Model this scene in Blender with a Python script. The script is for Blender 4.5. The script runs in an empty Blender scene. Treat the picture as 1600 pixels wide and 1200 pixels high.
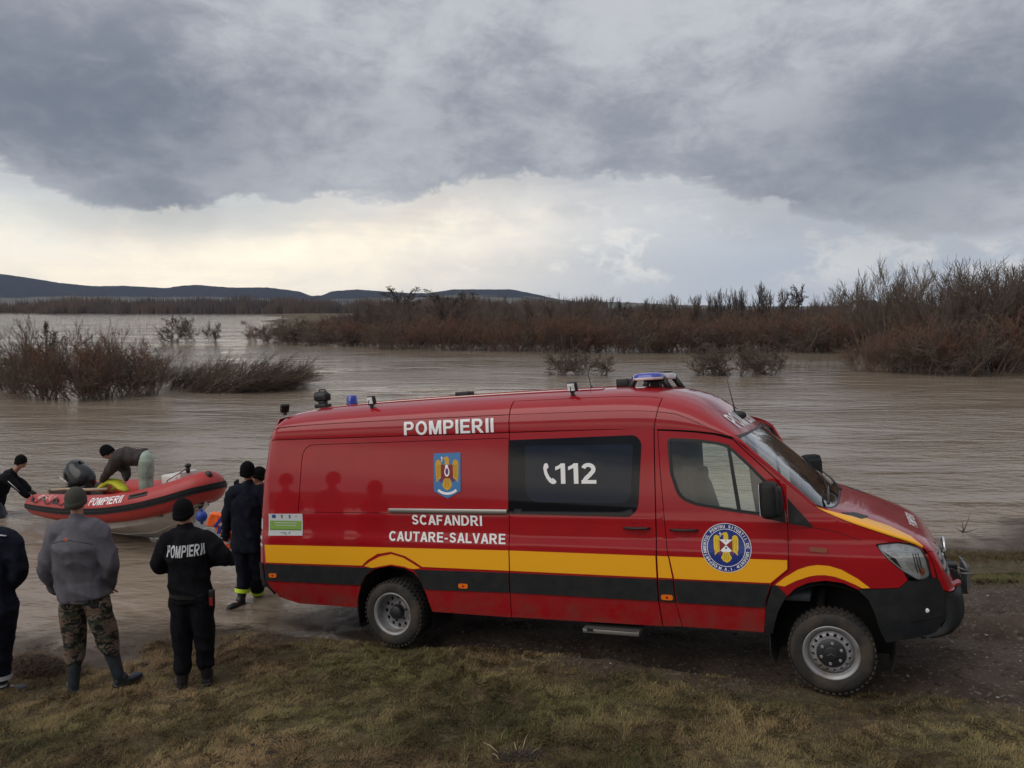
import bpy, bmesh, math, random
import numpy as np
from mathutils import Vector, Matrix, noise as mnoise
from mathutils.geometry import delaunay_2d_cdt
from mathutils.bvhtree import BVHTree
random.seed(7); rng = np.random.default_rng(7)
C = bpy.context.scene.collection
sc = bpy.context.scene
R_ = math.radians

# ------------------------------------------------------------------ camera
CH = 3.85                     # camera height over the flood water (water = z 0)
HAZE = 9e-5
F = 1212.2                    # focal length in px of the 1600 px wide photograph
PITCH = math.atan(120 / F)
cam_d = bpy.data.cameras.new('camera'); cam = bpy.data.objects.new('camera', cam_d); C.objects.link(cam)
cam_d.sensor_width = 36; cam_d.lens = F / 1600 * 36; cam_d.clip_end = 20000; cam_d.clip_start = .05
cam.location = (0, 0, CH); cam.rotation_euler = (R_(90) - PITCH, 0, 0)
sc.camera = cam

# ------------------------------------------------------------------ exposure
vs = sc.view_settings
vs.view_transform = 'Standard'; vs.look = 'None'; vs.exposure = 0.3; vs.gamma = 1.0; vs.use_curve_mapping = False

# ------------------------------------------------------------------ sky
SUN_AZ, SUN_EL = R_(-125), R_(42)        # azimuth from +Y towards +X
def build_world():
    w = bpy.data.worlds.new("World"); sc.world = w; w.use_nodes = True
    nt = w.node_tree; nt.nodes.clear(); N = nt.nodes.new; L = nt.links.new
    out = N('ShaderNodeOutputWorld'); bg = N('ShaderNodeBackground'); L(bg.outputs[0], out.inputs[0])
    tc = N('ShaderNodeTexCoord'); sep = N('ShaderNodeSeparateXYZ'); L(tc.outputs['Generated'], sep.inputs[0])
    X, Y, Z = sep.outputs
    def M(op, a, b=None, c=None, clamp=False):
        n = N('ShaderNodeMath'); n.operation = op; n.use_clamp = clamp
        for i, v in enumerate((a, b, c)):
            if v is None: continue
            if isinstance(v, (int, float)): n.inputs[i].default_value = v
            else: L(v, n.inputs[i])
        return n.outputs[0]
    def sstep(v, a, b):
        n = N('ShaderNodeMapRange'); n.interpolation_type = 'SMOOTHSTEP'; n.clamp = True
        L(v, n.inputs['Value'])
        for k, q in (('From Min', a), ('From Max', b)):
            if isinstance(q, (int, float)): n.inputs[k].default_value = q
            else: L(q, n.inputs[k])
        return n.outputs['Result']
    def mix(f, a, b):
        n = N('ShaderNodeMix'); n.data_type = 'RGBA'
        if isinstance(f, (int, float)): n.inputs[0].default_value = f
        else: L(f, n.inputs[0])
        for i, v in ((6, a), (7, b)):
            if isinstance(v, tuple): n.inputs[i].default_value = (*v, 1)
            else: L(v, n.inputs[i])
        return n.outputs[2]
    def comb(x, y, z):
        n = N('ShaderNodeCombineXYZ')
        for i, v in enumerate((x, y, z)):
            if isinstance(v, (int, float)): n.inputs[i].default_value = v
            else: L(v, n.inputs[i])
        return n.outputs[0]
    def noise(vec, scale, detail=6, rough=.55, lac=2.0, dist=0.):
        n = N('ShaderNodeTexNoise'); n.noise_dimensions = '3D'; L(vec, n.inputs['Vector'])
        n.inputs['Scale'].default_value = scale; n.inputs['Detail'].default_value = detail
        n.inputs['Roughness'].default_value = rough; n.inputs['Distortion'].default_value = dist
        return n.outputs['Fac']
    def curve(v, pts, lo, hi):            # piecewise curve over v in [lo,hi] -> values
        n = N('ShaderNodeFloatCurve'); m = n.mapping; c = m.curves[0]
        ys = [p[1] for p in pts]; y0, y1 = min(ys), max(ys)
        nv = M('DIVIDE', M('SUBTRACT', v, lo), hi - lo, clamp=True)
        P = [((x - lo) / (hi - lo), (y - y0) / (y1 - y0)) for x, y in pts]
        c.points[0].location = P[0]; c.points[1].location = P[-1]
        for p in P[1:-1]: c.points.new(*p)
        m.update(); L(nv, n.inputs['Value'])
        return M('MULTIPLY_ADD', n.outputs[0], y1 - y0, y0)
    az = M('MULTIPLY', M('ARCTAN2', X, Y), 180 / math.pi)          # degrees, 0 = straight ahead
    el = M('MULTIPLY', M('ARCSINE', Z), 180 / math.pi)
    # the cloud layer as seen from below: a plane far overhead, so clouds flatten towards the horizon
    zc = M('MAXIMUM', M('ADD', Z, .10), .04)
    P = comb(M('DIVIDE', X, zc), M('DIVIDE', Y, zc), 0.)
    Pd = tc.outputs['Generated']
    Ps = comb(X, Y, M('MULTIPLY', Z, 1.8))                         # flattened direction for far cumulus
    n_big = noise(Ps, 2.6, 3, .5)
    n_mid = noise(Ps, 5.5, 10, .60, dist=.25)
    n_fine = noise(Ps, 17., 9, .66, dist=.35)
    n_pl = noise(P, 1.3, 8, .55, dist=.2)
    def cen(n, k): return M('MULTIPLY', M('SUBTRACT', n, .5), k)
    # lower edge of the dark cloud deck, elevation in degrees over azimuth
    def EL(px, py):
        x = (px - 800) / F; y = -(py - 600) / F
        d = Vector((x, math.cos(PITCH) + y * math.sin(PITCH), -math.sin(PITCH) + y * math.cos(PITCH))).normalized()
        return math.degrees(math.atan2(d.x, d.y)), math.degrees(math.asin(d.z))
    edge = [(-180, 9), (-90, 11), (-50, 12)] + [EL(*p) for p in ((0, 235), (100, 285), (230, 318), (330, 305), (400, 292), (480, 296), (560, 290), (650, 290), (720, 262), (850, 250),
            (1000, 248), (1100, 262), (1150, 290), (1250, 318), (1400, 345), (1500, 352), (1600, 340))] + [(45, 7.5), (90, 8), (180, 9)]
    edge = [(a_, b_ - 1.1 - .9 * math.exp(-((a_ - 6) / 11) ** 2)) for a_, b_ in edge]
    e = curve(az, edge, -180, 180)
    n_str = noise(comb(X, Y, M('MULTIPLY', Z, 6.5)), 3.6, 7, .6, dist=.5)
    ew = M('ADD', M('ADD', el, cen(n_mid, 3.4)), cen(n_fine, 3.6))
    deck = M('MAXIMUM', sstep(ew, M('SUBTRACT', e, .2), M('ADD', e, 1.0)), M('MULTIPLY', sstep(M('ADD', ew, cen(n_str, 5.)), M('SUBTRACT', e, 4.2), M('ADD', e, .4)), .5))
    # dark cores inside the deck: position (az, el), size
    def blob(px, py, sx, sy, soft=.6):
        a0, e0 = EL(px, py)
        dx = M('DIVIDE', M('SUBTRACT', M('ADD', az, cen(n_mid, 10)), a0), sx)
        dy = M('DIVIDE', M('SUBTRACT', M('ADD', el, cen(n_big, 9)), e0), sy)
        r = M('SQRT', M('ADD', M('MULTIPLY', dx, dx), M('MULTIPLY', dy, dy)))
        return sstep(r, 1.0 + soft, 1.0 - soft)
    dark = M('MAXIMUM', blob(150, 180, 13, 4.4, .8), M('MAXIMUM', M('MULTIPLY', blob(1420, 235, 11, 4.6, .8), .9), M('MULTIPLY', blob(700, 200, 18, 2.6, .9), .35)))
    dark = M('MAXIMUM', dark, M('MULTIPLY', blob(250, 285, 4.5, 1.7), .95))
    tex = M('ADD', M('MULTIPLY', n_mid, .5), M('ADD', M('MULTIPLY', n_big, .22), M('MULTIPLY', n_fine, .28)))
    lightdeck = mix(sstep(tex, .38, .60), (.255, .27, .31), (.45, .46, .49))
    deckc = mix(M('MULTIPLY', dark, .92), lightdeck, mix(sstep(tex, .38, .62), (.135, .155, .195), (.235, .25, .285)))
    high = sstep(el, 30, 62)
    deckc = mix(M('MULTIPLY', high, .8), deckc, (.52, .525, .54))
    # thinner bright cloud below the deck
    hor = mix(sstep(az, -28, 22), (.92, .83, .70), (.38, .425, .50))
    up = mix(sstep(az, -28, 25), (.90, .85, .76), (.54, .55, .565))
    thin = mix(sstep(el, 1.5, 9), hor, up)
    thin = mix(M('MULTIPLY', sstep(M('ADD', M('MULTIPLY', n_str, .6), M('MULTIPLY', n_fine, .4)), .42, .60), .72), thin, (.45, .475, .52))
    puff = M('MULTIPLY', sstep(M('ADD', n_fine, cen(n_mid, .9)), .50, .70), sstep(el, .8, 3.))
    thin = mix(M('MULTIPLY', puff, .5), thin, (.88, .84, .76))
    glow = blob(380, 365, 16, 3.6, .95)
    thin = mix(M('MULTIPLY', M('MULTIPLY', glow, sstep(n_str, .28, .55)), 1.0), thin, (1.12, .98, .77))
    glow2 = blob(1080, 272, 3.6, .9, .95)
    thin = mix(M('MULTIPLY', glow2, .7), thin, (.98, .96, .92))
    gaps = M('MULTIPLY', sstep(M('ADD', M('MULTIPLY', n_mid, .6), M('MULTIPLY', n_big, .4)), .47, .54), M('SUBTRACT', 1., sstep(az, -26, 0)))
    gaps = M('MULTIPLY', gaps, sstep(el, 3, 6))
    sky = N('ShaderNodeTexSky'); sky.sky_type = 'NISHITA'; sky.sun_disc = False
    sky.sun_elevation = SUN_EL; sky.sun_rotation = SUN_AZ
    sk = N('ShaderNodeVectorMath'); sk.operation = 'SCALE'; L(sky.outputs[0], sk.inputs[0]); sk.inputs['Scale'].default_value = .11
    clear = sk.outputs[0]
    thin = mix(M('MULTIPLY', gaps, .42), thin, clear)
    col = mix(deck, thin, deckc)
    col = mix(.04, col, clear)
    back = sstep(Y, .25, -.35)             # the cloud cover closes behind the camera
    bright = mix(sstep(tex, .38, .62), (.12, .135, .17), (.26, .265, .29))
    bright = mix(sstep(ew, 8., 5.), bright, (.80, .73, .62))
    bright = mix(sstep(el, 3.2, 1.), bright, (.40, .39, .39))
    bright = mix(sstep(el, 28., 60.), bright, (.66, .66, .68))
    col = mix(M('MULTIPLY', back, .95), col, bright)
    L(col, bg.inputs['Color']); bg.inputs['Strength'].default_value = 1.0
build_world()
sl = bpy.data.lights.new('sun', 'SUN'); so = bpy.data.objects.new('sun', sl); C.objects.link(so)
sl.energy = 1.1; sl.angle = R_(60); sl.color = (1, .95, .88)
so.rotation_euler = Vector((-math.sin(SUN_AZ) * math.cos(SUN_EL), -math.cos(SUN_AZ) * math.cos(SUN_EL), -math.sin(SUN_EL))).to_track_quat('-Z', 'Y').to_euler()

# ------------------------------------------------------------------ helpers
def ray(px, py):
    x = (px - 800) / F; y = -(py - 600) / F
    return np.array([x, math.cos(PITCH) + y * math.sin(PITCH), -math.sin(PITCH) + y * math.cos(PITCH)])
def on_water(px, py, z=0.):
    d = ray(px, py); t = (z - CH) / d[2]; return np.array([0, 0, CH]) + d * t
def at_depth(px, py, Y):
    d = ray(px, py); return np.array([0, 0, CH]) + d * (Y / d[1])
def tag(o, label=None, cat=None, group=None, kind=None):
    if label: o['label'] = label
    if cat: o['category'] = cat
    if group: o['group'] = group
    if kind: o['kind'] = kind
    return o
def empty(name, loc=(0, 0, 0), rot=(0, 0, 0), scale=1.0):
    o = bpy.data.objects.new(name, None); C.objects.link(o); o.location = loc; o.rotation_euler = rot
    o.scale = (scale,) * 3 if isinstance(scale, (int, float)) else scale
    o.empty_display_size = .1
    return o
MATS = {}
def mat(name, col, rough=.6, metal=0., coat=0., spec=.5, col2=None, nscale=8., nlo=.4, nhi=.6, bump=0., bscale=60., coords='Object', stretch=None, trans=0., emis=None, detail=6, bdist=.01, alpha=None):
    if name in MATS: return MATS[name]
    m = bpy.data.materials.new(name); m.use_nodes = True; nt = m.node_tree; b = nt.nodes['Principled BSDF']
    b.inputs['Base Color'].default_value = (*col, 1); b.inputs['Roughness'].default_value = rough
    b.inputs['Metallic'].default_value = metal; b.inputs['Coat Weight'].default_value = coat
    b.inputs['Coat Roughness'].default_value = .04; b.inputs['Specular IOR Level'].default_value = spec
    if trans: b.inputs['Transmission Weight'].default_value = trans
    if col2 or bump:
        tc = nt.nodes.new('ShaderNodeTexCoord'); mp = nt.nodes.new('ShaderNodeMapping'); nt.links.new(tc.outputs[coords], mp.inputs[0])
        if stretch: mp.inputs['Scale'].default_value = stretch
    if col2:
        n = nt.nodes.new('ShaderNodeTexNoise'); n.inputs['Scale'].default_value = nscale; n.inputs['Detail'].default_value = detail
        nt.links.new(mp.outputs[0], n.inputs['Vector'])
        r = nt.nodes.new('ShaderNodeMapRange'); r.inputs[1].default_value = nlo; r.inputs[2].default_value = nhi; nt.links.new(n.outputs['Fac'], r.inputs[0])
        x = nt.nodes.new('ShaderNodeMix'); x.data_type = 'RGBA'; x.inputs[6].default_value = (*col, 1); x.inputs[7].default_value = (*col2, 1)
        nt.links.new(r.outputs[0], x.inputs[0]); nt.links.new(x.outputs[2], b.inputs['Base Color'])
    if bump:
        n = nt.nodes.new('ShaderNodeTexNoise'); n.inputs['Scale'].default_value = bscale; n.inputs['Detail'].default_value = 5
        nt.links.new(mp.outputs[0], n.inputs['Vector'])
        q = nt.nodes.new('ShaderNodeBump'); q.inputs['Strength'].default_value = bump; q.inputs['Distance'].default_value = bdist
        nt.links.new(n.outputs['Fac'], q.inputs['Height']); nt.links.new(q.outputs[0], b.inputs['Normal'])
    MATS[name] = m; return m
def glass(name, tint=(.75, .85, .82), refl=1.0):
    m = bpy.data.materials.new(name); m.use_nodes = True; nt = m.node_tree; nt.nodes.clear()
    o = nt.nodes.new('ShaderNodeOutputMaterial'); mx = nt.nodes.new('ShaderNodeMixShader'); t = nt.nodes.new('ShaderNodeBsdfTransparent')
    g = nt.nodes.new('ShaderNodeBsdfGlossy'); f = nt.nodes.new('ShaderNodeFresnel'); f.inputs[0].default_value = 1.6
    g.inputs['Roughness'].default_value = .01; g.inputs['Color'].default_value = (1, 1, 1, 1); t.inputs[0].default_value = (*tint, 1)
    k = nt.nodes.new('ShaderNodeMath'); k.operation = 'MULTIPLY_ADD'; k.inputs[1].default_value = refl; k.inputs[2].default_value = .03; k.use_clamp = True
    nt.links.new(f.outputs[0], k.inputs[0]); nt.links.new(k.outputs[0], mx.inputs[0])
    nt.links.new(t.outputs[0], mx.inputs[1]); nt.links.new(g.outputs[0], mx.inputs[2]); nt.links.new(mx.outputs[0], o.inputs[0])
    return m

class Acc:
    """collects geometry for ONE mesh object"""
    def __init__(s): s.v = []; s.f = []; s.m = []; s.n = []; s.k = 0; s.sm = []
    def add(s, P, faces, mi=0, N=None, smooth=True):
        P = np.asarray(P, float).reshape(-1, 3); k = s.k
        s.v.append(P); s.n.append(np.zeros_like(P) if N is None else np.asarray(N, float))
        for f in faces: s.f.append([int(i) + k for i in f]); s.m.append(mi); s.sm.append(smooth)
        s.k += len(P)
    def build(s, name, mats, parent=None, label=None, auto=None):
        me = bpy.data.meshes.new(name)
        V = np.concatenate(s.v) if s.v else np.zeros((0, 3))
        me.from_pydata(V.tolist(), [], s.f)
        if not isinstance(mats, (list, tuple)): mats = [mats]
        for m in mats: me.materials.append(m)
        me.polygons.foreach_set('material_index', s.m); me.polygons.foreach_set('use_smooth', s.sm)
        Nn = np.concatenate(s.n)
        if np.abs(Nn).sum() > 0:
            me.update()
            vn = np.zeros((len(V), 3)); me.vertex_normals.foreach_get if False else None
            base = np.array([v.vector[:] for v in me.vertex_normals])
            z = (np.abs(Nn).sum(1) < 1e-9); Nn[z] = base[z]
            me.normals_split_custom_set_from_vertices(Nn.tolist())
        elif auto is not None:
            me.update(); me.set_sharp_from_angle(angle=R_(auto))
        me.update()
        o = bpy.data.objects.new(name, me); C.objects.link(o)
        if parent is not None: o.parent = parent
        if label: o['label'] = label
        return o

def inpoly(pts, loops):
    x, y = pts[:, 0], pts[:, 1]; c = np.zeros(len(pts), bool)
    for L_ in loops:
        a = np.asarray(L_); b = np.roll(a, -1, 0)
        for (x0, y0), (x1, y1) in zip(a, b):
            if y0 == y1: continue
            c ^= ((y0 > y) != (y1 > y)) & (x < (x1 - x0) * (y - y0) / (y1 - y0) + x0)
    return c
def resample(L_, st):
    o = []; L_ = [tuple(p) for p in L_]
    for a, b in zip(L_, L_[1:] + L_[:1]):
        d = math.hypot((b[0] - a[0]) / st[0], (b[1] - a[1]) / st[1]); n = max(1, int(math.ceil(d)))
        for i in range(n): o.append((a[0] + (b[0] - a[0]) * i / n, a[1] + (b[1] - a[1]) * i / n))
    return o
def rnd(poly, r, n=5):
    """round the corners of a polygon; r a number or a list"""
    o = []; m = len(poly)
    for i in range(m):
        p = Vector(poly[i]); a = Vector(poly[i - 1]) - p; b = Vector(poly[(i + 1) % m]) - p
        q = r[i] if isinstance(r, (list, tuple)) else r
        q = min(q, a.length * .48, b.length * .48)
        if q <= 1e-5: o.append(tuple(p)); continue
        s = p + a.normalized() * q; e = p + b.normalized() * q
        for k in range(n + 1):
            t = k / n; o.append(tuple((1 - t) ** 2 * s + 2 * t * (1 - t) * p + t * t * e))
    return o
def circ(cx, cy, r, n=24, r2=None, a0=0, a1=360):
    full = abs(a1 - a0) >= 360
    return [(cx + r * math.cos(R_(a0 + (a1 - a0) * i / (n if full else n - 1))), cy + (r2 or r) * math.sin(R_(a0 + (a1 - a0) * i / (n if full else n - 1)))) for i in range(n)]
def triang(poly, holes, st):
    loops = [resample(poly, st)] + [resample(h, st) for h in holes]
    pts = []; edges = []
    for L_ in loops:
        k = len(pts); pts += L_; edges += [(k + i, k + (i + 1) % len(L_)) for i in range(len(L_))]
    B = np.array(pts); lo, hi = B.min(0), B.max(0)
    gx = np.arange(lo[0] + st[0] * .5, hi[0], st[0]); gy = np.arange(lo[1] + st[1] * .5, hi[1], st[1])
    if len(gx) and len(gy):
        G = np.stack(np.meshgrid(gx, gy), -1).reshape(-1, 2); G = G[inpoly(G, loops)]
        if len(G):
            S = np.array(st); D = np.full(len(G), 9.)
            for b in B: D = np.minimum(D, np.hypot((G[:, 0] - b[0]) / S[0], (G[:, 1] - b[1]) / S[1]))
            pts += [tuple(g) for g in G[D > .4]]
    v, e, f, *_ = delaunay_2d_cdt([Vector(p) for p in pts], edges, [], 0, 1e-7)
    V = np.array([p[:] for p in v]); Fc = np.array(f)
    cen = V[Fc].mean(1); Fc = Fc[inpoly(cen, loops)]
    # boundary edges from the triangles themselves
    cnt = {}
    for t in Fc:
        for a, b in ((t[0], t[1]), (t[1], t[2]), (t[2], t[0])): cnt[(a, b)] = 1
    bd = [(a, b) for (a, b) in cnt if (b, a) not in cnt]
    return V, Fc, bd
def patch(acc, fmap, poly, holes=(), mi=0, off=0., thick=.012, st=(.12, .12), hint=None, wall_mi=None):
    V, Fc, bd = triang(poly, holes, st)
    def ev(u, v): return fmap(u, v)
    u, v = V[:, 0], V[:, 1]; h = 1e-3
    P = ev(u, v); du = ev(u + h, v) - ev(u - h, v); dv = ev(u, v + h) - ev(u, v - h)
    N = np.cross(du, dv); N /= np.linalg.norm(N, axis=1, keepdims=True) + 1e-12
    c = P.copy(); c[:, 1] = 0; c[:, 2] = 1.0
    ref = (P - c) if hint is None else np.tile(np.array(hint, float), (len(P), 1))
    if hint is None: ref[:, 0] *= 0
    flip = (np.sum(N * ref, 1).sum() < 0)
    if flip: N = -N; Fc = Fc[:, ::-1]; bd = [(b, a) for a, b in bd]
    P = P + N * off
    acc.add(P, Fc, mi, N)
    if thick:
        Q = P - N * thick; idx = {}; WP = []; WN = []; WF = []
        for a, b in bd:
            t = P[b] - P[a]; wn = np.cross(t, N[a]); wn /= np.linalg.norm(wn) + 1e-12
            k = len(WP); WP += [P[a], P[b], Q[b], Q[a]]; WN += [wn] * 4; WF.append((k, k + 3, k + 2, k + 1))
        acc.add(WP, WF, mi if wall_mi is None else wall_mi, WN)
# lettering: a bold grotesque built from strokes (the built-in font has no bold cut)
def _rect(x0, y0, x1, y1): return ([(x0, y0), (x1, y0), (x1, y1), (x0, y1)], [])
def _arc(cx, cy, rx, ry, a0, a1, n=10): return [(cx + rx * math.cos(R_(a0 + (a1 - a0) * i / n)), cy + ry * math.sin(R_(a0 + (a1 - a0) * i / n))) for i in range(n + 1)]
def _band(pts, w):
    P = np.array(pts, float); T = np.gradient(P, axis=0); T /= np.linalg.norm(T, axis=1, keepdims=True); n = np.stack([-T[:, 1], T[:, 0]], 1) * w / 2
    return ([tuple(q) for q in P + n] + [tuple(q) for q in (P - n)[::-1]], [])
_bowl = ([(0, .39), (.44, .39)] + _arc(.44, .695, .29, .305, -90, 90) + [(0, 1)], [[(.2, .56), (.42, .56)] + _arc(.42, .695, .11, .135, -90, 90) + [(.2, .83)]])
_A = [(0, 0), (.29, 1), (.51, 1), (.80, 0), (.585, 0), (.53, .21), (.27, .21), (.215, 0)]
GL = {
 'P': (.73, [_rect(0, 0, .2, 1), _bowl]), 'R': (.80, [_rect(0, 0, .2, 1), _bowl, ([(.28, .42), (.50, .42), (.80, 0), (.56, 0)], [])]),
 'O': (.84, [(_arc(.42, .5, .42, .52, 0, 345, 23), [_arc(.42, .5, .22, .35, 0, 345, 23)])]), 'I': (.2, [_rect(0, 0, .2, 1)]),
 'M': (.88, [_rect(0, 0, .19, 1), _rect(.69, 0, .88, 1), ([(.05, 1), (.26, 1), (.44, .33), (.62, 1), (.83, 1), (.53, 0), (.35, 0)], [])]),
 'E': (.67, [_rect(0, 0, .2, 1), _rect(.1, 0, .67, .17), _rect(.1, .42, .62, .59), _rect(.1, .83, .66, 1)]), 'F': (.62, [_rect(0, 0, .2, 1), _rect(.1, .41, .56, .58), _rect(.1, .83, .62, 1)]),
 'L': (.62, [_rect(0, 0, .2, 1), _rect(.1, 0, .62, .17)]), 'T': (.74, [_rect(.27, 0, .47, 1), _rect(0, .83, .74, 1)]),
 'N': (.76, [_rect(0, 0, .19, 1), _rect(.57, 0, .76, 1), ([(.02, 1), (.22, 1), (.74, 0), (.54, 0)], [])]),
 'A': (.80, [(_A, [[(.325, .38), (.475, .38), (.40, .68)]])]), 'V': (.78, [([(0, 1), (.21, 1), (.39, .30), (.57, 1), (.78, 1), (.49, 0), (.29, 0)], [])]),
 'D': (.78, [([(0, 0), (.34, 0)] + _arc(.34, .5, .44, .5, -90, 90, 12) + [(0, 1)], [[(.2, .17), (.33, .17)] + _arc(.33, .5, .24, .33, -90, 90, 12) + [(.2, .83)]])]),
 'U': (.76, [_band([(.1, 1), (.1, .7)] + _arc(.38, .37, .28, .29, 180, 360, 12) + [(.66, .7), (.66, 1)], .2)]),
 'C': (.76, [_band(_arc(.42, .5, .32, .42, 42, 318, 18), .2)]), 'G': (.80, [_band(_arc(.42, .5, .32, .42, 45, 300, 18), .2), _rect(.44, .38, .80, .54), _rect(.62, .10, .80, .5)]),
 'S': (.68, [_band(_arc(.34, .715, .235, .195, 10, 250, 12) + _arc(.34, .285, .245, .195, 75, -170, 12), .185)]),
 '1': (.44, [_rect(.24, 0, .44, 1), ([(0, .66), (0, .83), (.14, .90), (.27, 1), (.40, 1), (.30, .80)], [])]),
 '2': (.64, [_band(_arc(.31, .70, .22, .21, 165, -35, 10) + [(.36, .42), (.20, .26), (.11, .10)], .19), _rect(0, 0, .64, .175)]),
 '-': (.40, [_rect(.0, .30, .36, .45)]), '.': (.2, [_rect(0, 0, .2, .2)])}
_GC = {}
def glyph(ch):
    if ch in _GC: return _GC[ch]
    adv, parts = GL[ch]; pts = []; ed = []
    for o_, hs in parts:
        for L_ in [o_] + hs:
            k = len(pts); pts += L_; ed += [(k + i, k + (i + 1) % len(L_)) for i in range(len(L_))]
    v, e, f, *_ = delaunay_2d_cdt([Vector(p) for p in pts], ed, [], 0, 1e-6); V = np.array([p[:] for p in v]); Fc = np.array(f); c = V[Fc].mean(1)
    keep = np.zeros(len(Fc), bool)
    for o_, hs in parts: keep |= inpoly(c, [o_] + hs)
    _GC[ch] = (V, Fc[keep], adv); return _GC[ch]
def text2d(s, bold=0., gap=.13):
    X = 0; VV = []; FF = []; k = 0
    for ch in s:
        if ch == ' ': X += .35; continue
        V, Fc, adv = glyph(ch); VV.append(V + np.array([X, 0])); FF += [[int(i) + k for i in f] for f in Fc]; k += len(V); X += adv + gap
        if ch in 'ATVL': X -= .05
    return np.concatenate(VV), FF
def subdiv(V, Fc, k):
    for _ in range(k):
        V = [tuple(q) for q in V]; mid = {}; F2 = []
        def m(a, b):
            key = (min(a, b), max(a, b))
            if key not in mid: mid[key] = len(V); V.append(tuple((np.array(V[a]) + np.array(V[b])) / 2))
            return mid[key]
        for a, b, c in Fc:
            x, y, z = m(a, b), m(b, c), m(c, a); F2 += [[a, x, z], [x, b, y], [z, y, c], [x, y, z]]
        Fc = F2
    return np.array(V), Fc
def text_on(acc, fmap, s, x0, x1, z0, z1, mi=0, off=.004, bold=.012, hint=None, fit=None, mirror=False, sub=0):
    """lettering whose bounding box is x0..x1, z0..z1 in the map's coordinates"""
    V, Fc = text2d(s, bold); V, Fc = subdiv(V, Fc, sub); lo, hi = V.min(0), V.max(0)
    q = (V - lo) / (hi - lo)
    if mirror: q[:, 0] = 1 - q[:, 0]
    u = x0 + (x1 - x0) * q[:, 0]; v = z0 + (z1 - z0) * q[:, 1]
    h = 1e-3; P = fmap(u, v); N = np.cross(fmap(u + h, v) - fmap(u - h, v), fmap(u, v + h) - fmap(u, v - h)); N /= np.linalg.norm(N, axis=1, keepdims=True)
    ref = P.copy(); ref[:, 0] = 0; ref[:, 2] -= 1.0
    if hint is not None: ref = np.tile(np.array(hint, float), (len(P), 1))
    if np.sum(N * ref) < 0: N = -N
    # face orientation
    a, b, c = Fc[0][:3]; fn = np.cross(P[b] - P[a], P[c] - P[a])
    if np.dot(fn, N[a]) < 0: Fc = [f[::-1] for f in Fc]
    acc.add(P + N * off, Fc, mi, N)
def box(acc, c, s, mi=0, M=None, bev=0.):
    x, y, z = s[0] / 2, s[1] / 2, s[2] / 2
    if bev:
        bm = bmesh.new(); bmesh.ops.create_cube(bm, size=1); bmesh.ops.scale(bm, vec=s, verts=bm.verts)
        bmesh.ops.bevel(bm, geom=bm.edges[:], offset=bev, segments=2, profile=.6, affect='EDGES')
        P = np.array([v.co[:] for v in bm.verts]); bm.verts.index_update(); Fc = [[v.index for v in f.verts] for f in bm.faces]; bm.free()
    else:
        P = np.array([(a, b, d) for a in (-x, x) for b in (-y, y) for d in (-z, z)])
        Fc = [(0, 1, 3, 2), (4, 6, 7, 5), (0, 4, 5, 1), (2, 3, 7, 6), (0, 2, 6, 4), (1, 5, 7, 3)]
    if M is not None: P = P @ np.array(M).T
    acc.add(P + np.array(c), Fc, mi, None, smooth=bool(bev))
def tube(acc, pts, rad, n=8, mi=0, cap=True, flat=1.0, up=None, closed=False):
    """tube along points; rad number or list; flat = ratio of 2nd axis (number or list)"""
    P = np.asarray(pts, float); m = len(P); rad = np.broadcast_to(np.asarray(rad, float), (m,)); fl = np.broadcast_to(np.asarray(flat, float), (m,))
    T = np.gradient(P, axis=0) if m > 2 else np.tile(P[1] - P[0], (2, 1))
    T /= np.linalg.norm(T, axis=1, keepdims=True) + 1e-12
    u = np.array(up if up is not None else (0, 0, 1), float)
    if up is None and abs(T[0] @ u) > .9: u = np.array((1., 0, 0))
    a = np.arange(n) / n * 2 * np.pi; V = []; k0 = None
    for i in range(m):
        s = np.cross(T[i], u); s /= np.linalg.norm(s) + 1e-12; w = np.cross(s, T[i])
        if up is None: u = w
        V.append(P[i] + rad[i] * (np.cos(a)[:, None] * s + fl[i] * np.sin(a)[:, None] * w))
    V = np.concatenate(V); Fc = []
    for i in range(m - 1):
        for j in range(n):
            k = (j + 1) % n; Fc.append((i * n + j, i * n + k, (i + 1) * n + k, (i + 1) * n + j))
    if cap: Fc.append(tuple(range(n))[::-1]); Fc.append(tuple((m - 1) * n + j for j in range(n)))
    acc.add(V, Fc, mi)
def lathe(acc, prof, n=32, mi=0, M=None, o=(0, 0, 0), close=False):
    """profile [(r, y)] revolved about the Y axis"""
    a = np.arange(n) / n * 2 * np.pi; V = []
    for r, y in prof: V.append(np.stack([r * np.cos(a), np.full(n, y), r * np.sin(a)], 1))
    V = np.concatenate(V); m = len(prof); Fc = []
    for i in range(m - 1 + (1 if close else 0)):
        i2 = (i + 1) % m
        for j in range(n):
            k = (j + 1) % n; Fc.append((i * n + j, i2 * n + j, i2 * n + k, i * n + k))
    if M is not None: V = V @ np.array(M).T
    acc.add(V + np.array(o), Fc, mi)
def ell(acc, c, r, n=16, m=10, mi=0, M=None, lo=0., hi=1.):
    V = []; Fc = []
    for i in range(m + 1):
        t = math.pi * (lo + (hi - lo) * i / m)
        for j in range(n):
            p = 2 * math.pi * j / n; V.append((r[0] * math.sin(t) * math.cos(p), r[1] * math.sin(t) * math.sin(p), r[2] * math.cos(t)))
    for i in range(m):
        for j in range(n):
            k = (j + 1) % n; Fc.append((i * n + j, (i + 1) * n + j, (i + 1) * n + k, i * n + k))
    V = np.array(V)
    if M is not None: V = V @ np.array(M).T
    acc.add(V + np.array(c), Fc, mi)
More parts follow.
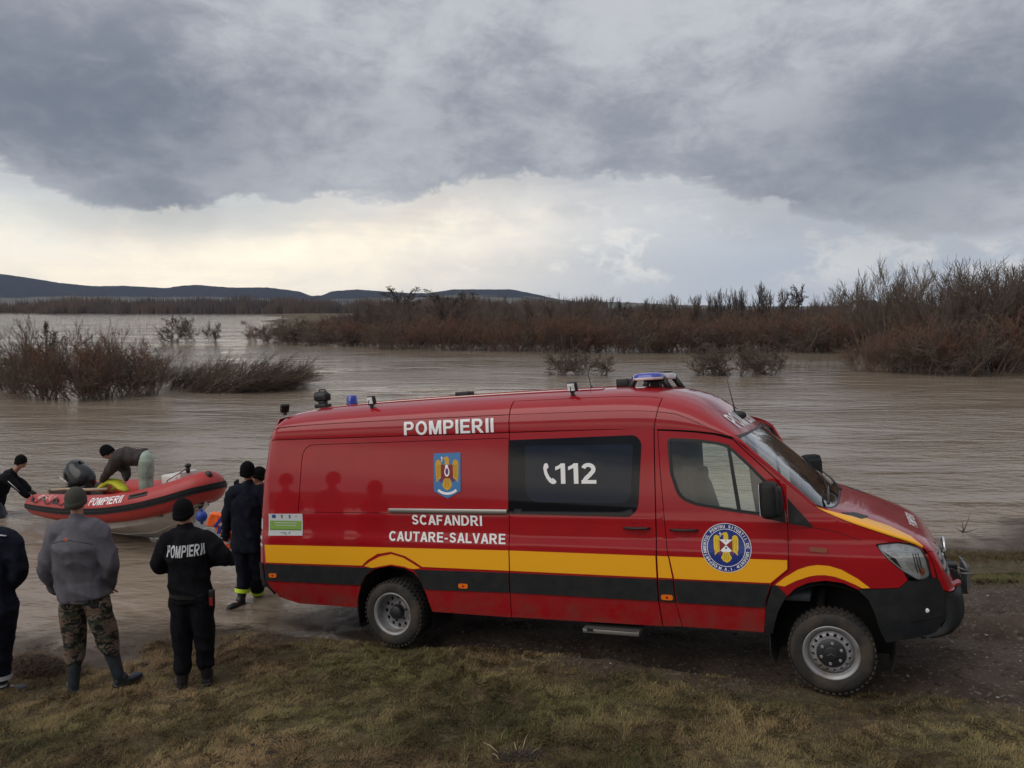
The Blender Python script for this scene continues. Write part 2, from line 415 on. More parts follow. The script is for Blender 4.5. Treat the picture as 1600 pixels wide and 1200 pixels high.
def hermite(ts, vals):
    ts = np.array(ts, float); V = np.array(vals, float); n = len(ts); T = np.zeros_like(V)
    d = (V[1:] - V[:-1]) / (ts[1:] - ts[:-1])[:, None]
    T[0] = d[0]; T[-1] = d[-1]
    for i in range(1, n - 1):
        same = (d[i - 1] * d[i]) > 0
        T[i] = np.where(same, 2 * d[i - 1] * d[i] / (d[i - 1] + d[i] + 1e-12), 0)
    def f(t):
        t = np.atleast_1d(np.asarray(t, float)); tt = np.clip(t, ts[0], ts[-1]); i = np.clip(np.searchsorted(ts, tt, side='right') - 1, 0, n - 2)
        h = ts[i + 1] - ts[i]; s = (tt - ts[i]) / h; s = s[:, None]; h = h[:, None]
        r = (2 * s ** 3 - 3 * s ** 2 + 1) * V[i] + (s ** 3 - 2 * s ** 2 + s) * h * T[i] + (-2 * s ** 3 + 3 * s ** 2) * V[i + 1] + (s ** 3 - s ** 2) * h * T[i + 1]
        return r + np.where((t < ts[0])[:, None], (t - ts[0])[:, None] * T[0], 0) + np.where((t > ts[-1])[:, None], (t - ts[-1])[:, None] * T[-1], 0)
    return f

# van pose, needed by the terrain too
VT = np.array([-.8591, 8.8403, CH - 3.6726]); VY, VP, VR = -.4053, .0938, -.0791
def rotm(yaw, pit, rol):
    return np.array(Matrix.Rotation(yaw, 3, 'Z') @ Matrix.Rotation(-pit, 3, 'Y') @ Matrix.Rotation(rol, 3, 'X'))
VM = rotm(VY, VP, VR)
def van2w(p): return VM @ np.array(p, float) + VT
# ------------------------------------------------------------------ terrain
_o = van2w((2, 0, -.03)); _n = VM @ np.array([0, 0, 1.])
def plane_z(x, y): return _o[2] - (_n[0] * (x - _o[0]) + _n[1] * (y - _o[1])) / _n[2]
_cp = []
for p in ((60, 1016), (200, 1012), (300, 1000), (350, 985), (430, 970), (560, 952), (680, 958)): _cp.append((*on_water(*p)[:2], 0.))
for p in ((1490, 858), (1600, 855), (1560, 857)): _cp.append((*on_water(*p)[:2], .02))
for p in ((0, -.97, -.02), (4.33, -.97, -.07), (0, .97, -.02), (4.33, .97, -.07), (2.2, 0, -.03), (6, 0, -.03)): _cp.append(tuple(van2w(p)))
_cp += [(-6, 6, .15), (-4, 5, .42), (-7, 4.5, .45), (0, 4.6, plane_z(0, 4.6)), (4, 4.4, plane_z(4, 4.4)), (7, 6, plane_z(7, 6)), (8, 9, plane_z(8, 9))]
_cp = np.array(_cp); _SG = 1.9
def _k(a, b): return np.exp(-((a[:, None, 0] - b[None, :, 0]) ** 2 + (a[:, None, 1] - b[None, :, 1]) ** 2) / (2 * _SG ** 2))
_w = np.linalg.solve(_k(_cp, _cp) + .02 * np.eye(len(_cp)), _cp[:, 2] - plane_z(_cp[:, 0], _cp[:, 1]))
def smooth(a, b, x): t = np.clip((x - a) / (b - a), 0, 1); return t * t * (3 - 2 * t)
def vnoise(x, y, s, seed=0):
    """cheap value noise on arrays"""
    x = np.asarray(x, float) / s + seed * 17.13; y = np.asarray(y, float) / s + seed * 9.71
    xi = np.floor(x).astype(np.int64); yi = np.floor(y).astype(np.int64); fx = x - xi; fy = y - yi
    fx = fx * fx * (3 - 2 * fx); fy = fy * fy * (3 - 2 * fy)
    def h(a, b):
        n = (a * 374761393 + b * 668265263 + seed * 974711) & 0xffffffff; n = ((n ^ (n >> 13)) * 1274126177) & 0xffffffff
        return ((n ^ (n >> 16)) & 0xffff) / 65535.
    return (h(xi, yi) * (1 - fx) + h(xi + 1, yi) * fx) * (1 - fy) + (h(xi, yi + 1) * (1 - fx) + h(xi + 1, yi + 1) * fx) * fy - .5
def track_mask(x, y):
    """muddy track: runs under the van and on to the right, reaching down into the water at the left"""
    v = (np.stack([x - VT[0], y - VT[1], 0 * x], -1)) @ VM        # van frame
    u, w = v[..., 0], v[..., 1]
    c = .25 + .05 * np.sin(u * .7) + .045 * np.maximum(u - 4.5, 0) ** 1.2
    half_n = 1.02 + .22 * vnoise(x, y, 1.1, 3) * 2 + .18 * np.maximum(u - 5, 0)
    half_f = 1.7 + .42 * np.maximum(u - 4, 0)
    d = w - c
    m = smooth(-half_n - .35, -half_n + .1, d + .5 * vnoise(x, y, .35, 5)) * (1 - smooth(half_f - .1, half_f + .5, d + .5 * vnoise(x, y, .5, 6)))
    return m * smooth(-3.2, -1.2, u + 1.2 * vnoise(x, y, .9, 8)), u, d
def height(x, y, fine=True):
    x = np.asarray(x, float); y = np.asarray(y, float); sh = x.shape; q = np.stack([x.ravel(), y.ravel()], 1)
    z = plane_z(x, y)
    near = (np.abs(q[:, 0]) < 20) & (q[:, 1] < 25) & (q[:, 1] > -8); r = np.zeros(len(q))
    if near.any():
        idx = np.where(near)[0]
        for i in range(0, len(idx), 20000): r[idx[i:i + 20000]] = _k(q[idx[i:i + 20000]], _cp) @ _w
    z = z + r.reshape(sh)
    # levee rising towards and behind the camera
    up = np.clip(4.2 - y, 0, 4.5); z = z + .10 * up ** 1.5 * .6
    z = np.where(y < 0, np.minimum(z, 2.15 + .03 * vnoise(x, y, 2., 2)), z)
    z = np.minimum(z, 2.2)
    # below the flood level: falls off to a soft bed
    z = np.where(z < -.1, -.1 + (z + .1) * .9, z); z = np.maximum(z, -1.1)
    far = smooth(14, 22, y) * smooth(40, 25, np.abs(x) * 0 + 0)
    z = np.where(y > 14, np.minimum(z, -.5 - .3 * smooth(14, 30, y)), z)
    # far banks (thicket island and fields beyond)
    yb = 70 + .10 * np.clip(x, -60, 0) * -1 - .12 * np.clip(x, 0, 60) + 3 * vnoise(x, y, 9., 4)
    bank = smooth(0, 14, y - yb) * smooth(-.36, -.30, x / np.maximum(y, 40) + .05 * vnoise(x, y, 25., 9)) * .95
    z = np.where(y > 40, np.maximum(z, -.8 + bank), z)
    land = smooth(455, 462, y + 20 * vnoise(x, y, 60., 5)) * 1.2
    z = np.where(y > 300, np.maximum(z, -.8 + land), z)
    if fine:
        k = np.exp(-np.maximum(y - 14, 0) / 10.)
        m, u, d = track_mask(x, y)
        tuft = .035 * vnoise(x, y, .45, 11) + .02 * vnoise(x, y, .16, 12) + .010 * vnoise(x, y, .07, 13) + .05 * vnoise(x, y, 1.3, 14)
        above = smooth(-.02, .10, z)
        rut = -.055 * np.exp(-((np.abs(d - .0) - .85) / .20) ** 2) + .03 * np.exp(-((np.abs(d) - 1.2) / .14) ** 2)
        rut = rut * 2.2 - .05 * np.exp(-((d - 1.45 - .25 * np.sin(u * .5)) / .13) ** 2) - .03 * np.exp(-((d + .3 - .2 * np.sin(u * .8)) / .10) ** 2)
        mud = rut * (1 + .8 * vnoise(x, y, .5, 21)) + .03 * vnoise(x, y, .22, 22) + .018 * vnoise(x, y, .09, 23)
        z = z + k * np.exp(-(z / .10) ** 2) * (.05 * vnoise(x, y, .55, 61) + .035 * vnoise(x, y, .2, 62) + .015 * vnoise(x, y, .09, 63))
        z = z + k * (tuft * (1 - m) * (.35 + .65 * above) + mud * m * (.4 + .6 * above))
    return z
def on_ground(px, py):
    d = ray(px, py); t = np.linspace(3, 60, 1500); P = np.array([0, 0, CH]) + t[:, None] * d
    h = height(P[:, 0], P[:, 1], False); i = np.argmax(P[:, 2] < h); 
    return P[i]
# muddy / grassy ground material driven by masks stored on the sheet
def ground_material():
    m = bpy.data.materials.new('ground_soil_and_turf'); m.use_nodes = True; nt = m.node_tree; N = nt.nodes.new; L = nt.links.new; b = nt.nodes['Principled BSDF']
    g = N('ShaderNodeNewGeometry'); P = g.outputs['Position']
    def noi(s, d=6, r=.6, vec=P):
        n = N('ShaderNodeTexNoise'); n.inputs['Scale'].default_value = s; n.inputs['Detail'].default_value = d; n.inputs['Roughness'].default_value = r; L(vec, n.inputs['Vector']); return n.outputs['Fac']
    def ramp(v, lo, hi):
        n = N('ShaderNodeMapRange'); n.inputs[1].default_value = lo; n.inputs[2].default_value = hi; L(v, n.inputs[0]); return n.outputs[0]
    def mix(f, a, c, mode='MIX'):
        n = N('ShaderNodeMix'); n.data_type = 'RGBA'; n.blend_type = mode
        if isinstance(f, float): n.inputs[0].default_value = f
        else: L(f, n.inputs[0])
        for i, v in ((6, a), (7, c)):
            if isinstance(v, tuple): n.inputs[i].default_value = (*v, 1)
            else: L(v, n.inputs[i])
        return n.outputs[2]
    at = N('ShaderNodeAttribute'); at.attribute_name = 'track'; wet = N('ShaderNodeAttribute'); wet.attribute_name = 'wet'
    turf = mix(ramp(noi(1.1, 5), .42, .60), (.095, .064, .036), (.060, .056, .026))
    turf = mix(ramp(noi(9, 6), .45, .62), turf, (.14, .105, .055))
    turf = mix(ramp(noi(40, 4), .52, .66), turf, (.030, .022, .013))
    mud = mix(ramp(noi(2.2, 6), .4, .62), (.062, .043, .032), (.105, .078, .060))
    mud = mix(ramp(noi(26, 5), .56, .66), mud, (.20, .165, .135))
    mud = mix(ramp(noi(12, 5), .35, .44), (.050, .034, .025), mud)
    col = mix(at.outputs['Fac'], turf, mud)
    dk = mix(wet.outputs['Fac'], col, mix(.75, col, (.060, .038, .026)))
    L(dk, b.inputs['Base Color'])
    r = N('ShaderNodeMapRange'); r.inputs[3].default_value = .95; r.inputs[4].default_value = .38; L(wet.outputs['Fac'], r.inputs[0]); L(r.outputs[0], b.inputs['Roughness'])
    b.inputs['Specular IOR Level'].default_value = .3
    bp = N('ShaderNodeBump'); bp.inputs['Strength'].default_value = .8; bp.inputs['Distance'].default_value = .02
    ad = N('ShaderNodeMath'); ad.operation = 'ADD'; L(noi(35, 6, .7), ad.inputs[0]); L(noi(120, 3), ad.inputs[1]); L(ad.outputs[0], bp.inputs['Height']); L(bp.outputs[0], b.inputs['Normal'])
    return m
def grid_mesh(name, xs, ys, zf, m, attrs=None):
    X, Y = np.meshgrid(xs, ys); Z = zf(X, Y); V = np.stack([X, Y, Z], -1).reshape(-1, 3); nx, ny = len(xs), len(ys)
    i = (np.arange(ny - 1)[:, None] * nx + np.arange(nx - 1)[None, :]).ravel(); Fq = np.stack([i, i + 1, i + 1 + nx, i + nx], 1)
    me = bpy.data.meshes.new(name); me.vertices.add(len(V)); me.vertices.foreach_set('co', V.ravel()); me.loops.add(Fq.size); me.loops.foreach_set('vertex_index', Fq.ravel().astype(np.int32))
    me.polygons.add(len(Fq)); me.polygons.foreach_set('loop_start', np.arange(0, Fq.size, 4, dtype=np.int32)); me.polygons.foreach_set('use_smooth', np.ones(len(Fq), bool))
    me.update(calc_edges=True); me.materials.append(m)
    for k, fn in (attrs or {}).items():
        a = me.attributes.new(k, 'FLOAT', 'POINT'); a.data.foreach_set('value', fn(X, Y, Z).ravel().astype(np.float32))
    o = bpy.data.objects.new(name, me); C.objects.link(o); return o
def spread(lo, hi, st, far, g=1.09):
    a = list(np.arange(lo, hi + 1e-6, st)); s = st
    while a[-1] < far[1]: s = min(s * g, far[1] / 14); a.append(a[-1] + s)
    s = st
    while a[0] > far[0]: s = min(s * g, abs(far[0]) / 14); a.insert(0, a[0] - s)
    return np.array(a)
gx = spread(-7.5, 9.5, .045, (-7000, 7000)); gy = spread(3.6, 13.2, .045, (-60, 7000))
ground = grid_mesh('ground', gx, gy, height, ground_material(),
    {'track': lambda X, Y, Z: np.where(Y < 30, track_mask(X, Y)[0], 0), 'wet': lambda X, Y, Z: np.clip(1 - (Z - .0 - .05 * vnoise(X, Y, .4, 31)) / .09, 0, 1)})
tag(ground, kind='structure')

# ------------------------------------------------------------------ flood water
def water_material():
    m = bpy.data.materials.new('flood_water'); m.use_nodes = True; nt = m.node_tree; N = nt.nodes.new; L = nt.links.new; b = nt.nodes['Principled BSDF']
    g = N('ShaderNodeNewGeometry')
    def mp(sx, sy, rz=0.):
        n = N('ShaderNodeMapping'); n.inputs['Scale'].default_value = (sx, sy, 1); n.inputs['Rotation'].default_value = (0, 0, rz); L(g.outputs['Position'], n.inputs[0]); return n.outputs[0]
    def noi(vec, s, d=4, r=.55, di=0.):
        n = N('ShaderNodeTexNoise'); n.inputs['Scale'].default_value = s; n.inputs['Detail'].default_value = d; n.inputs['Roughness'].default_value = r; n.inputs['Distortion'].default_value = di; L(vec, n.inputs['Vector']); return n.outputs['Fac']
    def bump(h, dist, prev=None, st=1.):
        n = N('ShaderNodeBump'); n.inputs['Distance'].default_value = dist; n.inputs['Strength'].default_value = st; L(h, n.inputs['Height'])
        if prev: L(prev, n.inputs['Normal'])
        return n.outputs[0]
    # patches of calmer and rougher surface
    calm = noi(mp(.5, 1.), .16, 3)
    cm = N('ShaderNodeMapRange'); cm.inputs[1].default_value = .40; cm.inputs[2].default_value = .60; cm.inputs[3].default_value = .18; cm.inputs[4].default_value = 1.25; L(calm, cm.inputs[0])
    def mul(a, bb):
        n = N('ShaderNodeMath'); n.operation = 'MULTIPLY'; L(a, n.inputs[0]); L(bb, n.inputs[1]); return n.outputs[0]
    yy = N('ShaderNodeSeparateXYZ'); L(g.outputs['Position'], yy.inputs[0]); nr = N('ShaderNodeMapRange'); nr.inputs[1].default_value = 9; nr.inputs[2].default_value = 40; nr.inputs[3].default_value = 1.9; nr.inputs[4].default_value = .85; L(yy.outputs[1], nr.inputs[0])
    cmo = mul(cm.outputs[0], nr.outputs[0])
    n1 = bump(mul(noi(mp(.45, 1., .12), 3.2, 4, .5, .6), cmo), .055)
    n2 = bump(mul(noi(mp(.5, 1., -.15), 9., 3, .5, .4), cmo), .022, n1)
    n3 = bump(noi(mp(.35, 1., .05), .75, 3, .5, .8), .10, n2)
    L(n3, b.inputs['Normal'])
    mx = N('ShaderNodeMix'); mx.data_type = 'RGBA'; mx.inputs[6].default_value = (.225, .168, .118, 1); mx.inputs[7].default_value = (.305, .255, .205, 1)
    L(noi(mp(.5, 1.), .35, 4), mx.inputs[0]); L(mx.outputs[2], b.inputs['Base Color'])
    b.inputs['Roughness'].default_value = .06; b.inputs['IOR'].default_value = 1.33
    dp = N('ShaderNodeAttribute'); dp.attribute_name = 'depth'; L(dp.outputs['Fac'], b.inputs['Alpha'])
    return m
wat = grid_mesh('water', spread(-8, 10, .09, (-7000, 7000), 1.25), spread(7., 13.2, .09, (-2.01, 1400), 1.25), lambda X, Y: X * 0., water_material(), {'depth': lambda X, Y, Z: np.where(Y < 16, np.clip(-height(X, Y) / .075 + .12, .0, 1), 1.)})
tag(wat, kind='structure')

# ------------------------------------------------------------------ hills
def hills_obj():
    prof = [(-900, 470), (-500, 440), (-200, 415), (0, 427), (50, 434), (100, 442), (150, 447), (200, 446.5), (262, 450), (290, 446), (310, 445), (360, 449), (420, 449), (470, 455), (488, 462), (505, 461), (520, 455), (560, 452), (600, 455), (640, 457.5), (670, 458), (710, 452),
            (800, 452), (830, 458), (870, 467), (900, 471), (940, 471), (980, 472), (1060, 476), (1200, 478), (1500, 478), (1700, 474), (2400, 468)]
    D = 2600.
    pts = [((p[0] - 800) / F * D, (480 - p[1]) / F * D + CH) for p in prof]
    xs = np.linspace(-3300, 3300, 700); zt = np.interp(xs, [p[0] for p in pts], [p[1] for p in pts])
    zt = zt + 1.3 * vnoise(xs, xs * 0, 9., 2) + 1.0 * vnoise(xs, xs * 0, 4., 3)
    rows = np.linspace(0, 1, 26); A = Acc(); V = []
    for r in rows:
        d = 1900 + 700 * r; s = d / D
        prof_r = (r ** 1.25)
        z = (zt - CH) * s * prof_r * (1 + .0 * r) + CH * prof_r - 1
        z = z + 9 * vnoise(xs, xs * 0 + r * 900, 130., 5) * math.sin(math.pi * r)
        V.append(np.stack([xs * s, np.full_like(xs, d), z], 1))
    V.append(np.stack([xs * 1.5, np.full_like(xs, 4200.), zt * .2 - 1], 1))
    nr = len(V); V = np.concatenate(V); n = len(xs); i = (np.arange(nr - 1)[:, None] * n + np.arange(n - 1)[None, :]).ravel()
    A.add(V, np.stack([i, i + 1, i + 1 + n, i + n], 1))
    m = bpy.data.materials.new('wooded_hillside'); m.use_nodes = True; nt = m.node_tree; N = nt.nodes.new; L = nt.links.new; b = nt.nodes['Principled BSDF']
    g = N('ShaderNodeNewGeometry'); sp = N('ShaderNodeSeparateXYZ'); L(g.outputs['Position'], sp.inputs[0])
    mpn = N('ShaderNodeMapping'); mpn.inputs['Scale'].default_value = (.0035, .006, .02); L(g.outputs['Position'], mpn.inputs[0])
    n1 = N('ShaderNodeTexNoise'); n1.inputs['Scale'].default_value = 1.; n1.inputs['Detail'].default_value = 5; L(mpn.outputs[0], n1.inputs['Vector'])
    a = N('ShaderNodeMath'); a.operation = 'MULTIPLY_ADD'; a.inputs[1].default_value = 70; L(n1.outputs['Fac'], a.inputs[0]); L(sp.outputs[2], a.inputs[2])
    r = N('ShaderNodeMapRange'); r.inputs[1].default_value = 62; r.inputs[2].default_value = 67; L(a.outputs[0], r.inputs[0])   # woods on top, fields low down
    n2 = N('ShaderNodeTexNoise'); n2.inputs['Scale'].default_value = .05; n2.inputs['Detail'].default_value = 6; L(g.outputs['Position'], n2.inputs['Vector'])
    f = N('ShaderNodeMix'); f.data_type = 'RGBA'; f.inputs[6].default_value = (.17, .145, .12, 1); f.inputs[7].default_value = (.10, .105, .08, 1); L(n2.outputs['Fac'], f.inputs[0])
    x = N('ShaderNodeMix'); x.data_type = 'RGBA'; x.inputs[7].default_value = (.030, .028, .030, 1); L(f.outputs[2], x.inputs[6]); L(r.outputs[0], x.inputs[0])
    L(x.outputs[2], b.inputs['Base Color']); b.inputs['Roughness'].default_value = 1.; b.inputs['Specular IOR Level'].default_value = 0.
    return A.build('hills', m)
tag(hills_obj(), kind='structure')
# ------------------------------------------------------------------ rescue van (built in van coordinates: x forward, y left, z up)
M_red = mat('red_paint', (.33, .003, .009), rough=.4, coat=.8, spec=.15, col2=(.305, .003, .008), nscale=3, bump=.0)
def dirt_on(m, z0=.85, z1=.36, amt=.5, col=(.10, .075, .055)):
    """road dirt thrown up on the lower panels, in ragged patches"""
    nt = m.node_tree; N = nt.nodes.new; L = nt.links.new; b = nt.nodes['Principled BSDF']; src = b.inputs['Base Color'].links[0].from_socket
    tc = N('ShaderNodeTexCoord'); sp = N('ShaderNodeSeparateXYZ'); L(tc.outputs['Object'], sp.inputs[0]); n = N('ShaderNodeTexNoise'); n.inputs['Scale'].default_value = 5; n.inputs['Detail'].default_value = 8; n.inputs['Roughness'].default_value = .7; L(tc.outputs['Object'], n.inputs['Vector'])
    a = N('ShaderNodeMapRange'); a.inputs[1].default_value = z0; a.inputs[2].default_value = z1; L(sp.outputs[2], a.inputs[0])
    k = N('ShaderNodeMapRange'); k.inputs[1].default_value = .38; k.inputs[2].default_value = .72; L(n.outputs['Fac'], k.inputs[0])
    q = N('ShaderNodeMath'); q.operation = 'MULTIPLY'; L(a.outputs[0], q.inputs[0]); L(k.outputs[0], q.inputs[1]); w = N('ShaderNodeMath'); w.operation = 'MULTIPLY_ADD'; w.inputs[1].default_value = amt; w.inputs[2].default_value = .004; L(q.outputs[0], w.inputs[0])
    x = N('ShaderNodeMix'); x.data_type = 'RGBA'; x.inputs[7].default_value = (*col, 1); L(w.outputs[0], x.inputs[0]); L(src, x.inputs[6]); L(x.outputs[2], b.inputs['Base Color'])
    r = N('ShaderNodeMath'); r.operation = 'MULTIPLY_ADD'; r.inputs[1].default_value = -.9; r.inputs[2].default_value = .9; r.use_clamp = True; L(w.outputs[0], r.inputs[0]); L(r.outputs[0], b.inputs['Coat Weight'])
dirt_on(M_red, amt=.75)
M_yel = mat('yellow_reflective_film', (.90, .42, .012), rough=.30, coat=.6)
M_blk = mat('charcoal_plastic', (.010, .012, .014), rough=.6, spec=.25, col2=(.018, .018, .018), nscale=9, bump=.15, bscale=300)
M_dark = mat('black_trim', (.010, .010, .011), rough=.45)
M_seam = mat('inner_liner_black', (.006, .004, .004), rough=.9)
M_white = mat('white_film', (.85, .85, .86), rough=.4, coat=.3)
M_chrome = mat('chrome', (.75, .76, .78), rough=.18, metal=1.)
M_alu = mat('brushed_aluminium', (.45, .44, .42), rough=.38, metal=.9)
M_rim = mat('silver_wheel_paint', (.30, .30, .31), rough=.42, metal=.35, col2=(.16, .13, .105), nscale=7, nlo=.5, nhi=.75)
M_tyre = mat('muddy_tyre_rubber', (.022, .021, .020), rough=.85, col2=(.060, .045, .032), nscale=6, nlo=.42, nhi=.66, bump=.4, bscale=40)
M_tint = mat('black_tinted_glass', (.003, .004, .007), rough=.03, spec=.38)
M_tint2 = mat('smoked_window_pane', (.007, .012, .024), rough=.02, spec=.42)
M_oran = mat('orange_lens', (.75, .16, .01), rough=.25, coat=.5)
M_blue = mat('blue_lens', (.010, .025, .34), rough=.12, coat=1.)
M_glass = glass('side_window_glass', (.70, .84, .78)); M_wind = glass('windscreen_glass', (.50, .60, .60), 1.6)
M_lens = glass('headlamp_lens', (.9, .92, .92))
M_refl = mat('lamp_reflector', (.95, .96, .98), rough=.30, metal=.0, spec=1., col2=(.66, .68, .71), nscale=14, nlo=.45, nhi=.58)
M_int = mat('cab_interior_grey', (.055, .060, .066), rough=.8, col2=(.075, .08, .085), nscale=20)
M_seat = mat('seat_cloth', (.07, .085, .11), rough=.95)
M_under = mat('dirty_underbody', (.012, .011, .010), rough=.9)

XRT = [(.44, -1.60), (.62, -1.80), (.82, -1.81), (1.4, -1.775), (1.78, -1.737), (2.0, -1.69), (2.235, -1.655), (2.6, -1.58)]
def hw(x, z):
    x = np.asarray(x, float); z = np.asarray(z, float)
    t = np.clip(z - 1.15, 0, None); y = .983 - .035 * t - .03 * t * t
    y = y + .016 * smooth(1.235, 1.09, z) + .003 * np.exp(-((z - 1.39) / .035) ** 2)
    y = y - .16 * np.clip(.62 - z, 0, None) ** 1.3
    u = np.clip(x - 4.4, 0, None); y = y - .10 * u * u - .30 * np.minimum(u, .95) ** 4
    xr = np.interp(z, [a for a, b in XRT], [b for a, b in XRT]); r = np.clip(xr + .13 - x, 0, .2); y = y - 4.2 * r * r
    return y
def S(s): return lambda u, v: np.stack([np.asarray(u, float), s * hw(u, v), np.asarray(v, float)], 1)
_T = [(-1.75, (-1.655, 2.235), (-1.55, 2.49)), (-1.55, (-1.50, 2.235), (-1.40, 2.555)), (-1.0, (-1.0, 2.235), (-1.0, 2.59)), (0, (0, 2.235), (0, 2.62)), (1.5, (1.5, 2.235), (1.5, 2.635)),
      (2.4, (2.4, 2.232), (2.42, 2.632)), (2.75, (2.75, 2.226), (2.83, 2.612)), (3.0, (3.0, 2.215), (3.08, 2.56)), (3.2, (3.2, 2.20), (3.29, 2.48)), (3.4, (3.42, 2.175), (3.50, 2.325)), (3.6, (3.62, 2.125), (3.70, 2.145)),
      (3.75, (3.775, 1.98), (3.87, 1.995)), (4.05, (4.085, 1.687), (4.24, 1.66)), (4.2, (4.24, 1.545), (4.42, 1.490)), (4.3, (4.32, 1.492), (4.50, 1.466)), (4.5, (4.50, 1.408), (4.68, 1.41)), (4.8, (4.80, 1.295), (4.95, 1.30)),
      (5.0, (5.00, 1.215), (5.10, 1.225)), (5.08, (5.075, 1.165), (5.18, 1.155)), (5.2, (5.13, 1.05), (5.235, 1.05)), (5.4, (5.165, .91), (5.29, .91)), (5.5, (5.19, .83), (5.31, .83)),
      (5.6, (5.215, .76), (5.37, .75)), (5.8, (5.205, .60), (5.38, .59)), (5.9, (5.12, .49), (5.31, .47)), (6.0, (4.95, .45), (5.15, .43))]
_EC = hermite([a for a, b, c in _T], [(*b, *c) for a, b, c in _T])
def TOP(u, v, n=3.2):
    u = np.asarray(u, float); v = np.asarray(v, float); e = _EC(u); a = (1 - np.abs(v)) * math.pi / 2
    r = (np.abs(np.cos(a)) ** n + np.abs(np.sin(a)) ** n) ** (-1 / n); c = r * np.cos(a); h = r * np.sin(a)
    return np.stack([e[:, 0] + (e[:, 2] - e[:, 0]) * h, np.sign(v + 1e-12) * hw(e[:, 0], e[:, 1]) * c, e[:, 1] + (e[:, 3] - e[:, 1]) * h], 1)
TH = (0, 0, 1)                                            # outward hint for roof patches
ez = lambda x: float(np.interp(x, [b[0] for a, b, c in _T][:21], [b[1] for a, b, c in _T][:21]))
def etop(x0, x1, gap=.006, n=14):
    return [(x0 + (x1 - x0) * i / n, ez(x0 + (x1 - x0) * i / n) - gap) for i in range(n + 1)]
van = empty('rescue_van', VT, (VR, -VP, VY))
tag(van, 'long red high-roof rescue van with yellow side stripe parked nose up on the bank', 'van')
def P1(name, mats, fmap, poly, holes=(), parent=None, label=None, **k):
    a = Acc(); patch(a, fmap, poly, holes, **k); return a.build(name, mats, parent or van, label)
REAR_ARCH = [(-.45, .40), (-.43, .5), (-.377, .626), (-.304, .74), (-.17, .828), (.02, .863), (.19, .845), (.301, .80), (.374, .72), (.426, .606), (.484, .40)]
FRONT_ARCH = [(3.86, .43), (3.885, .52), (3.925, .64), (3.985, .745), (4.07, .83), (4.18, .885), (4.314, .907), (4.45, .893), (4.557, .845), (4.635, .762), (4.68, .64), (4.70, .54), (4.727, .42)]
SF = (.10, .045)
def sx1(z): return 1.383 + (z - .40) * .0311          # seam in front of the rear side panel
SEAM2 = [(2.902, .42), (2.882, .64), (2.880, .88), (2.892, 1.465), (2.903, 2.05), (2.908, 2.235)]
DREAR = [(3.085, .43), (3.045, .63), (3.03, .86), (2.985, 1.15), (2.972, 1.44), (2.952, 1.87), (2.945, 2.205)]
DTOP = [(3.1, 2.195), (3.28, 2.178), (3.46, 2.150), (3.61, 2.105), (3.70, 2.012), (3.806, 1.907), (3.958, 1.751), (4.0, 1.685), (4.019, 1.603), (4.033, 1.375), (4.023, .987), (3.88, .859), (3.825, .72), (3.79, .43)]
WIN = rnd([(3.027, 2.134), (3.305, 2.115), (3.474, 2.088), (3.556, 2.063), (3.61, 2.023), (3.741, 1.891), (3.853, 1.768), (3.945, 1.665), (3.94, 1.425), (3.773, 1.453), (3.612, 1.473), (3.251, 1.532), (3.11, 1.594), (3.044, 1.814)], [.05, .02, .02, .02, .02, .02, .02, .04, .02, .02, .02, .05, .08, .02])
def inset(poly, d):
    P = np.array(poly); a = np.roll(P, 1, 0); b = np.roll(P, -1, 0)
    area = .5 * np.sum(P[:, 0] * b[:, 1] - b[:, 0] * P[:, 1]); t = b - a; n = np.stack([-t[:, 1], t[:, 0]], 1); n /= np.linalg.norm(n, axis=1, keepdims=True) + 1e-12
    return [tuple(q) for q in P + n * d * (1 if area > 0 else -1)]
def seamline(acc, fmap, pts, w=.007, off=.0015, mi=0):
    for a, b in zip(pts, pts[1:]):
        t = np.array(b) - np.array(a); L_ = np.linalg.norm(t); n = np.array([-t[1], t[0]]) / L_ * w / 2
        a_, b_ = np.array(a) - t / L_ * w * .3, np.array(b) + t / L_ * w * .3
        patch(acc, fmap, [tuple(a_ - n), tuple(b_ - n), tuple(b_ + n), tuple(a_ + n)], mi=mi, off=off, thick=0, st=(.15, .15))

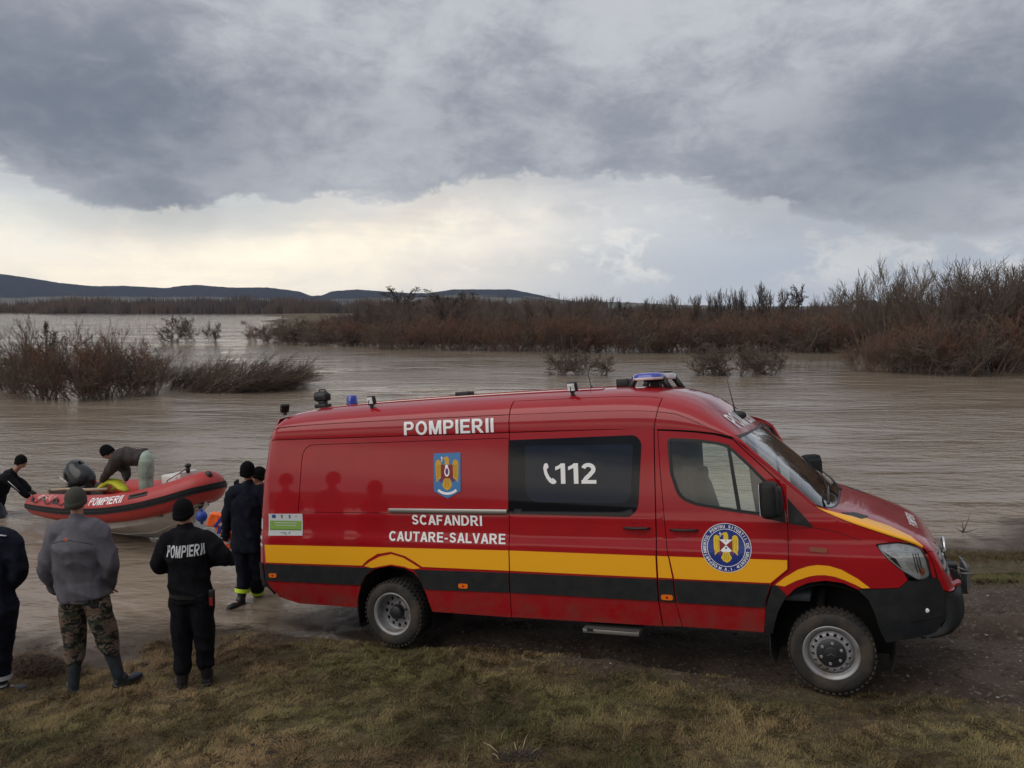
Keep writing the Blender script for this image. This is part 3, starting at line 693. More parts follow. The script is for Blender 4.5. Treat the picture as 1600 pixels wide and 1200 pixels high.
def van_side(s):
    f = S(s); near = s < 0
    # --- rear side panel with the pressed blind-window field
    press = rnd([(-1.19, 1.42), (-1.12, 2.165), (1.43, 2.178), (1.407, 1.42)], [.03, .16, .02, .02])
    top = [(x, 2.229) for x in np.linspace(1.438, -1.655, 12)]
    if near: px1 = [(sx1(.40), .40)] + [(sx1(z), z) for z in (.9, 1.5)]
    else: px1 = [(sx1(.40), .40)] + [(sx1(z), z) for z in (.9, 1.5)]
    poly = [(-1.60, .46), (-1.24, .385), (-.52, .385)] + [(-.45, .39)] + REAR_ARCH[1:-1] + [(.484, .40)] + px1 + top + [(-1.69, 2.0), (-1.737, 1.82), (-1.69, 1.815), (-1.695, 1.4), (-1.70, .83), (-1.687, .642)]
    side = P1('rear_side_panel', [M_red], f, poly, [inset(press, -.004)], st=SF)
    P1('pressed_panel', [M_red], f, inset(press, .002), parent=side, off=-.0045, st=SF)
    # tail light
    a = Acc(); tl = [(-1.737, 1.815), (-1.695, 1.81), (-1.70, 1.4), (-1.705, .83), (-1.80, .83), (-1.77, 1.4)]
    patch(a, f, tl, mi=0, st=(.02, .06)); 
    for z0, z1, q in ((1.215, 1.33, 1), (1.10, 1.135, 1), (1.02, 1.05, 1)): patch(a, f, [(-1.79, z0), (-1.709, z0), (-1.709, z1), (-1.785, z1)], mi=q, off=.003, thick=.004, st=(.02, .05))
    a.build('tail_light', [mat('red_lens', (.30, .006, .01), rough=.15, coat=1.), mat('clear_lens', (.55, .54, .54), rough=.15, coat=1.)], van)
    # pillar behind the cab door, cab door, wing
    pil = P1('door_pillar', [M_red], f, [(a_ + .006, b_) for a_, b_ in SEAM2[:-1]] + [(2.914, 2.222), (2.939, 2.214)] + [(a_ - .006, b_) for a_, b_ in DREAR[::-1][1:]], st=SF)
    fen = etop(3.625, 5.07, .005, 24)
    wingp = [(4.039, 1.375), (4.029, .985), (3.886, .855), (3.90, .80), (3.94, .745), (3.985, .745)] + FRONT_ARCH[4:9] + [(4.585, .852), (4.869, .866), (4.937, .926), (4.905, 1.0), (4.805, 1.09), (4.738, 1.175), (4.715, 1.205), (4.722, 1.222), (4.875, 1.238), (4.97, 1.222), (5.055, 1.188), (5.10, 1.08), (5.122, .94), (5.15, .93), (5.135, 1.03), (5.10, 1.12)] + [q for q in fen[::-1] if q[0] < 5.06] + [(3.62, 2.112), (3.705, 2.02), (3.812, 1.914), (3.965, 1.757), (4.007, 1.69), (4.026, 1.603)]
    wing = P1('front_wing', [M_red], f, wingp, st=(.06, .05))
    a = Acc(); patch(a, f, [(4.045, 1.595), (4.237, 1.362), (4.232, 1.348), (4.045, 1.378)], off=.003, thick=.004); a.build('corner_trim', M_dark, wing)
    # groove of the bonnet shoulder
    a = Acc(); seamline(a, f, [(4.045, 1.34), (4.25, 1.345), (4.42, 1.315), (4.603, 1.247)], .005, .001); a.build('shoulder_groove', M_seam, wing)
    return side, pil, wing
def cab_door(s, root, mirror=True):
    f = S(s)
    d = P1('front_door', [M_red], f, DREAR + DTOP, [WIN], parent=root, st=SF)
    a = Acc(); patch(a, f, inset(WIN, -.004), [inset(WIN, .022)], off=.003, thick=.02, st=(.1, .1))
    div = [(3.556, 2.066), (3.582, 2.066), (3.655, 1.465), (3.622, 1.468)]; patch(a, f, div, off=.002, thick=.02)
    a.build('window_frame', M_dark, d)
    P1('window_glass', [M_glass], f, inset(WIN, .018), parent=d, off=-.008, thick=0, st=(.2, .2))
    a = Acc(); patch(a, f, [(3.86, 1.765), (3.905, 1.722), (3.955, 1.735), (3.99, 1.685), (4.008, 1.60), (4.024, 1.382), (3.90, 1.41)], off=.008, thick=.012); a.build('mirror_mount', M_dark, d)
    a = Acc()
    handle(a, f, 3.021, 3.269, 1.308, s); a.build('door_handle', [M_dark, M_red], d)
    if mirror:
        a = Acc(); box(a, (3.915, s * 1.185, 1.612), (.13, .21, .31), bev=.05); box(a, (3.985, s * 1.185, 1.60), (.07, .17, .25), bev=.034)
        tube(a, [(3.93, s * .96, 1.50), (3.93, s * 1.12, 1.51)], .045, 8, flat=.6)
        m = a.build('wing_mirror', M_blk, d)
        a = Acc(); box(a, (3.847, s * 1.185, 1.62), (.006, .17, .26), bev=.003); a.build('mirror_glass', M_chrome, m)
    # inner skin of the door
    a = Acc(); patch(a, f, inset(DREAR + DTOP, .03), [inset(WIN, -.012)], off=-.05, thick=.012, st=(.2, .2)); a.build('inner_skin', M_int, d)
    return d
def handle(a, f, x0, x1, z, s):
    c = (x0 + x1) / 2; P = f([c], [z])[0]; y = P[1]
    patch(a, f, circ(c, z - .005, .062, 24), [circ(c, z - .005, .055, 24)], mi=1, off=.004, thick=.004, st=(.1, .1))
    tube(a, [(x0, y + s * .006, z), (x0 + .03, y + s * .028, z), (c, y + s * .034, z), (x1 - .03, y + s * .028, z), (x1, y + s * .006, z)], [.012, .016, .017, .016, .012], 8, mi=0, flat=.7)
def stripe(parent, f, poly, mats=None, name='yellow_stripe'):
    return P1(name, [M_yel], f, poly, parent=parent, off=.002, thick=0, st=(.12, .06))
def rub(parent, f, poly):
    return P1('rub_strip', [M_blk], f, poly, parent=parent, off=.013, thick=.016, st=(.12, .07))

for s in (-1, 1):
    f = S(s); side, pil, wing = van_side(s)
    if s < 0:
        # sliding door
        sd = [(sx1(.40) + .008, .402)] + [(a_ - .004, b_) for a_, b_ in SEAM2[:-1]] + [(2.903, 2.229)] + [(x, 2.229) for x in np.linspace(2.6, 1.7, 4)] + [(sx1(2.2) + .008, 2.229), (sx1(1.2) + .008, 1.2)]
        door = P1('sliding_door', [M_red], f, sd, st=SF)
    else:
        sd = [(sx1(.40) + .008, .402)] + [(a_ - .004, b_) for a_, b_ in SEAM2[:-1]] + [(2.903, 2.229), (2.2, 2.229), (sx1(2.2) + .008, 2.229), (sx1(1.2) + .008, 1.2)]
        door = P1('front_side_panel', [M_red], f, sd, st=SF)
    # tinted window, bonded
    wp = rnd([(1.437, 2.157), (2.735, 2.172), (2.785, 2.10), (2.73, 1.50), (2.66, 1.417), (1.412, 1.427)], [.01, .09, .04, .05, .10, .01])
    w = P1('side_window', [M_tint], f, wp, parent=door, off=.005, thick=.008, st=(.1, .03))
    ip = rnd([(1.61, 2.096), (2.707, 2.088), (2.663, 1.545), (1.60, 1.545)], [.03, .03, .10, .16])
    P1('window_pane', [M_tint2], f, ip, parent=w, off=.0065, thick=0, st=(.1, .06))
    if s < 0:
        a = Acc(); text_on(a, f, '112', 1.925, 2.338, 1.724, 1.920, off=.009, bold=.028)
        hs = [(1.800, 1.880), (1.812, 1.918), (1.838, 1.925), (1.850, 1.912), (1.856, 1.885), (1.846, 1.872), (1.836, 1.866), (1.842, 1.835), (1.862, 1.795), (1.885, 1.772), (1.896, 1.780), (1.912, 1.770), (1.934, 1.748), (1.930, 1.732), (1.912, 1.722), (1.890, 1.722), (1.862, 1.738), (1.832, 1.775), (1.810, 1.820)]
        patch(a, f, hs, off=.009, thick=0, st=(.1, .1)); a.build('emergency_number', M_white, w)
        a = Acc(); handle(a, f, 2.584, 2.833, 1.316, s); a.build('door_handle', [M_dark, M_red], door)
    fd = None
    if s < 0: fd = cab_door(-1, van)
    # stripes
    arc = [(.404, .868), (.33, .91), (.20, .975), (.03, 1.013), (-.14, .985), (-.27, .915), (-.347, .852)]
    stripe(side, f, [(-1.672, 1.04), (-.1, 1.057), (sx1(1.07) - .003, 1.07), (sx1(.87) - .003, .869)] + arc + [(-1.667, .836)])
    stripe(side, f, [(-.318, .848), (-.24, .898), (-.12, .955), (.035, .988), (.18, .955), (.29, .90), (.380, .852), (.30, .842), (.245, .845), (.19, .862), (.02, .878), (-.17, .842), (-.22, .832)])
    xa = sx1(.97) + .012
    stripe(door, f, [(xa, 1.070), (2.874, 1.066), (2.873, .868), (xa - .006, .869)])
    stripe(pil, f, [(2.892, 1.066), (2.990, 1.066), (3.019, .868), (2.892, .868)])
    rub(side, f, [(-1.678, .821), (-.185, .833), (-.304, .745), (-.372, .64), (-1.675, .632)])
    rub(side, f, [(.305, .836), (sx1(.84) - .003, .848), (sx1(.65) - .003, .655), (.43, .636), (.378, .72)])
    rub(door, f, [(sx1(.84) + .012, .848), (2.874, .853), (2.878, .655), (sx1(.65) + .012, .655)])
    rub(pil, f, [(2.893, .853), (3.023, .853), (3.037, .652), (2.893, .654)])
    P1('arch_trim', [M_blk], f, [(3.885, .85), (3.925, .842), (3.99, .775)] + [(3.985, .745), (3.925, .64), (3.885, .52), (3.86, .43), (3.80, .43), (3.80, .50), (3.825, .66)], off=.012, thick=.03, parent=wing, st=(.06, .06))
    Mk = []
    for x in (-1.564, .881, 2.964):
        if s < 0 or x < 2:
            z = .695; a = Acc(); patch(a, f, rnd([(x - .055, z - .024), (x + .055, z - .024), (x + .055, z + .024), (x - .055, z + .024)], .024), off=.020, thick=.008, st=(.05, .05)); patch(a, f, circ(x, z, .012, 8), mi=1, off=.022, thick=0); a.build('marker_lamp', [M_oran, M_red], van)
    # front wing stripes
    stripe(wing, f, [(3.908, .852), (3.99, .920), (4.101, .992), (4.18, 1.022), (4.256, 1.037), (4.35, 1.032), (4.443, 1.004), (4.56, .935), (4.652, .860), (4.592, .856), (4.54, .885), (4.463, .918), (4.39, .943), (4.316, .953), (4.25, .950), (4.19, .938), (4.08, .895), (3.982, .842)])
    a = Acc(); x = 4.27; patch(a, f, rnd([(4.20, 1.148), (4.34, 1.140), (4.34, 1.178), (4.20, 1.186)], .016), off=.010, thick=.012, st=(.05, .05)); a.build('side_repeater', mat('dark_orange_lens', (.22, .045, .01), rough=.2, coat=1.), wing)
    # headlamp: reflector bowl behind a clear lens
    hl = rnd([(4.722, 1.214), (4.875, 1.229), (4.97, 1.213), (5.050, 1.180), (5.092, 1.08), (5.113, .952), (5.07, .926), (5.016, .923), (4.901, 1.000), (4.81, 1.085), (4.738, 1.172)], .02)
    a = Acc(); patch(a, f, hl, off=-.014, thick=0, st=(.04, .04)); patch(a, f, inset(hl, -.003), [inset(hl, .004)], mi=1, off=.001, thick=.03, st=(.05, .05))
    lamp = a.build('headlight', [M_refl, M_dark], van)
    a = Acc(); patch(a, f, inset(hl, .003), off=.0, thick=0, st=(.05, .05)); a.build('lens', M_lens, lamp)
    a = Acc()
    patch(a, f, [(4.76, 1.165), (4.86, 1.10), (4.90, 1.02), (4.84, 1.075), (4.775, 1.15)], off=-.010, thick=.003, mi=1); 
    patch(a, f, [(4.80, 1.175), (5.035, 1.155), (5.045, 1.145), (4.80, 1.160)], off=-.008, thick=.004, mi=0)
    for x0 in (4.985, 5.005, 5.025): patch(a, f, [(x0, 1.14), (x0 + .007, 1.14), (x0 + .037, .98), (x0 + .03, .98)], off=-.009, thick=.003, mi=1)
    patch(a, f, [(4.925, 1.085), (4.965, 1.065), (4.94, 1.06)], off=-.006, thick=.004, mi=0); patch(a, f, [(4.93, 1.05), (4.99, 1.055), (4.985, .985)], off=-.006, thick=.004, mi=0)
    p = f([5.055], [.99])[0]; ell(a, p + np.array([-.01, -s * .010, 0]), (.022, .008, .034), 10, 8, mi=2)
    a.build('lamp_insert', [mat('bright_insert', (.8, .82, .84), rough=.25, metal=.5), M_dark, M_oran], lamp)
    # bumper side
    bs = [(4.583, .846), (4.869, .860), (4.94, .920), (5.02, .915), (5.118, .940), (5.185, .90), (5.215, .76), (5.205, .60), (5.12, .49), (5.015, .463), (4.75, .412), (4.729, .46)] + FRONT_ARCH[::-1][1:5]
    P1('bumper_corner', [M_blk], f, bs, off=.006, thick=.03, st=(.05, .05))
    a = Acc(); patch(a, f, rnd([(4.985, .70), (5.135, .725), (5.12, .63), (4.965, .615)], .03), off=.008, thick=.012, mi=0, st=(.05, .05)); patch(a, f, [(4.94, .607), (5.165, .632), (5.168, .622), (4.96, .597)], off=.014, thick=.01, mi=1, st=(.05, .05))
    p = f([5.06], [.675])[0]; ell(a, p + np.array([0, s * .004, 0]), (.024, .008, .020), 12, 8, mi=2); a.build('fog_lamp', [M_dark, M_blk, M_refl], van)
    # rear bumper corner
    P1('rear_bumper_corner', [M_blk], f, rnd([(-1.815, .822), (-1.705, .822), (-1.690, .642), (-1.603, .462), (-1.74, .455), (-1.80, .54)], .02), off=.014, thick=.05, st=(.03, .05))
    # inner liner that closes the seams
    LT = [(x_, ez(x_) + .02) for x_ in np.linspace(4.24, 2.9, 16)]
    lp = [(-1.66, .47), (-1.24, .40), (-.47, .40)] + REAR_ARCH[1:-1] + [(.484, .41), (3.80, .42)] + [(3.86, .43)] + FRONT_ARCH[1:-4] + [(4.72, .88), (5.02, .95), (5.05, 1.15), (4.8, 1.25), (4.3, 1.48)] + LT + [(1, 2.24), (-1.58, 2.24)]

    if s > 0: lp = [(-1.66, .47), (-1.24, .40), (-.47, .40)] + REAR_ARCH[1:-1] + [(.484, .41), (2.95, .42), (2.93, 2.19), (1, 2.21), (-1.58, 2.21)]
    P1('inner_liner', [M_seam], f, lp, [inset(WIN, -.008)] if s < 0 else [], off=-.030, thick=.004, st=(.3, .2))
    if s > 0:
        P1('sill_liner', [M_seam], f, [(3.97, .75)] + FRONT_ARCH[4:9] + [(4.72, .88), (5.02, .95), (5.05, 1.15), (4.8, 1.25), (4.3, 1.46), (4.06, 1.60), (4.04, .99)], off=-.030, thick=.004, st=(.3, .2))
    # mud flaps
    a = Acc(); box(a, (-.445, s * .85, .40), (.012, .24, .44)); a.build('mud_flap', M_dark, van)
    a = Acc(); box(a, (3.835, s * .86, .44), (.012, .24, .42)); a.build('mud_flap', M_blk, van)
    # cab door stripes and emblem go with the near door
    if s < 0:
        stripe(fd, f, [(3.003, 1.066), (3.313, 1.066), (4.017, 1.069), (4.013, .992), (3.868, .866), (3.037, .866)])
        rub(fd, f, [(3.037, .853), (3.868, .853), (3.822, .72), (3.806, .651), (3.053, .652)])
near_rear = [o for o in van.children if o.name.startswith('rear_side_panel')][0]
near_slide = [o for o in van.children if o.name.startswith('sliding_door')][0]
near_door = [o for o in van.children if o.name.startswith('front_door')][0]
# far-side cab door stands open
hx, hy = 4.03, .975
grp = empty('open_door_pivot'); cd = cab_door(1, grp)
ang = R_(-DOOR_OPEN) if 'DOOR_OPEN' in globals() else R_(-57)
Rz = Matrix.Translation((hx, hy, 0)) @ Matrix.Rotation(ang, 4, 'Z') @ Matrix.Translation((-hx, -hy, 0))
for o in [cd] + list(cd.children) + [q for c in cd.children for q in c.children]: o.data.transform(Rz)
cd.parent = van; cd['label'] = 'red cab door standing open on the water side'; bpy.data.objects.remove(grp)

fR = S(-1)
a = Acc(); text_on(a, fR, 'SCAFANDRI', .300, 1.116, 1.302, 1.408, off=.004, bold=.014); a.build('lettering_scafandri', M_white, near_rear)
a = Acc(); text_on(a, fR, 'CAUTARE-SALVARE', .014, 1.372, 1.128, 1.232, off=.004, bold=.014); a.build('lettering_cautare_salvare', M_white, near_rear)
a = Acc(); box(a, (.715, -.985, 1.453), (1.38, .03, .040), bev=.006); box(a, (.715, -.998, 1.453), (1.36, .012, .010)); a.build('slide_rail', M_alu, near_rear)
def eagle(a, f, cx, cz, w, h, gold, tailmi, off):
    def q(pts, mi, o=0.): patch(a, f, [(cx + x * w, cz + y * h) for x, y in pts], mi=mi, off=off + o, thick=0, st=(.1, .1))
    for sg in (-1, 1):
        wing_ = [(sg * .24, .30), (sg * .27, .44), (sg * .36, .50), (sg * .46, .46), (sg * .50, .34), (sg * .49, -.05), (sg * .46, -.38), (sg * .36, -.26), (sg * .26, -.20)]
        q(wing_ if sg > 0 else wing_[::-1], gold)
        for k in range(3):
            x = sg * (.30 + .06 * k); q([(x, .30), (x + .012, .30), (x + .012, -.14 - .05 * k), (x, -.14 - .05 * k)], 6, .0006)
        q([(sg * .24, -.12), (sg * .34, -.30), (sg * .26, -.38), (sg * .12, -.22)][::sg], 5)
    q([(-.10, .28), (-.09, .52), (-.20, .46), (-.19, .52), (-.08, .60), (.04, .62), (.10, .52), (.10, .28)], gold)
    q([(-.235, .40), (-.21, .40), (-.21, .62), (-.235, .62)], 3); q([(-.27, .55), (-.175, .55), (-.175, .575), (-.27, .575)], 3)
    q([(-.10, -.18), (-.22, -.48), (-.12, -.62), (0, -.68), (.12, -.62), (.22, -.48), (.10, -.18)], gold)
    for k in (-1, 0, 1): q([(k * .06 - .006, -.26), (k * .06 + .006, -.26), (k * .09 + .006, -.56), (k * .09 - .006, -.56)], 6, .0006)
    q([(-.26, .30), (-.26, -.16), (-.14, -.22), (.14, -.22), (.26, -.16), (.26, .30)][::-1], tailmi, .0007)
EM = [mat('emblem_blue', (.010, .028, .21), rough=.4, coat=.4), mat('emblem_gold', (.62, .34, .02), rough=.4), mat('emblem_dark_red', (.22, .012, .015), rough=.4), M_white,
      mat('emblem_sky_blue', (.03, .17, .42), rough=.4, coat=.4), mat('emblem_violet', (.14, .03, .12), rough=.5), mat('emblem_line', (.18, .08, .01), rough=.6), mat('emblem_yellow', (.75, .52, .02), rough=.4)]
# shield emblem
a = Acc(); sh = [(.574, 2.040), (.889, 2.046), (.883, 1.655), (.727, 1.577), (.570, 1.652)]
patch(a, fR, sh, mi=4, off=.002, thick=0, st=(.1, .1)); eagle(a, fR, .728, 1.842, .270, .27, 1, 2, .0035)
patch(a, fR, circ(.728, 1.850, .030, 18, .05), mi=3, off=.0052, thick=0); patch(a, fR, circ(.728, 1.855, .018, 14, .036), mi=5, off=.0060, thick=0); patch(a, fR, [(.712, 1.885), (.742, 1.885), (.746, 1.912), (.730, 1.925), (.708, 1.915)], mi=3, off=.0066, thick=0)
def arcband(c, r0, r1, a0, a1, n=12): return [(c[0] + r1 * math.cos(R_(a0 + (a1 - a0) * i / n)), c[1] + r1 * math.sin(R_(a0 + (a1 - a0) * i / n))) for i in range(n + 1)] + [(c[0] + r0 * math.cos(R_(a1 + (a0 - a1) * i / n)), c[1] + r0 * math.sin(R_(a1 + (a0 - a1) * i / n))) for i in range(n + 1)]
patch(a, fR, arcband((.728, 1.80), .160, .186, 232, 308), mi=3, off=.0045, thick=0, st=(.1, .1))
a.build('shield_emblem', EM, near_rear)
# round emblem on the cab door with its ring of lettering
a = Acc(); cx, cz, r = 3.511, 1.158, .2155
patch(a, fR, circ(cx, cz, r, 48), mi=3, off=.0035, thick=0, st=(.05, .02)); patch(a, fR, circ(cx, cz, r - .005, 48), mi=0, off=.0043, thick=0, st=(.05, .02))
patch(a, fR, circ(cx, cz, .166, 48), [circ(cx, cz, .161, 48)], mi=3, off=.0052, thick=0, st=(.1, .1))
eagle(a, fR, cx, cz + .01, .215, .205, 7, 3, .0055)
for sg in (-1, 1): patch(a, fR, [(cx + sg * .056, cz + .070), (cx, cz + .022), (cx + sg * .056, cz - .030)][::-sg], mi=2, off=.0068, thick=0)
patch(a, fR, circ(cx, cz + .052, .010, 8), mi=5, off=.0070, thick=0); patch(a, fR, circ(cx, cz - .002, .010, 8), mi=4, off=.0070, thick=0)
def arctext(s, r_, a_mid, step, inward=False, h=.027):
    n = len(s)
    for i, ch in enumerate(s):
        if ch == ' ': continue
        V, Fc = text2d(ch, .02); V = V * h; V[:, 0] -= (V[:, 0].max() + V[:, 0].min()) / 2
        th = R_(a_mid - (i - (n - 1) / 2) * step * (1 if not inward else -1)); rot = th - math.pi / 2 + (math.pi if inward else 0)
        c_, s_ = math.cos(rot), math.sin(rot); Q = np.stack([V[:, 0] * c_ - V[:, 1] * s_, V[:, 0] * s_ + V[:, 1] * c_], 1)
        rr = r_ + (h if inward else 0); u = cx + rr * math.cos(th) + Q[:, 0]; v = cz + rr * math.sin(th) + Q[:, 1]
        P = fR(u, v); P[:, 1] -= .0075; k, l, m_ = Fc[0][:3]
        if np.cross(P[l] - P[k], P[m_] - P[k])[1] > 0: Fc = [q[::-1] for q in Fc]
        a.add(P, Fc, 3, np.tile((0, -1., .05), (len(P), 1)))
arctext('DEPARTAMENTUL PENTRU SITUATII DE URGENTA', .174, 90, 7.6); arctext('M.A.I.', .174, 270, 7.5, True); 
for sg in (-1, 1): patch(a, fR, circ(cx + .19 * math.sin(R_(28 * sg)), cz - .19 * math.cos(R_(28 * sg)), .006, 6), mi=3, off=.0055, thick=0)
a.build('round_emblem', EM, near_door)
# funding placard
a = Acc(); patch(a, fR, [(-1.615, 1.145), (-1.131, 1.156), (-1.129, 1.398), (-1.612, 1.393)], mi=0, off=.002, thick=0, st=(.1, .05))
patch(a, fR, [(-1.595, 1.222), (-1.148, 1.226), (-1.147, 1.318), (-1.594, 1.316)], mi=1, off=.0035, thick=0, st=(.1, .05)); patch(a, fR, [(-1.595, 1.208), (-1.148, 1.212), (-1.148, 1.226), (-1.595, 1.222)], mi=4, off=.0035, thick=0, st=(.1, .05))
patch(a, fR, [(-1.56, 1.345), (-1.507, 1.345), (-1.507, 1.384), (-1.56, 1.384)], mi=2, off=.0035, thick=0)
for x in (-1.43, -1.32): patch(a, fR, [(x, 1.345), (x + .022, 1.345), (x + .024, 1.384), (x - .002, 1.384)], mi=3, off=.0035, thick=0)
patch(a, fR, [(-1.235, 1.362), (-1.215, 1.378), (-1.205, 1.350), (-1.215, 1.366)], mi=3, off=.0035, thick=0)
for z, x0, x1, m_ in ((1.290, -1.53, -1.21, 0), (1.262, -1.51, -1.22, 0), (1.178, -1.44, -1.36, 3), (1.165, -1.39, -1.345, 3)): patch(a, fR, [(x0, z), (x1, z), (x1, z + .007), (x0, z + .007)], mi=m_, off=.0045, thick=0)
patch(a, fR, [(-1.33, 1.172), (-1.312, 1.190), (-1.300, 1.205), (-1.305, 1.182), (-1.318, 1.168)], mi=3, off=.0045, thick=0)
a.build('funding_placard', [mat('placard_white', (.52, .53, .55), rough=.4), mat('placard_green', (.20, .36, .06), rough=.4), mat('placard_blue', (.02, .06, .22), rough=.4), mat('placard_grey', (.12, .12, .13), rough=.5), mat('placard_dark_green', (.09, .19, .02), rough=.5)], near_rear)

# --- roof: side strips with pressed seams, then roof skin, then the sloping front over the cab
v1, v0 = .731, .527
for sg in (-1, 1):
    pp = lambda pts: [(x, sg * v) for x, v in pts]
    us = P1('upper_side_panel', [M_red], TOP, pp([(-1.74, .995), (1.434, .995), (1.440, v1 + .006), (-1.0, v1 + .006), (-1.72, v1 + .02)]), st=(.12, .05), thick=.008)
    if sg < 0:
        P1('upper_door_panel', [M_red], TOP, pp([(1.446, .995), (2.902, .995), (2.902, v1 + .004), (1.448, v1 + .004)]), parent=near_slide, st=(.12, .05), thick=.008)
        P1('upper_door_panel', [M_red], TOP, pp([(1.448, v1 - .002), (2.902, v1 - .002), (2.902, v0 + .006), (1.452, v0 + .006)]), parent=near_slide, st=(.12, .05), thick=.008)
    else:
        P1('upper_side_panel', [M_red], TOP, pp([(1.446, .995), (2.902, .995), (2.902, v0 + .006), (1.452, v0 + .006)]), st=(.12, .05), thick=.008)
a = Acc(); text_on(a, lambda u, v: TOP(u, -v), 'POMPIERII', .218, 1.272, .995, .765, off=.006, sub=3); a.build('lettering_pompierii', M_white, [o for o in van.children if o.name == 'upper_side_panel'][0])
roofp = [(-1.74, v1 - .004), (1.438, v1 - .004), (1.442, v0 - .002), (2.910, v0 - .002), (2.910, .995), (3.2, .995), (3.42, .992), (3.575, .985), (3.585, .90), (3.592, .6), (3.60, 0)]
roof = P1('roof', [M_red], TOP, roofp + [(x, -v) for x, v in roofp[::-1][1:]], hint=TH, st=(.08, .05), thick=.012)
a = Acc(); seamline(a, TOP, [(2.912, -v1), (3.08, -v1), (3.22, -v1 - .05), (3.36, -v1 - .13), (3.50, -.97)], .008, .001); a.build('roof_seam', M_seam, roof)
a = Acc()
for y in (-.32, 0, .32): patch(a, TOP, [(-1.2, y - .03), (2.3, y - .03), (2.3, y + .03), (-1.2, y + .03)], off=.008, thick=.009, hint=TH, st=(.3, .1))
a.build('roof_rib', M_red, roof)
P1('roof_liner', [M_seam], TOP, [(-1.70, .99), (3.50, .99), (3.56, .9), (3.56, -.9), (3.50, -.99), (-1.70, -.99)], hint=TH, off=-.03, thick=.004, st=(.3, .2))
# windscreen, pillars, bonnet, nose
wsp = rnd([(3.605, .80), (4.185, .845), (4.215, .6), (4.225, .3), (4.225, 0), (4.225, -.3), (4.215, -.6), (4.185, -.845), (3.605, -.80), (3.60, 0)], [.03, .03, 0, 0, 0, 0, 0, .03, .03, 0])
ws = P1('windscreen', [M_wind], TOP, wsp, hint=(1, 0, 1), thick=0, off=-.004, st=(.1, .06))
a = Acc(); patch(a, TOP, inset(wsp, -.006), [inset(wsp, .012)], hint=(1, 0, 1), off=-.002, thick=.01, st=(.1, .06)); a.build('windscreen_seal', M_dark, ws)
for sg in (-1, 1):
    P1('windscreen_pillar', [M_red], TOP, [(x, sg * v) for x, v in [(3.580, .985), (3.586, .90), (3.592, .805), (3.610, .806), (4.185, .852), (4.205, .86), (4.205, .995), (3.9, .998)]], hint=(1, 0, 1), st=(.06, .04))
bon = [(4.235, 0), (4.232, .45), (4.222, .75), (4.214, .99), (4.5, .992), (4.8, .992), (5.0, .990), (5.065, .98), (5.085, .90), (5.10, .6), (5.105, 0)]
bonnet = P1('bonnet', [M_red], TOP, bon + [(x, -v) for x, v in bon[::-1][1:-1]], hint=TH, st=(.06, .05))
for sg in (-1, 1):
    P1('yellow_stripe', [M_yel], TOP, [(x, sg * v) for x, v in [(4.225, .985), (4.5, .985), (4.8, .985), (5.0, .982), (5.055, .965), (5.03, .80), (4.9, .58), (4.7, .50), (4.5, .52), (4.3, .74)]], parent=bonnet, hint=TH, off=.002, thick=0, st=(.06, .03))
    a = Acc(); patch(a, TOP, [(x, sg * v) for x, v in rnd([(4.33, .62), (4.40, .46), (4.52, .44), (4.50, .60)], .01)], hint=TH, off=.003, thick=.004, st=(.05, .03)); a.build('bonnet_vent', M_dark, bonnet)
a = Acc(); tx = lambda u, v: TOP(v, u)
text_on(a, tx, 'POMPIERII', -.42, .42, 3.555, 3.40, hint=(1, 0, 1), off=.005, sub=2); a.build('lettering_pompierii', M_white, roof)
a = Acc(); text_on(a, tx, 'POMPIERII', -.22, .22, 4.97, 4.87, hint=TH, off=.004, sub=2); a.build('lettering_pompierii', M_white, bonnet)
# nose panel, grille with chrome bars and star
nose = [(5.10, .60), (5.095, .90), (5.085, .975), (5.18, .985), (5.4, .985), (5.50, .97), (5.52, .80), (5.53, 0)]
gr = rnd([(5.125, -.60), (5.125, .60), (5.30, .66), (5.46, .50), (5.46, -.50), (5.30, -.66)], .03)
np_ = P1('nose_panel', [M_red], TOP, nose + [(x, -v) for x, v in nose[::-1][1:]] + [(5.115, -.3), (5.115, .3)], [gr], hint=(1, 0, .3), st=(.04, .06))
a = Acc(); patch(a, TOP, inset(gr, -.004), hint=(1, 0, 0), off=-.03, thick=0, st=(.05, .06)); grl = a.build('grille', M_dark, van)
for t0, w_ in ((5.17, .57), (5.27, .62), (5.37, .56)):
    P1('grille_bar', [M_alu], TOP, [(t0 - .028, -w_), (t0 - .028, w_), (t0 + .022, w_), (t0 + .022, -w_)], parent=grl, hint=(1, 0, 0), off=-.002, thick=.03, st=(.03, .08))
a = Acc(); cst = TOP([5.27], [0])[0] + np.array([.03, 0, 0]); ring = [(cst[0], cst[1] + .105 * math.cos(t), cst[2] + .105 * math.sin(t)) for t in np.linspace(0, 2 * math.pi, 33)]
tube(a, ring, .011, 8, up=(1, 0, 0), cap=False)
for k in range(3):
    t = math.pi / 2 + k * 2 * math.pi / 3; tube(a, [cst, cst + np.array([0, .10 * math.cos(t), .10 * math.sin(t)])], [.016, .004], 6)
a.build('star_badge', M_chrome, grl)
bmp = [(5.535, .985), (5.6, .99), (5.8, .99), (5.9, .99), (5.97, .98)]
fb = P1('front_bumper', [M_blk], TOP, bmp + [(x, -v) for x, v in bmp[::-1]], hint=(1, 0, 0), off=.006, thick=.03, st=(.05, .06))
a = Acc(); patch(a, TOP, rnd([(5.68, -.45), (5.68, .45), (5.86, .42), (5.86, -.42)], .03), hint=(1, 0, 0), off=.008, thick=.004, st=(.08, .08)); a.build('air_intake', M_seam, fb)
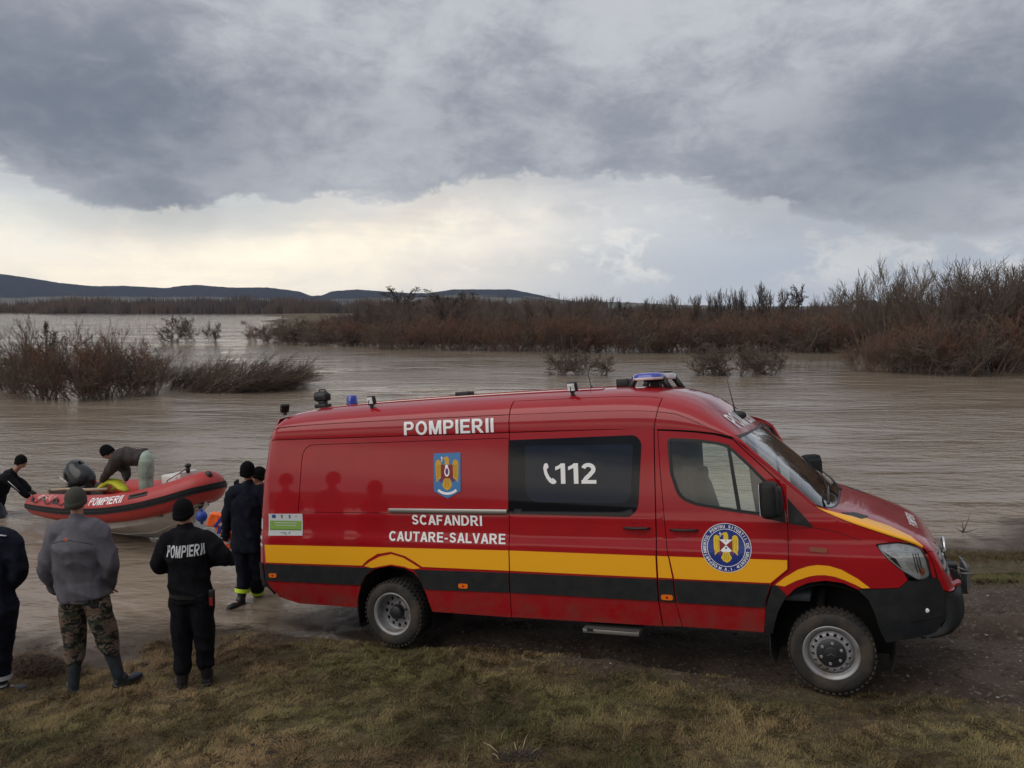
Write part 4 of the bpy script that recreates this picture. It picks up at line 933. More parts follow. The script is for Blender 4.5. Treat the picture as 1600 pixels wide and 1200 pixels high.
# rear doors
def BK(y, z):
    y = np.asarray(y, float); z = np.asarray(z, float); xr = np.interp(z, [q[0] for q in XRT], [q[1] for q in XRT]); return np.stack([xr - .05 * (1 - (y / .9) ** 2), y, z], 1)
for sg in (-1, 1):
    rd = P1('rear_door', [M_red], BK, [(sg * .006, .84), (sg * .86, .84), (sg * .845, 1.8), (sg * .80, 2.30), (sg * .70, 2.47), (sg * .3, 2.52), (sg * .006, 2.52)], hint=(-1, 0, 0), st=(.1, .08))
    P1('rear_window', [M_tint], BK, rnd([(sg * .14, 1.42), (sg * .70, 1.42), (sg * .67, 2.05), (sg * .14, 2.05)], .06), parent=rd, hint=(-1, 0, 0), off=.004, thick=.006)
a = Acc(); box(a, (-1.80, 0, .66), (.16, 1.72, .32), bev=.04); a.build('rear_bumper', M_blk, van)
# underbody and wheel wells
a = Acc(); box(a, (1.75, 0, .62), (2.35, 1.72, .34)); box(a, (-1.0, 0, .60), (1.05, 1.6, .30)); box(a, (1.9, .35, .40), (4.3, .10, .14)); box(a, (1.9, -.35, .40), (4.3, .10, .14)); box(a, (4.95, 0, .62), (.45, 1.2, .30))
for x in (0, 4.325): tube(a, [(x, -.8, .33), (x, .8, .33)], .06, 10); ell(a, (x, .1, .33), (.16, .16, .16), 12, 8)
tube(a, [(.2, .1, .35), (4.1, .1, .36)], .04, 8); tube(a, [(-1.5, -.4, .38), (.8, -.4, .36)], .045, 8)
for x, r in ((0, .47), (4.325, .50)):
    for s in (-1, 1):
        th = np.linspace(R_(-25), R_(205), 20); V = []; 
        for t in th:
            V += [(x + r * math.cos(t), s * .955, .36 + r * math.sin(t)), (x + r * math.cos(t), s * .45, .36 + r * math.sin(t))]
        a.add(V, [(2 * i, 2 * i + 1, 2 * i + 3, 2 * i + 2) for i in range(19)], 0); a.add(V[1::2], [tuple(range(20))], 0)
tube(a, [(4.2, -.74, .35), (4.27, -.62, .75)], .035, 8); tube(a, [(.05, -.55, .35), (.1, -.5, .75)], .035, 8)
a.build('underbody', M_under, van)
a = Acc(); box(a, (2.417, -.93, .345), (.545, .22, .045), bev=.008); box(a, (2.22, -1.042, .352), (.06, .006, .022), mi=1); box(a, (2.417, -1.041, .366), (.53, .004, .006), mi=1); a.build('side_step', [M_alu, M_dark], van)
# cab interior
a = Acc(); box(a, (3.6, 0, .72), (1.15, 1.75, .06)); patch(a, lambda u, v: np.stack([3.03 + 0 * u, u, v], 1), [(-.86, .75), (.86, .75), (.84, 2.0), (.6, 2.45), (-.6, 2.45), (-.84, 2.0)], hint=(1, 0, 0), thick=.02)
a.build('cab_bulkhead', M_int, van)
a = Acc(); box(a, (4.16, 0, 1.28), (.42, 1.70, .22), bev=.07); box(a, (4.08, .42, 1.43), (.22, .46, .12), bev=.04); box(a, (4.32, 0, 1.08), (.28, 1.4, .34)); a.build('dashboard', M_int, van)
a = Acc(); ring = [(3.80 + .10 * math.sin(t), .42 + .20 * math.cos(t), 1.42 + .18 * math.sin(t)) for t in np.linspace(0, 2 * math.pi, 25)]; tube(a, ring, .016, 8, cap=False); tube(a, [(3.80, .42, 1.42), (4.05, .42, 1.32)], .03, 8); a.build('steering_wheel', M_dark, van)
for y in (-.46, .46):
    a = Acc(); box(a, (3.40, y, 1.02), (.5, .50, .16), bev=.05); Mx = rotm(0, R_(8), 0)
    box(a, (3.14, y, 1.28), (.14, .48, .62), bev=.055, M=Matrix.Rotation(R_(-16), 3, 'Y')); box(a, (3.085, y, 1.64), (.09, .26, .16), bev=.04)
    a.build('cab_seat', M_seat, van)
# wipers
a = Acc()
for y0, y1 in ((-.62, -.05), (.10, .68)):
    q0, q1 = TOP([4.20], [np.sign(y0) * min(.8, abs(y0) / .93)])[0], TOP([4.13], [y1 / .95])[0]
    tube(a, [q0 + np.array([.03, 0, .03]), (q0 + q1) / 2 + np.array([.02, 0, .05]), q1 + np.array([.01, 0, .03])], [.014, .010, .006], 6)
a.build('wiper', M_dark, van)
# wheels
def wheel(x, s, z, kind, y_out=.975, R=.340):
    w = empty('wheel', (x, s * y_out, z)); w.parent = van; n = 64; A = Acc(); W = .20
    prof = [(.215, -.006), (.235, .006), (.265, .010), (.300, .008), (.325, -.004), (R - .004, -.022), (R, -.045), (R, -W + .045), (R - .004, -W + .022), (.325, -W), (.26, -W), (.215, -W + .01)]
    Ms = np.diag([1, s, 1])
    lathe(A, prof, n, M=Ms)
    for k in range(44):
        t = 2 * math.pi * k / 44; q = Matrix.Rotation(-t, 3, 'Y')
        for yy, dt in ((-.03, 0), (-.10, .07), (-.165, 0)):
            q2 = Matrix.Rotation(-(t + dt), 3, 'Y'); p = q2 @ Vector((R + .002, 0, 0)); box(A, (p.x, s * yy, p.z), (.014, .052, .026), M=q2)
    if kind == 'rear': lathe(A, [(r, y - .235) for r, y in prof], n, M=Ms)
    A.build('tyre', M_tyre, w, auto=40)
    A = Acc()
    if kind == 'rear':
        lathe(A, [(.200, -.012), (.216, .004), (.228, .006), (.229, -.003), (.218, -.012), (.206, -.03), (.200, -.09), (.190, -.125), (.182, -.128)], 48, M=Ms)
        disc_y = -.128; hole_r, nh, rr = .150, 12, .0165; ro = .185
        fm = lambda u, v: np.stack([u, s * (disc_y + .0 * u), v], 1)
        patch(A, fm, circ(0, 0, ro, 48), [circ(hole_r * math.cos(R_(360 / nh * k)), hole_r * math.sin(R_(360 / nh * k)), rr, 10, .021) for k in range(nh)] + [circ(0, 0, .075, 24)], hint=(0, s, 0), thick=.015, st=(.08, .08))
        lathe(A, [(.118, -.127), (.115, -.119), (.078, -.117)], 32, M=Ms)
    else:
        lathe(A, [(.188, -.03), (.196, -.012), (.204, -.006), (.216, .004), (.228, .006), (.229, -.003), (.216, -.014), (.204, -.030), (.192, -.045), (.182, -.045)], 48, M=Ms)
        fm = lambda u, v: np.stack([u, s * (-.012 - 1.0 * np.maximum(np.hypot(u, v) - .15, 0) - .0 * u), v], 1)
        hole_r, nh, rr = .150, 16, .0155
        patch(A, fm, circ(0, 0, .180, 48), [circ(hole_r * math.cos(R_(360 / nh * k + 8)), hole_r * math.sin(R_(360 / nh * k + 8)), rr, 10) for k in range(nh)] + [circ(0, 0, .10, 24)], hint=(0, s, 0), thick=.02, st=(.06, .06))
    A.build('rim', M_rim, w, auto=40)
    A = Acc(); lathe(A, [(.22, -.06), (.22, -.15), (.02, -.15)] if kind != 'rear' else [(.22, -.15), (.22, -.19), (.02, -.19)], 24, M=Ms); A.build('brake_drum', M_under, w)
    A = Acc()
    if kind == 'rear':
        lathe(A, [(.078, -.125), (.074, -.09), (.068, -.055), (.05, -.045), (.0, -.043)], 24, M=Ms)
        for k in range(6): t = R_(60 * k + 15); lathe(A, [(.013, -.118), (.013, -.102), (.0, -.100)], 6, M=Ms, o=(.100 * math.cos(t), 0, .100 * math.sin(t)))
    else:
        lathe(A, [(.118, -.012), (.118, -.002), (.108, .006), (.06, .010), (.056, .018), (.045, .022), (.0, .022)], 36, M=Ms)
        for k in range(3): t = R_(90 + 120 * k); tube(A, [(0, s * .024, 0), (.040 * math.cos(t), s * .024, .040 * math.sin(t))], [.006, .002], 4, mi=1)
        for k in range(6): t = R_(60 * k + 22); lathe(A, [(.013, .004), (.013, .012), (.009, .014), (.0, .012)], 10, mi=2, M=Ms, o=(.086 * math.cos(t), 0, .086 * math.sin(t)))
    A.build('hub', [mat('hub_plastic', (.018, .018, .020), rough=.5), mat('hub_star', (.05, .05, .055), rough=.35), M_rim], w, auto=35)
    return w
for s in (-1, 1):
    wheel(0., s, .345, 'rear', .985); wheel(4.325, s, .293, 'front', .985)
# roof equipment
def roof_at(x, y):
    v = np.linspace(0, .98, 60); P = TOP(np.full(60, x), v); i = np.argmin(np.abs(P[:, 1] - abs(y))); return P[i][2]
def work_lamp(x, y, yaw, tilt=0.):
    z = roof_at(x, y); A = Acc(); Mq = rotm(R_(yaw), R_(tilt), 0)
    box(A, np.array([x, y, z + .085]), (.045, .105, .095), bev=.012, M=Mq); q = Mq @ np.array([.027, 0, 0]); box(A, np.array([x, y, z + .085]) + q, (.006, .082, .072), mi=1, M=Mq)
    for k in (-.02, .0, .02): q = Mq @ np.array([-.028, k, 0]); box(A, np.array([x, y, z + .085]) + q, (.014, .006, .08), M=Mq)
    box(A, (x, y, z + .02), (.03, .03, .05)); tube(A, [(x, y - .058, z + .085), (x, y - .058, z + .03), (x, y + .058, z + .03), (x, y + .058, z + .085)], .006, 5)
    return A.build('work_lamp', [M_dark, M_refl], van)
work_lamp(-1.60, -.62, 150, 25); work_lamp(-.30, -.72, -105, -12); work_lamp(2.06, -.70, -105, -12)
x, y = -1.36, -.2; z = roof_at(x, y); A = Acc()
box(A, (x, y, z + .03), (.20, .16, .06), bev=.01); box(A, (x, y, z + .08), (.11, .10, .06), bev=.01); tube(A, [(x - .11, y, z + .17), (x - .07, y, z + .17), (x + .06, y, z + .17), (x + .10, y, z + .17)], [.075, .082, .078, .055], 16)
box(A, (x + .02, y, z + .16), (.16, .15, .11), bev=.02); tube(A, [(x - .06, y, z + .22), (x - .05, y, z + .275), (x + .05, y, z + .275), (x + .07, y, z + .20)], .012, 6); ell(A, (x - .112, y, z + .17), (.012, .066, .066), 12, 8, mi=1)
so_ = A.build('searchlight', [M_dark, M_refl], van); z = roof_at(-1.36, -.2); so_.data.transform(Matrix.Translation((-1.36, -.2, z)) @ Matrix.Scale(.82, 4) @ Matrix.Translation((1.36, .2, -z)))
x, y = -.93, -.2; z = roof_at(x, y); A = Acc(); lathe(A, [(.066, 0), (.066, .02), (.060, .10), (.050, .112), (0, .115)], 20, M=((1, 0, 0), (0, 0, 1), (0, 1, 0)), o=(x, y, z)); lathe(A, [(.072, -.01), (.072, .012), (.0, .012)], 20, mi=1, M=((1, 0, 0), (0, 0, 1), (0, 1, 0)), o=(x, y, z)); A.build('blue_beacon', [M_blue, M_dark], van)
A = Acc(); box(A, (.55, -.1, roof_at(.55, -.1) + .02), (.18, .14, .05), bev=.01); A.build('roof_vent', M_dark, van)
A = Acc(); box(A, (2.42, -.1, roof_at(2.42, .1) + .04), (.13, .12, .08), bev=.01); A.build('siren_box', M_dark, van)
tb = Acc(); tube(tb, [(2.10, -.2, 2.60), (2.06, -.2, 2.86)], .004, 4); tube(tb, [(2.10, -.2, 2.60), (2.098, -.2, 2.66)], .012, 6); tb.build('thin_aerial', M_dark, van)
# light bar: two swept lamp housings on legs
A = Acc(); lb = empty('light_bar', (0, 0, 0)); lb.parent = van; zr = roof_at(2.75, 0)
box(A, (2.74, 0, zr + .075), (.20, .30, .045), bev=.015)
for y in (-.30, .30): tube(A, [(2.60, y, zr + .10), (2.53, y, zr - .03)], .022, 6, flat=1.6); tube(A, [(2.86, y, zr + .10), (2.96, y, zr - .05)], .022, 6, flat=1.6)
box(A, (2.74, 0, zr + .03), (.10, .12, .09)); A.build('bar_frame', M_dark, lb)
for sg, mm in ((-1, 0), (1, 1)):
    A = Acc()
    def LBM(u, v): return u
    n = 24; base = [(2.74 - .03 * sg * 0 + .155 * math.copysign(abs(math.cos(t)) ** .7, math.cos(t)), sg * .27 + .19 * math.copysign(abs(math.sin(t)) ** .6, math.sin(t))) for t in np.linspace(0, 2 * math.pi, n, endpoint=False)]
    V = []; 
    for sc_, dz in ((.92, .070), (1.0, .078), (1.0, .095), (.97, .118), (.85, .135), (.5, .143), (.05, .145)): V += [(2.74 + (px - 2.74) * sc_, sg * .27 + (py - sg * .27) * sc_, zr + dz) for px, py in base]
    Fc = [(i * n + j, i * n + (j + 1) % n, (i + 1) * n + (j + 1) % n, (i + 1) * n + j) for i in range(6) for j in range(n)]
    k = np.arange(len(Fc)) // n
    A.add(V, [f for f, q in zip(Fc, k) if q >= 2], 0); A.add(V, [f for f, q in zip(Fc, k) if q < 2], 1); A.add(V[:n], [tuple(range(n))[::-1]], 1)
    A.build('lamp_dome', [M_blue if sg < 0 else mat('clear_lamp_dome', (.42, .38, .40), rough=.15, coat=1.), M_refl], lb)
A = Acc()
for k in range(5): box(A, (2.74, .16 + .05 * k, zr + .148), (.20, .012, .010), mi=0)
box(A, (2.74, .46, zr + .095), (.22, .06, .05), mi=1, bev=.01); A.build('lamp_fins', [M_dark, mat('red_side_lens', (.35, .03, .03), rough=.3)], lb)
# aerial foot above the windscreen
P = TOP([3.46], [-.04])[0]; A = Acc(); ell(A, P + np.array([-.02, 0, .01]), (.10, .035, .05), 12, 8); tube(A, [P + np.array([-.03, 0, .05]), P + np.array([-.10, 0, .42])], [.006, .003], 5); tube(A, [P + np.array([-.03, 0, .04]), P + np.array([-.045, 0, .12])], .010, 6); A.build('roof_aerial', M_dark, van)
# winch in front of the bumper

A = Acc(); cx = 5.47; zc = .80
box(A, (5.36, 0, .66), (.20, .80, .03)); box(A, (cx, 0, .655), (.26, .56, .02)); box(A, (cx - .02, 0, .86), (.16, .14, .06), bev=.01)
tube(A, [(cx - .02, -.26, .76), (cx - .02, .26, .76)], .075, 16); 
for y in (-.25, -.10, .10, .25): tube(A, [(cx - .02, y - .012, .76), (cx - .02, y + .012, .76)], .098, 16)
A.add([(cx - .14, -.29, .65), (cx + .12, -.29, .65), (cx + .12, -.29, .74), (cx - .02, -.29, .90), (cx - .12, -.29, .90)] + [(cx - .14, -.275, .65), (cx + .12, -.275, .65), (cx + .12, -.275, .74), (cx - .02, -.275, .90), (cx - .12, -.275, .90)], [(0, 1, 2, 3, 4), (9, 8, 7, 6, 5)] + [(i, i + 5, (i + 1) % 5 + 5, (i + 1) % 5) for i in range(5)], 0, smooth=False)
box(A, (cx + .135, 0, .80), (.012, .50, .20), mi=1); box(A, (cx + .150, 0, .86), (.04, .26, .05), mi=1, bev=.01); box(A, (cx + .150, -.16, .79), (.05, .02, .22), mi=1); box(A, (cx + .150, .16, .79), (.05, .02, .22), mi=1)
tube(A, [(cx + .03, -.30, .86), (cx + .20, -.30, .86)], .008, 5, mi=1); tube(A, [(cx + .03, -.30, .92), (cx + .14, -.28, .88)], .008, 5, mi=1)
for z, y in ((.74, -.33), (.66, -.36)): tube(A, [(5.36, y, z), (5.38, y - .02, z)], .028, 12, mi=1)
box(A, (5.43, -.33, .70), (.14, .05, .10)); 
wo = A.build('winch', [M_dark, mat('dull_steel', (.20, .20, .20), rough=.5, metal=.6)], van)
for v_ in wo.data.vertices: v_.co.x = 5.36 + (v_.co.x - 5.36) * .72 - .10; v_.co.z = .80 + (v_.co.z - .80) * .85
A = Acc(); tube(A, [(5.22, -.60, .93), (5.25, -.60, .86), (5.28, -.57, .81), (5.34, -.50, .82)], .030, 8); A.build('recovery_tube', M_red, van)
# ------------------------------------------------------------------ bare winter trees and brush
M_bark = mat('winter_bark', (.13, .10, .085), rough=.95, spec=.1, col2=(.18, .14, .115), nscale=3)
M_twig_r = mat('reddish_twigs', (.175, .098, .068), rough=.95, spec=.1, col2=(.125, .085, .064), nscale=.6, coords='Object')
M_twig_g = mat('grey_brown_twigs', (.115, .088, .070), rough=.95, spec=.1, col2=(.16, .122, .095), nscale=.8)
M_twig_d = mat('dark_twigs', (.07, .056, .050), rough=.95, spec=.1, col2=(.11, .085, .07), nscale=.8)
def branching(seed, h, spread=.6, stems=1, levels=4, kids=(5, 5, 5), thick=.012, lean=(0, 0), droop=0., base_r=.15, trunk=.3, wob=.12, tipw=.006, up=.35, shape=1.0, jitter=.3):
    """returns (trunk Acc, crown Acc) of tapered bare branches of total height about h"""
    r_ = random.Random(seed); T = Acc(); K = Acc()
    def seg(acc, pts, r0, r1, n):
        m = len(pts); rad = [r0 + (r1 - r0) * i / (m - 1) for i in range(m)]
        P = np.array(pts, float); D = P[-1] - P[0]; D /= np.linalg.norm(D) + 1e-9; s = np.cross(D, (0, 0, 1.)); 
        if np.linalg.norm(s) < .1: s = np.cross(D, (1., 0, 0))
        s /= np.linalg.norm(s); w = np.cross(s, D); a = np.arange(n) / n * 2 * math.pi; V = []
        for p, q in zip(P, rad): V.append(p + q * (np.cos(a)[:, None] * s + np.sin(a)[:, None] * w))
        V = np.concatenate(V); F_ = [(i * n + j, i * n + (j + 1) % n, (i + 1) * n + (j + 1) % n, (i + 1) * n + j) for i in range(m - 1) for j in range(n)]
        acc.add(V, F_)
    def grow(p, d, L, r, lev):
        n = 4 if lev == 0 else (3 if lev < levels - 1 else 2); pts = [p]; q = np.array(p, float); dd = np.array(d, float)
        for i in range(n):
            dd = dd + np.array([r_.gauss(0, wob), r_.gauss(0, wob), r_.gauss(0, wob * .6) + up * .12 - droop * .25 * (lev > 0)]); dd /= np.linalg.norm(dd)
            q = q + dd * L / n; pts.append(tuple(q))
        last = lev >= levels - 1; r1 = tipw if last else max(r * .45, tipw)
        seg(T if lev == 0 else K, pts, r, r1, 5 if lev == 0 else 3)
        if last: return
        k = kids[min(lev, len(kids) - 1)]; k = max(2, int(k + r_.uniform(-1, 1)))
        for j in range(k):
            t = (trunk if lev == 0 else .2) + (1 - (trunk if lev == 0 else .2)) * (j + r_.random() * .8) / k; t = min(t, .99)
            i = min(int(t * n), n - 1); u = t * n - i; b = np.array(pts[i]) * (1 - u) + np.array(pts[i + 1]) * u; ax = np.array(pts[i + 1]) - np.array(pts[i]); ax /= np.linalg.norm(ax)
            az = r_.uniform(0, 2 * math.pi); side = np.array([math.cos(az), math.sin(az), r_.uniform(-.2, .3)]); side -= ax * (side @ ax); side /= np.linalg.norm(side) + 1e-9
            an = spread * r_.uniform(.6, 1.25); nd = ax * math.cos(an) + side * math.sin(an) + np.array([0, 0, up * .3 - droop * .4]); nd /= np.linalg.norm(nd)
            grow(tuple(b), nd, L * r_.uniform(.42, .66) * (1.1 - .35 * t * shape), max(r * (1 - .55 * t) * .55, tipw * 1.3), lev + 1)
    for s_ in range(stems):
        a = r_.uniform(0, 2 * math.pi); rr = base_r * math.sqrt(r_.random()) if stems > 1 else 0
        out = r_.uniform(.2, 1.) * spread if stems > 1 else .05
        d = np.array([math.cos(a) * out + lean[0], math.sin(a) * out + lean[1], 1.]); d /= np.linalg.norm(d)
        grow((rr * math.cos(a), rr * math.sin(a), -.3), d, h * (r_.uniform(.55, .8) if stems > 1 else .72), thick * h / 4 * (r_.uniform(.6, 1.1)), 0)
    return T, K
def variant(name, mat_k, **k):
    T, K = branching(**k); t = T.build('trunk', M_bark); c = K.build('crown', mat_k)
    zs = [v.co.z for v in c.data.vertices]; top = np.percentile(zs, 99.7); 
    out = (t.data, c.data, top); bpy.data.objects.remove(t); bpy.data.objects.remove(c); return out
VAR = {
 'oak': [variant('oak', M_twig_d, seed=s, h=7, spread=.85, levels=5, kids=(7, 5, 5, 4), thick=.11, tipw=.020, trunk=.32, wob=.16, up=.25) for s in (1, 2)],
 'poplar': [variant('poplar', M_twig_d, seed=s, h=8, spread=.42, levels=4, kids=(13, 6, 5), thick=.06, tipw=.016, trunk=.15, wob=.08, up=.55) for s in (3, 4, 5)],
 'willow': [variant('willow', M_twig_g, seed=s, h=7, spread=.62, stems=4, base_r=.4, levels=4, kids=(8, 6, 5), thick=.042, tipw=.010, trunk=.2, up=.5) for s in (6, 7, 8)],
 'brush': [variant('brush', M_twig_r, seed=s, h=3.2, spread=.80, stems=13, base_r=1.2, levels=4, kids=(6, 5, 4), thick=.034, tipw=.008, trunk=.1, up=.38, wob=.17) for s in (9, 10, 11)],
 'brushg': [variant('brushg', M_twig_g, seed=s, h=3.2, spread=.95, stems=12, base_r=1.2, levels=4, kids=(6, 5, 4), thick=.034, tipw=.008, trunk=.1, up=.3, wob=.2) for s in (12, 13)],
 'bush': [variant('bush', M_twig_g, seed=s, h=2.2, spread=1.1, stems=9, base_r=.5, levels=4, kids=(6, 5, 3), thick=.055, tipw=.010, trunk=.08, up=.22, wob=.2) for s in (14, 15, 16)],
 'lean': [variant('lean', M_twig_g, seed=s, h=2.6, spread=.45, stems=30, base_r=.6, levels=3, kids=(6, 5), thick=.025, tipw=.006, trunk=.15, up=.1, droop=.15, wob=.10, lean=(1.5, 0)) for s in (17, 18)],
 'farbush': [variant('farbush', M_twig_g, seed=s, h=3., spread=.95, stems=7, base_r=.35, levels=4, kids=(6, 5, 4), thick=.045, tipw=.014, trunk=.10, up=.3, wob=.18) for s in (31, 32, 33)],
 'sapling': [variant('sapling', M_twig_g, seed=s, h=2., spread=.5, stems=3, base_r=.3, levels=3, kids=(5, 3), thick=.016, tipw=.004, trunk=.3, up=.5, wob=.08) for s in (19, 20)],
}
def plant(kind, x, y, h, name, label, cat, group=None, wide=1.0, rz=None, z=None, i=None):
    v = VAR[kind]; t, c, top = v[(random.randrange(len(v)) if i is None else i % len(v))]
    r = empty(name, (x, y, (max(float(height(x, y, False)), -.25) if z is None else z)), (0, 0, random.uniform(0, 6.28) if rz is None else rz))
    s = h / top; r.scale = (s * wide, s * wide, s); tag(r, label, cat, group)
    for nm, me in (('trunk', t), ('crown', c)):
        o = bpy.data.objects.new(nm, me); C.objects.link(o); o.parent = r
    return r
def plant_px(kind, px, base, top, name, label, cat, group=None, depth=None, **k):
    """stands where the waterline pixel (px, base) meets the flood, tall enough to reach row `top`"""
    p = on_water(px, base) if depth is None else at_depth(px, base, depth)
    h = (base - top) / F * p[1] * 1.0; return plant(kind, p[0], p[1], h, name, label, cat, group, z=0., **k)

# clump of brush standing in the flood on the left
G = 'stems of the half drowned brush clump at the left'
for i, (px, b, t, kd, w) in enumerate([(8, 606, 548, 'bush', .9), (30, 612, 532, 'brushg', .8), (48, 616, 522, 'brush', .7), (70, 618, 494, 'willow', .9), (88, 619, 500, 'oak', .6), (62, 622, 545, 'brushg', .9), (98, 622, 530, 'brush', .8), (120, 624, 536, 'brushg', .9), (150, 622, 512, 'brush', .6), (145, 624, 545, 'brush', .9), (165, 623, 540, 'brushg', .9), (185, 621, 530, 'brush', .8), (205, 619, 538, 'brushg', .8), (228, 614, 545, 'brushg', .9), (248, 608, 552, 'brushg', .9), (110, 602, 520, 'brush', .8), (180, 600, 524, 'brush', .8), (215, 596, 530, 'brushg', .8), (20, 600, 545, 'brushg', .9)]):
    plant_px(kd, px, b, t, 'flooded_shrub' if kd != 'oak' else 'flooded_tree', 'brown bare shrub standing in the water in the dense clump at the left' if i not in (3, 4) else ('tallest bare tree with several stems in the left clump' if i == 3 else 'dark crooked bare tree beside the tallest one in the left clump'), 'shrub' if i not in (3, 4) else 'tree', G if i not in (3, 4) else None, wide=w)
for i, (px, b, t, w) in enumerate([(262, 606, 562, 1.), (290, 611, 560, 1.1), (322, 612, 552, 1.2), (350, 612, 555, 1.3), (400, 608, 560, 1.3), (425, 604, 562, 1.2), (300, 604, 552, 1.), (375, 606, 562, 1.1)]):
    plant_px('lean', px, b, t, 'flooded_shrub', 'bare shrub swept over to the right by the current beside the left clump', 'shrub', 'shrubs bent over by the current', wide=w, rz=random.uniform(-.4, .4))
plant_px('sapling', 45, 615, 575, 'flooded_stump', 'thin dark stems at the left edge of the drowned brush clump', 'shrub', wide=1.)
for px in (3, 105, 120, 134, 150, 163, 176, 190, 205, 222, 236, 262, 275):
    plant_px('sapling', px + random.uniform(-5, 5), random.uniform(528, 542), random.uniform(496, 506), 'flooded_sapling', 'thin bare sapling poking out of the water behind the left brush clump', 'sapling', 'thin saplings standing in the flood', wide=.7)
plant_px('farbush', 272, 535, 494, 'small_bare_tree', 'small forked bare tree alone in the water left of centre', 'tree', wide=.8, i=1)
plant_px('farbush', 292, 535, 494, 'small_bare_tree', 'slim bare tree with two upright stems next to the forked tree in the water', 'tree', wide=.6, i=2)
plant_px('farbush', 333, 535, 502, 'flooded_shrub', 'low round bare shrub in the water right of the small forked tree', 'shrub', wide=.7)
plant_px('bush', 380, 506, 500, 'flooded_shrub', 'tiny dark shrub far out in the water', 'shrub', wide=1.)
plant_px('farbush', 455, 538, 496, 'spreading_bush', 'dark spreading bush with a thick short trunk at the left end of the thicket', 'bush', wide=1.25, i=0)
plant_px('farbush', 420, 537, 508, 'spreading_bush', 'low spreading bush in the water left of the thick trunked bush', 'bush', wide=1.2, i=1)
plant_px('bush', 500, 540, 506, 'spreading_bush', 'pale twigged spreading bush just right of the thick trunked bush', 'bush', wide=1.2, i=2)
plant_px('bush', 545, 541, 510, 'spreading_bush', 'pale twigged bush where the thicket starts above the van roof', 'bush', wide=1.2, i=0)
plant_px('farbush', 876, 586, 546, 'midstream_bush', 'half drowned bush with thin grey twigs in midstream behind the van roof', 'bush', wide=1.1, i=1)
plant_px('farbush', 908, 586, 546, 'midstream_bush', 'smaller half drowned bush joined to the midstream bush on its right', 'bush', wide=1.2, i=2)
plant_px('farbush', 945, 586, 552, 'midstream_bush', 'lowest and rightmost of the grey midstream bushes behind the blue light bar', 'bush', wide=1.0, i=0)
for px, b, t, w in ((1098, 585, 546, 1.1), (1125, 586, 538, 1.0), (1152, 587, 533, 1.1), (1180, 586, 538, 1.0), (1205, 585, 548, 1.0)):
    plant_px('farbush', px, b, t, 'dark_bush', 'dark rounded bush in the water right of the light bar', 'bush', 'dark rounded bushes right of the light bar', wide=w)
for k in range(12):
    plant_px('sapling', 1222 + k * 10 + random.uniform(-3, 3), 582, random.uniform(552, 560), 'flooded_sapling', 'thin upright stem in the row standing in the water at the right', 'sapling', 'row of thin upright stems in the water', wide=1.)
# long thicket on the far bank, nearest row
G = 'low reddish brush along the far bank'
x = 395
while x < 1360:
    b = np.interp(x, (395, 560, 700, 1000, 1360), (534, 543, 549, 552, 552)) - random.uniform(0, 5); t = np.interp(x, (395, 480, 560, 1000, 1360), (508, 498, 494, 496, 492)) + random.uniform(-10, 16)
    plant_px(random.choice(['brush', 'brush', 'brushg']), x, b, t, 'bank_brush', 'reddish brown brush in the long thicket on the far bank', 'brush', G, wide=random.uniform(.9, 1.2)); x += random.uniform(11, 17)
x = 540
while x < 1620:
    d = random.uniform(82, 108); t = random.uniform(484, 506) - (6 if x > 1000 else 0)
    p = at_depth(x, 500, d); plant(random.choice(['willow', 'brush', 'brushg']), p[0], d, (CH + (480 - t) / F * d), 'bank_shrub', 'tall brown shrub behind the front row of the thicket', 'shrub', 'tall shrubs deeper in the thicket', wide=random.uniform(.75, 1.1)); x += random.uniform(9, 14)
def tree_d(kind, px, top, d, label, group=None, wide=1., name='bare_tree', i=None):
    p = at_depth(px, 500, d); return plant(kind, p[0], d, CH + (480 - top) / F * d, name, label, 'tree', group, wide=wide, i=i)
tree_d('oak', 640, 449, 98, 'tallest bare tree left of centre with a rounded crown over the thicket', wide=1.7, i=0)
tree_d('oak', 692, 454, 100, 'dark dense crowned bare tree right of the tallest one left of centre', wide=1.5, i=1)
tree_d('oak', 722, 457, 101, 'second dense crowned bare tree, touching the first on its right', wide=1.5, i=0)
for px, t in ((752, 466), (775, 472), (602, 480), (575, 478), (800, 474), (828, 470), (660, 470)): tree_d(random.choice(['oak', 'willow']), px, t, random.uniform(104, 125), 'lower bare tree standing up out of the thicket near the middle', 'lower bare trees near the middle', wide=.8)
for px, t in ((885, 468), (907, 470), (955, 464), (968, 466), (925, 474), (850, 476)): tree_d('poplar', px, t, random.uniform(110, 130), 'slim bare tree behind the light bar in front of the pale hills', 'slim bare trees in front of the hills', wide=.8)
for px, t in ((1020, 470), (1035, 464), (1047, 463), (1062, 470)): tree_d('willow', px, t, 105, 'fan shaped pale bare tree right of the light bar', 'fan shaped pale bare trees', wide=.7)
for px in (1095, 1106, 1118, 1128, 1140, 1150, 1160, 1171, 1181, 1192, 1203, 1214): tree_d('poplar', px + random.uniform(-3, 3), random.uniform(438, 458) if px > 1120 else random.uniform(450, 462), random.uniform(92, 104), 'slender dark bare tree in the tall row right of the light bar', 'tall row of slender dark trees', wide=.85)
for px, t in ((1238, 446), (1250, 450), (1225, 458)): tree_d('oak', px, t, 95, 'dark bushy crowned tree at the right end of the slender row', 'dark bushy crowned trees ending the row', wide=.7)
for k in range(44):
    px = random.uniform(560, 1100); tree_d(random.choice(['willow', 'oak', 'willow', 'poplar']), px, random.uniform(460, 484), random.uniform(80, 102), 'small bare tree rising a little above the brush of the far bank', 'small bare trees along the far bank', wide=random.uniform(.8, 1.3))
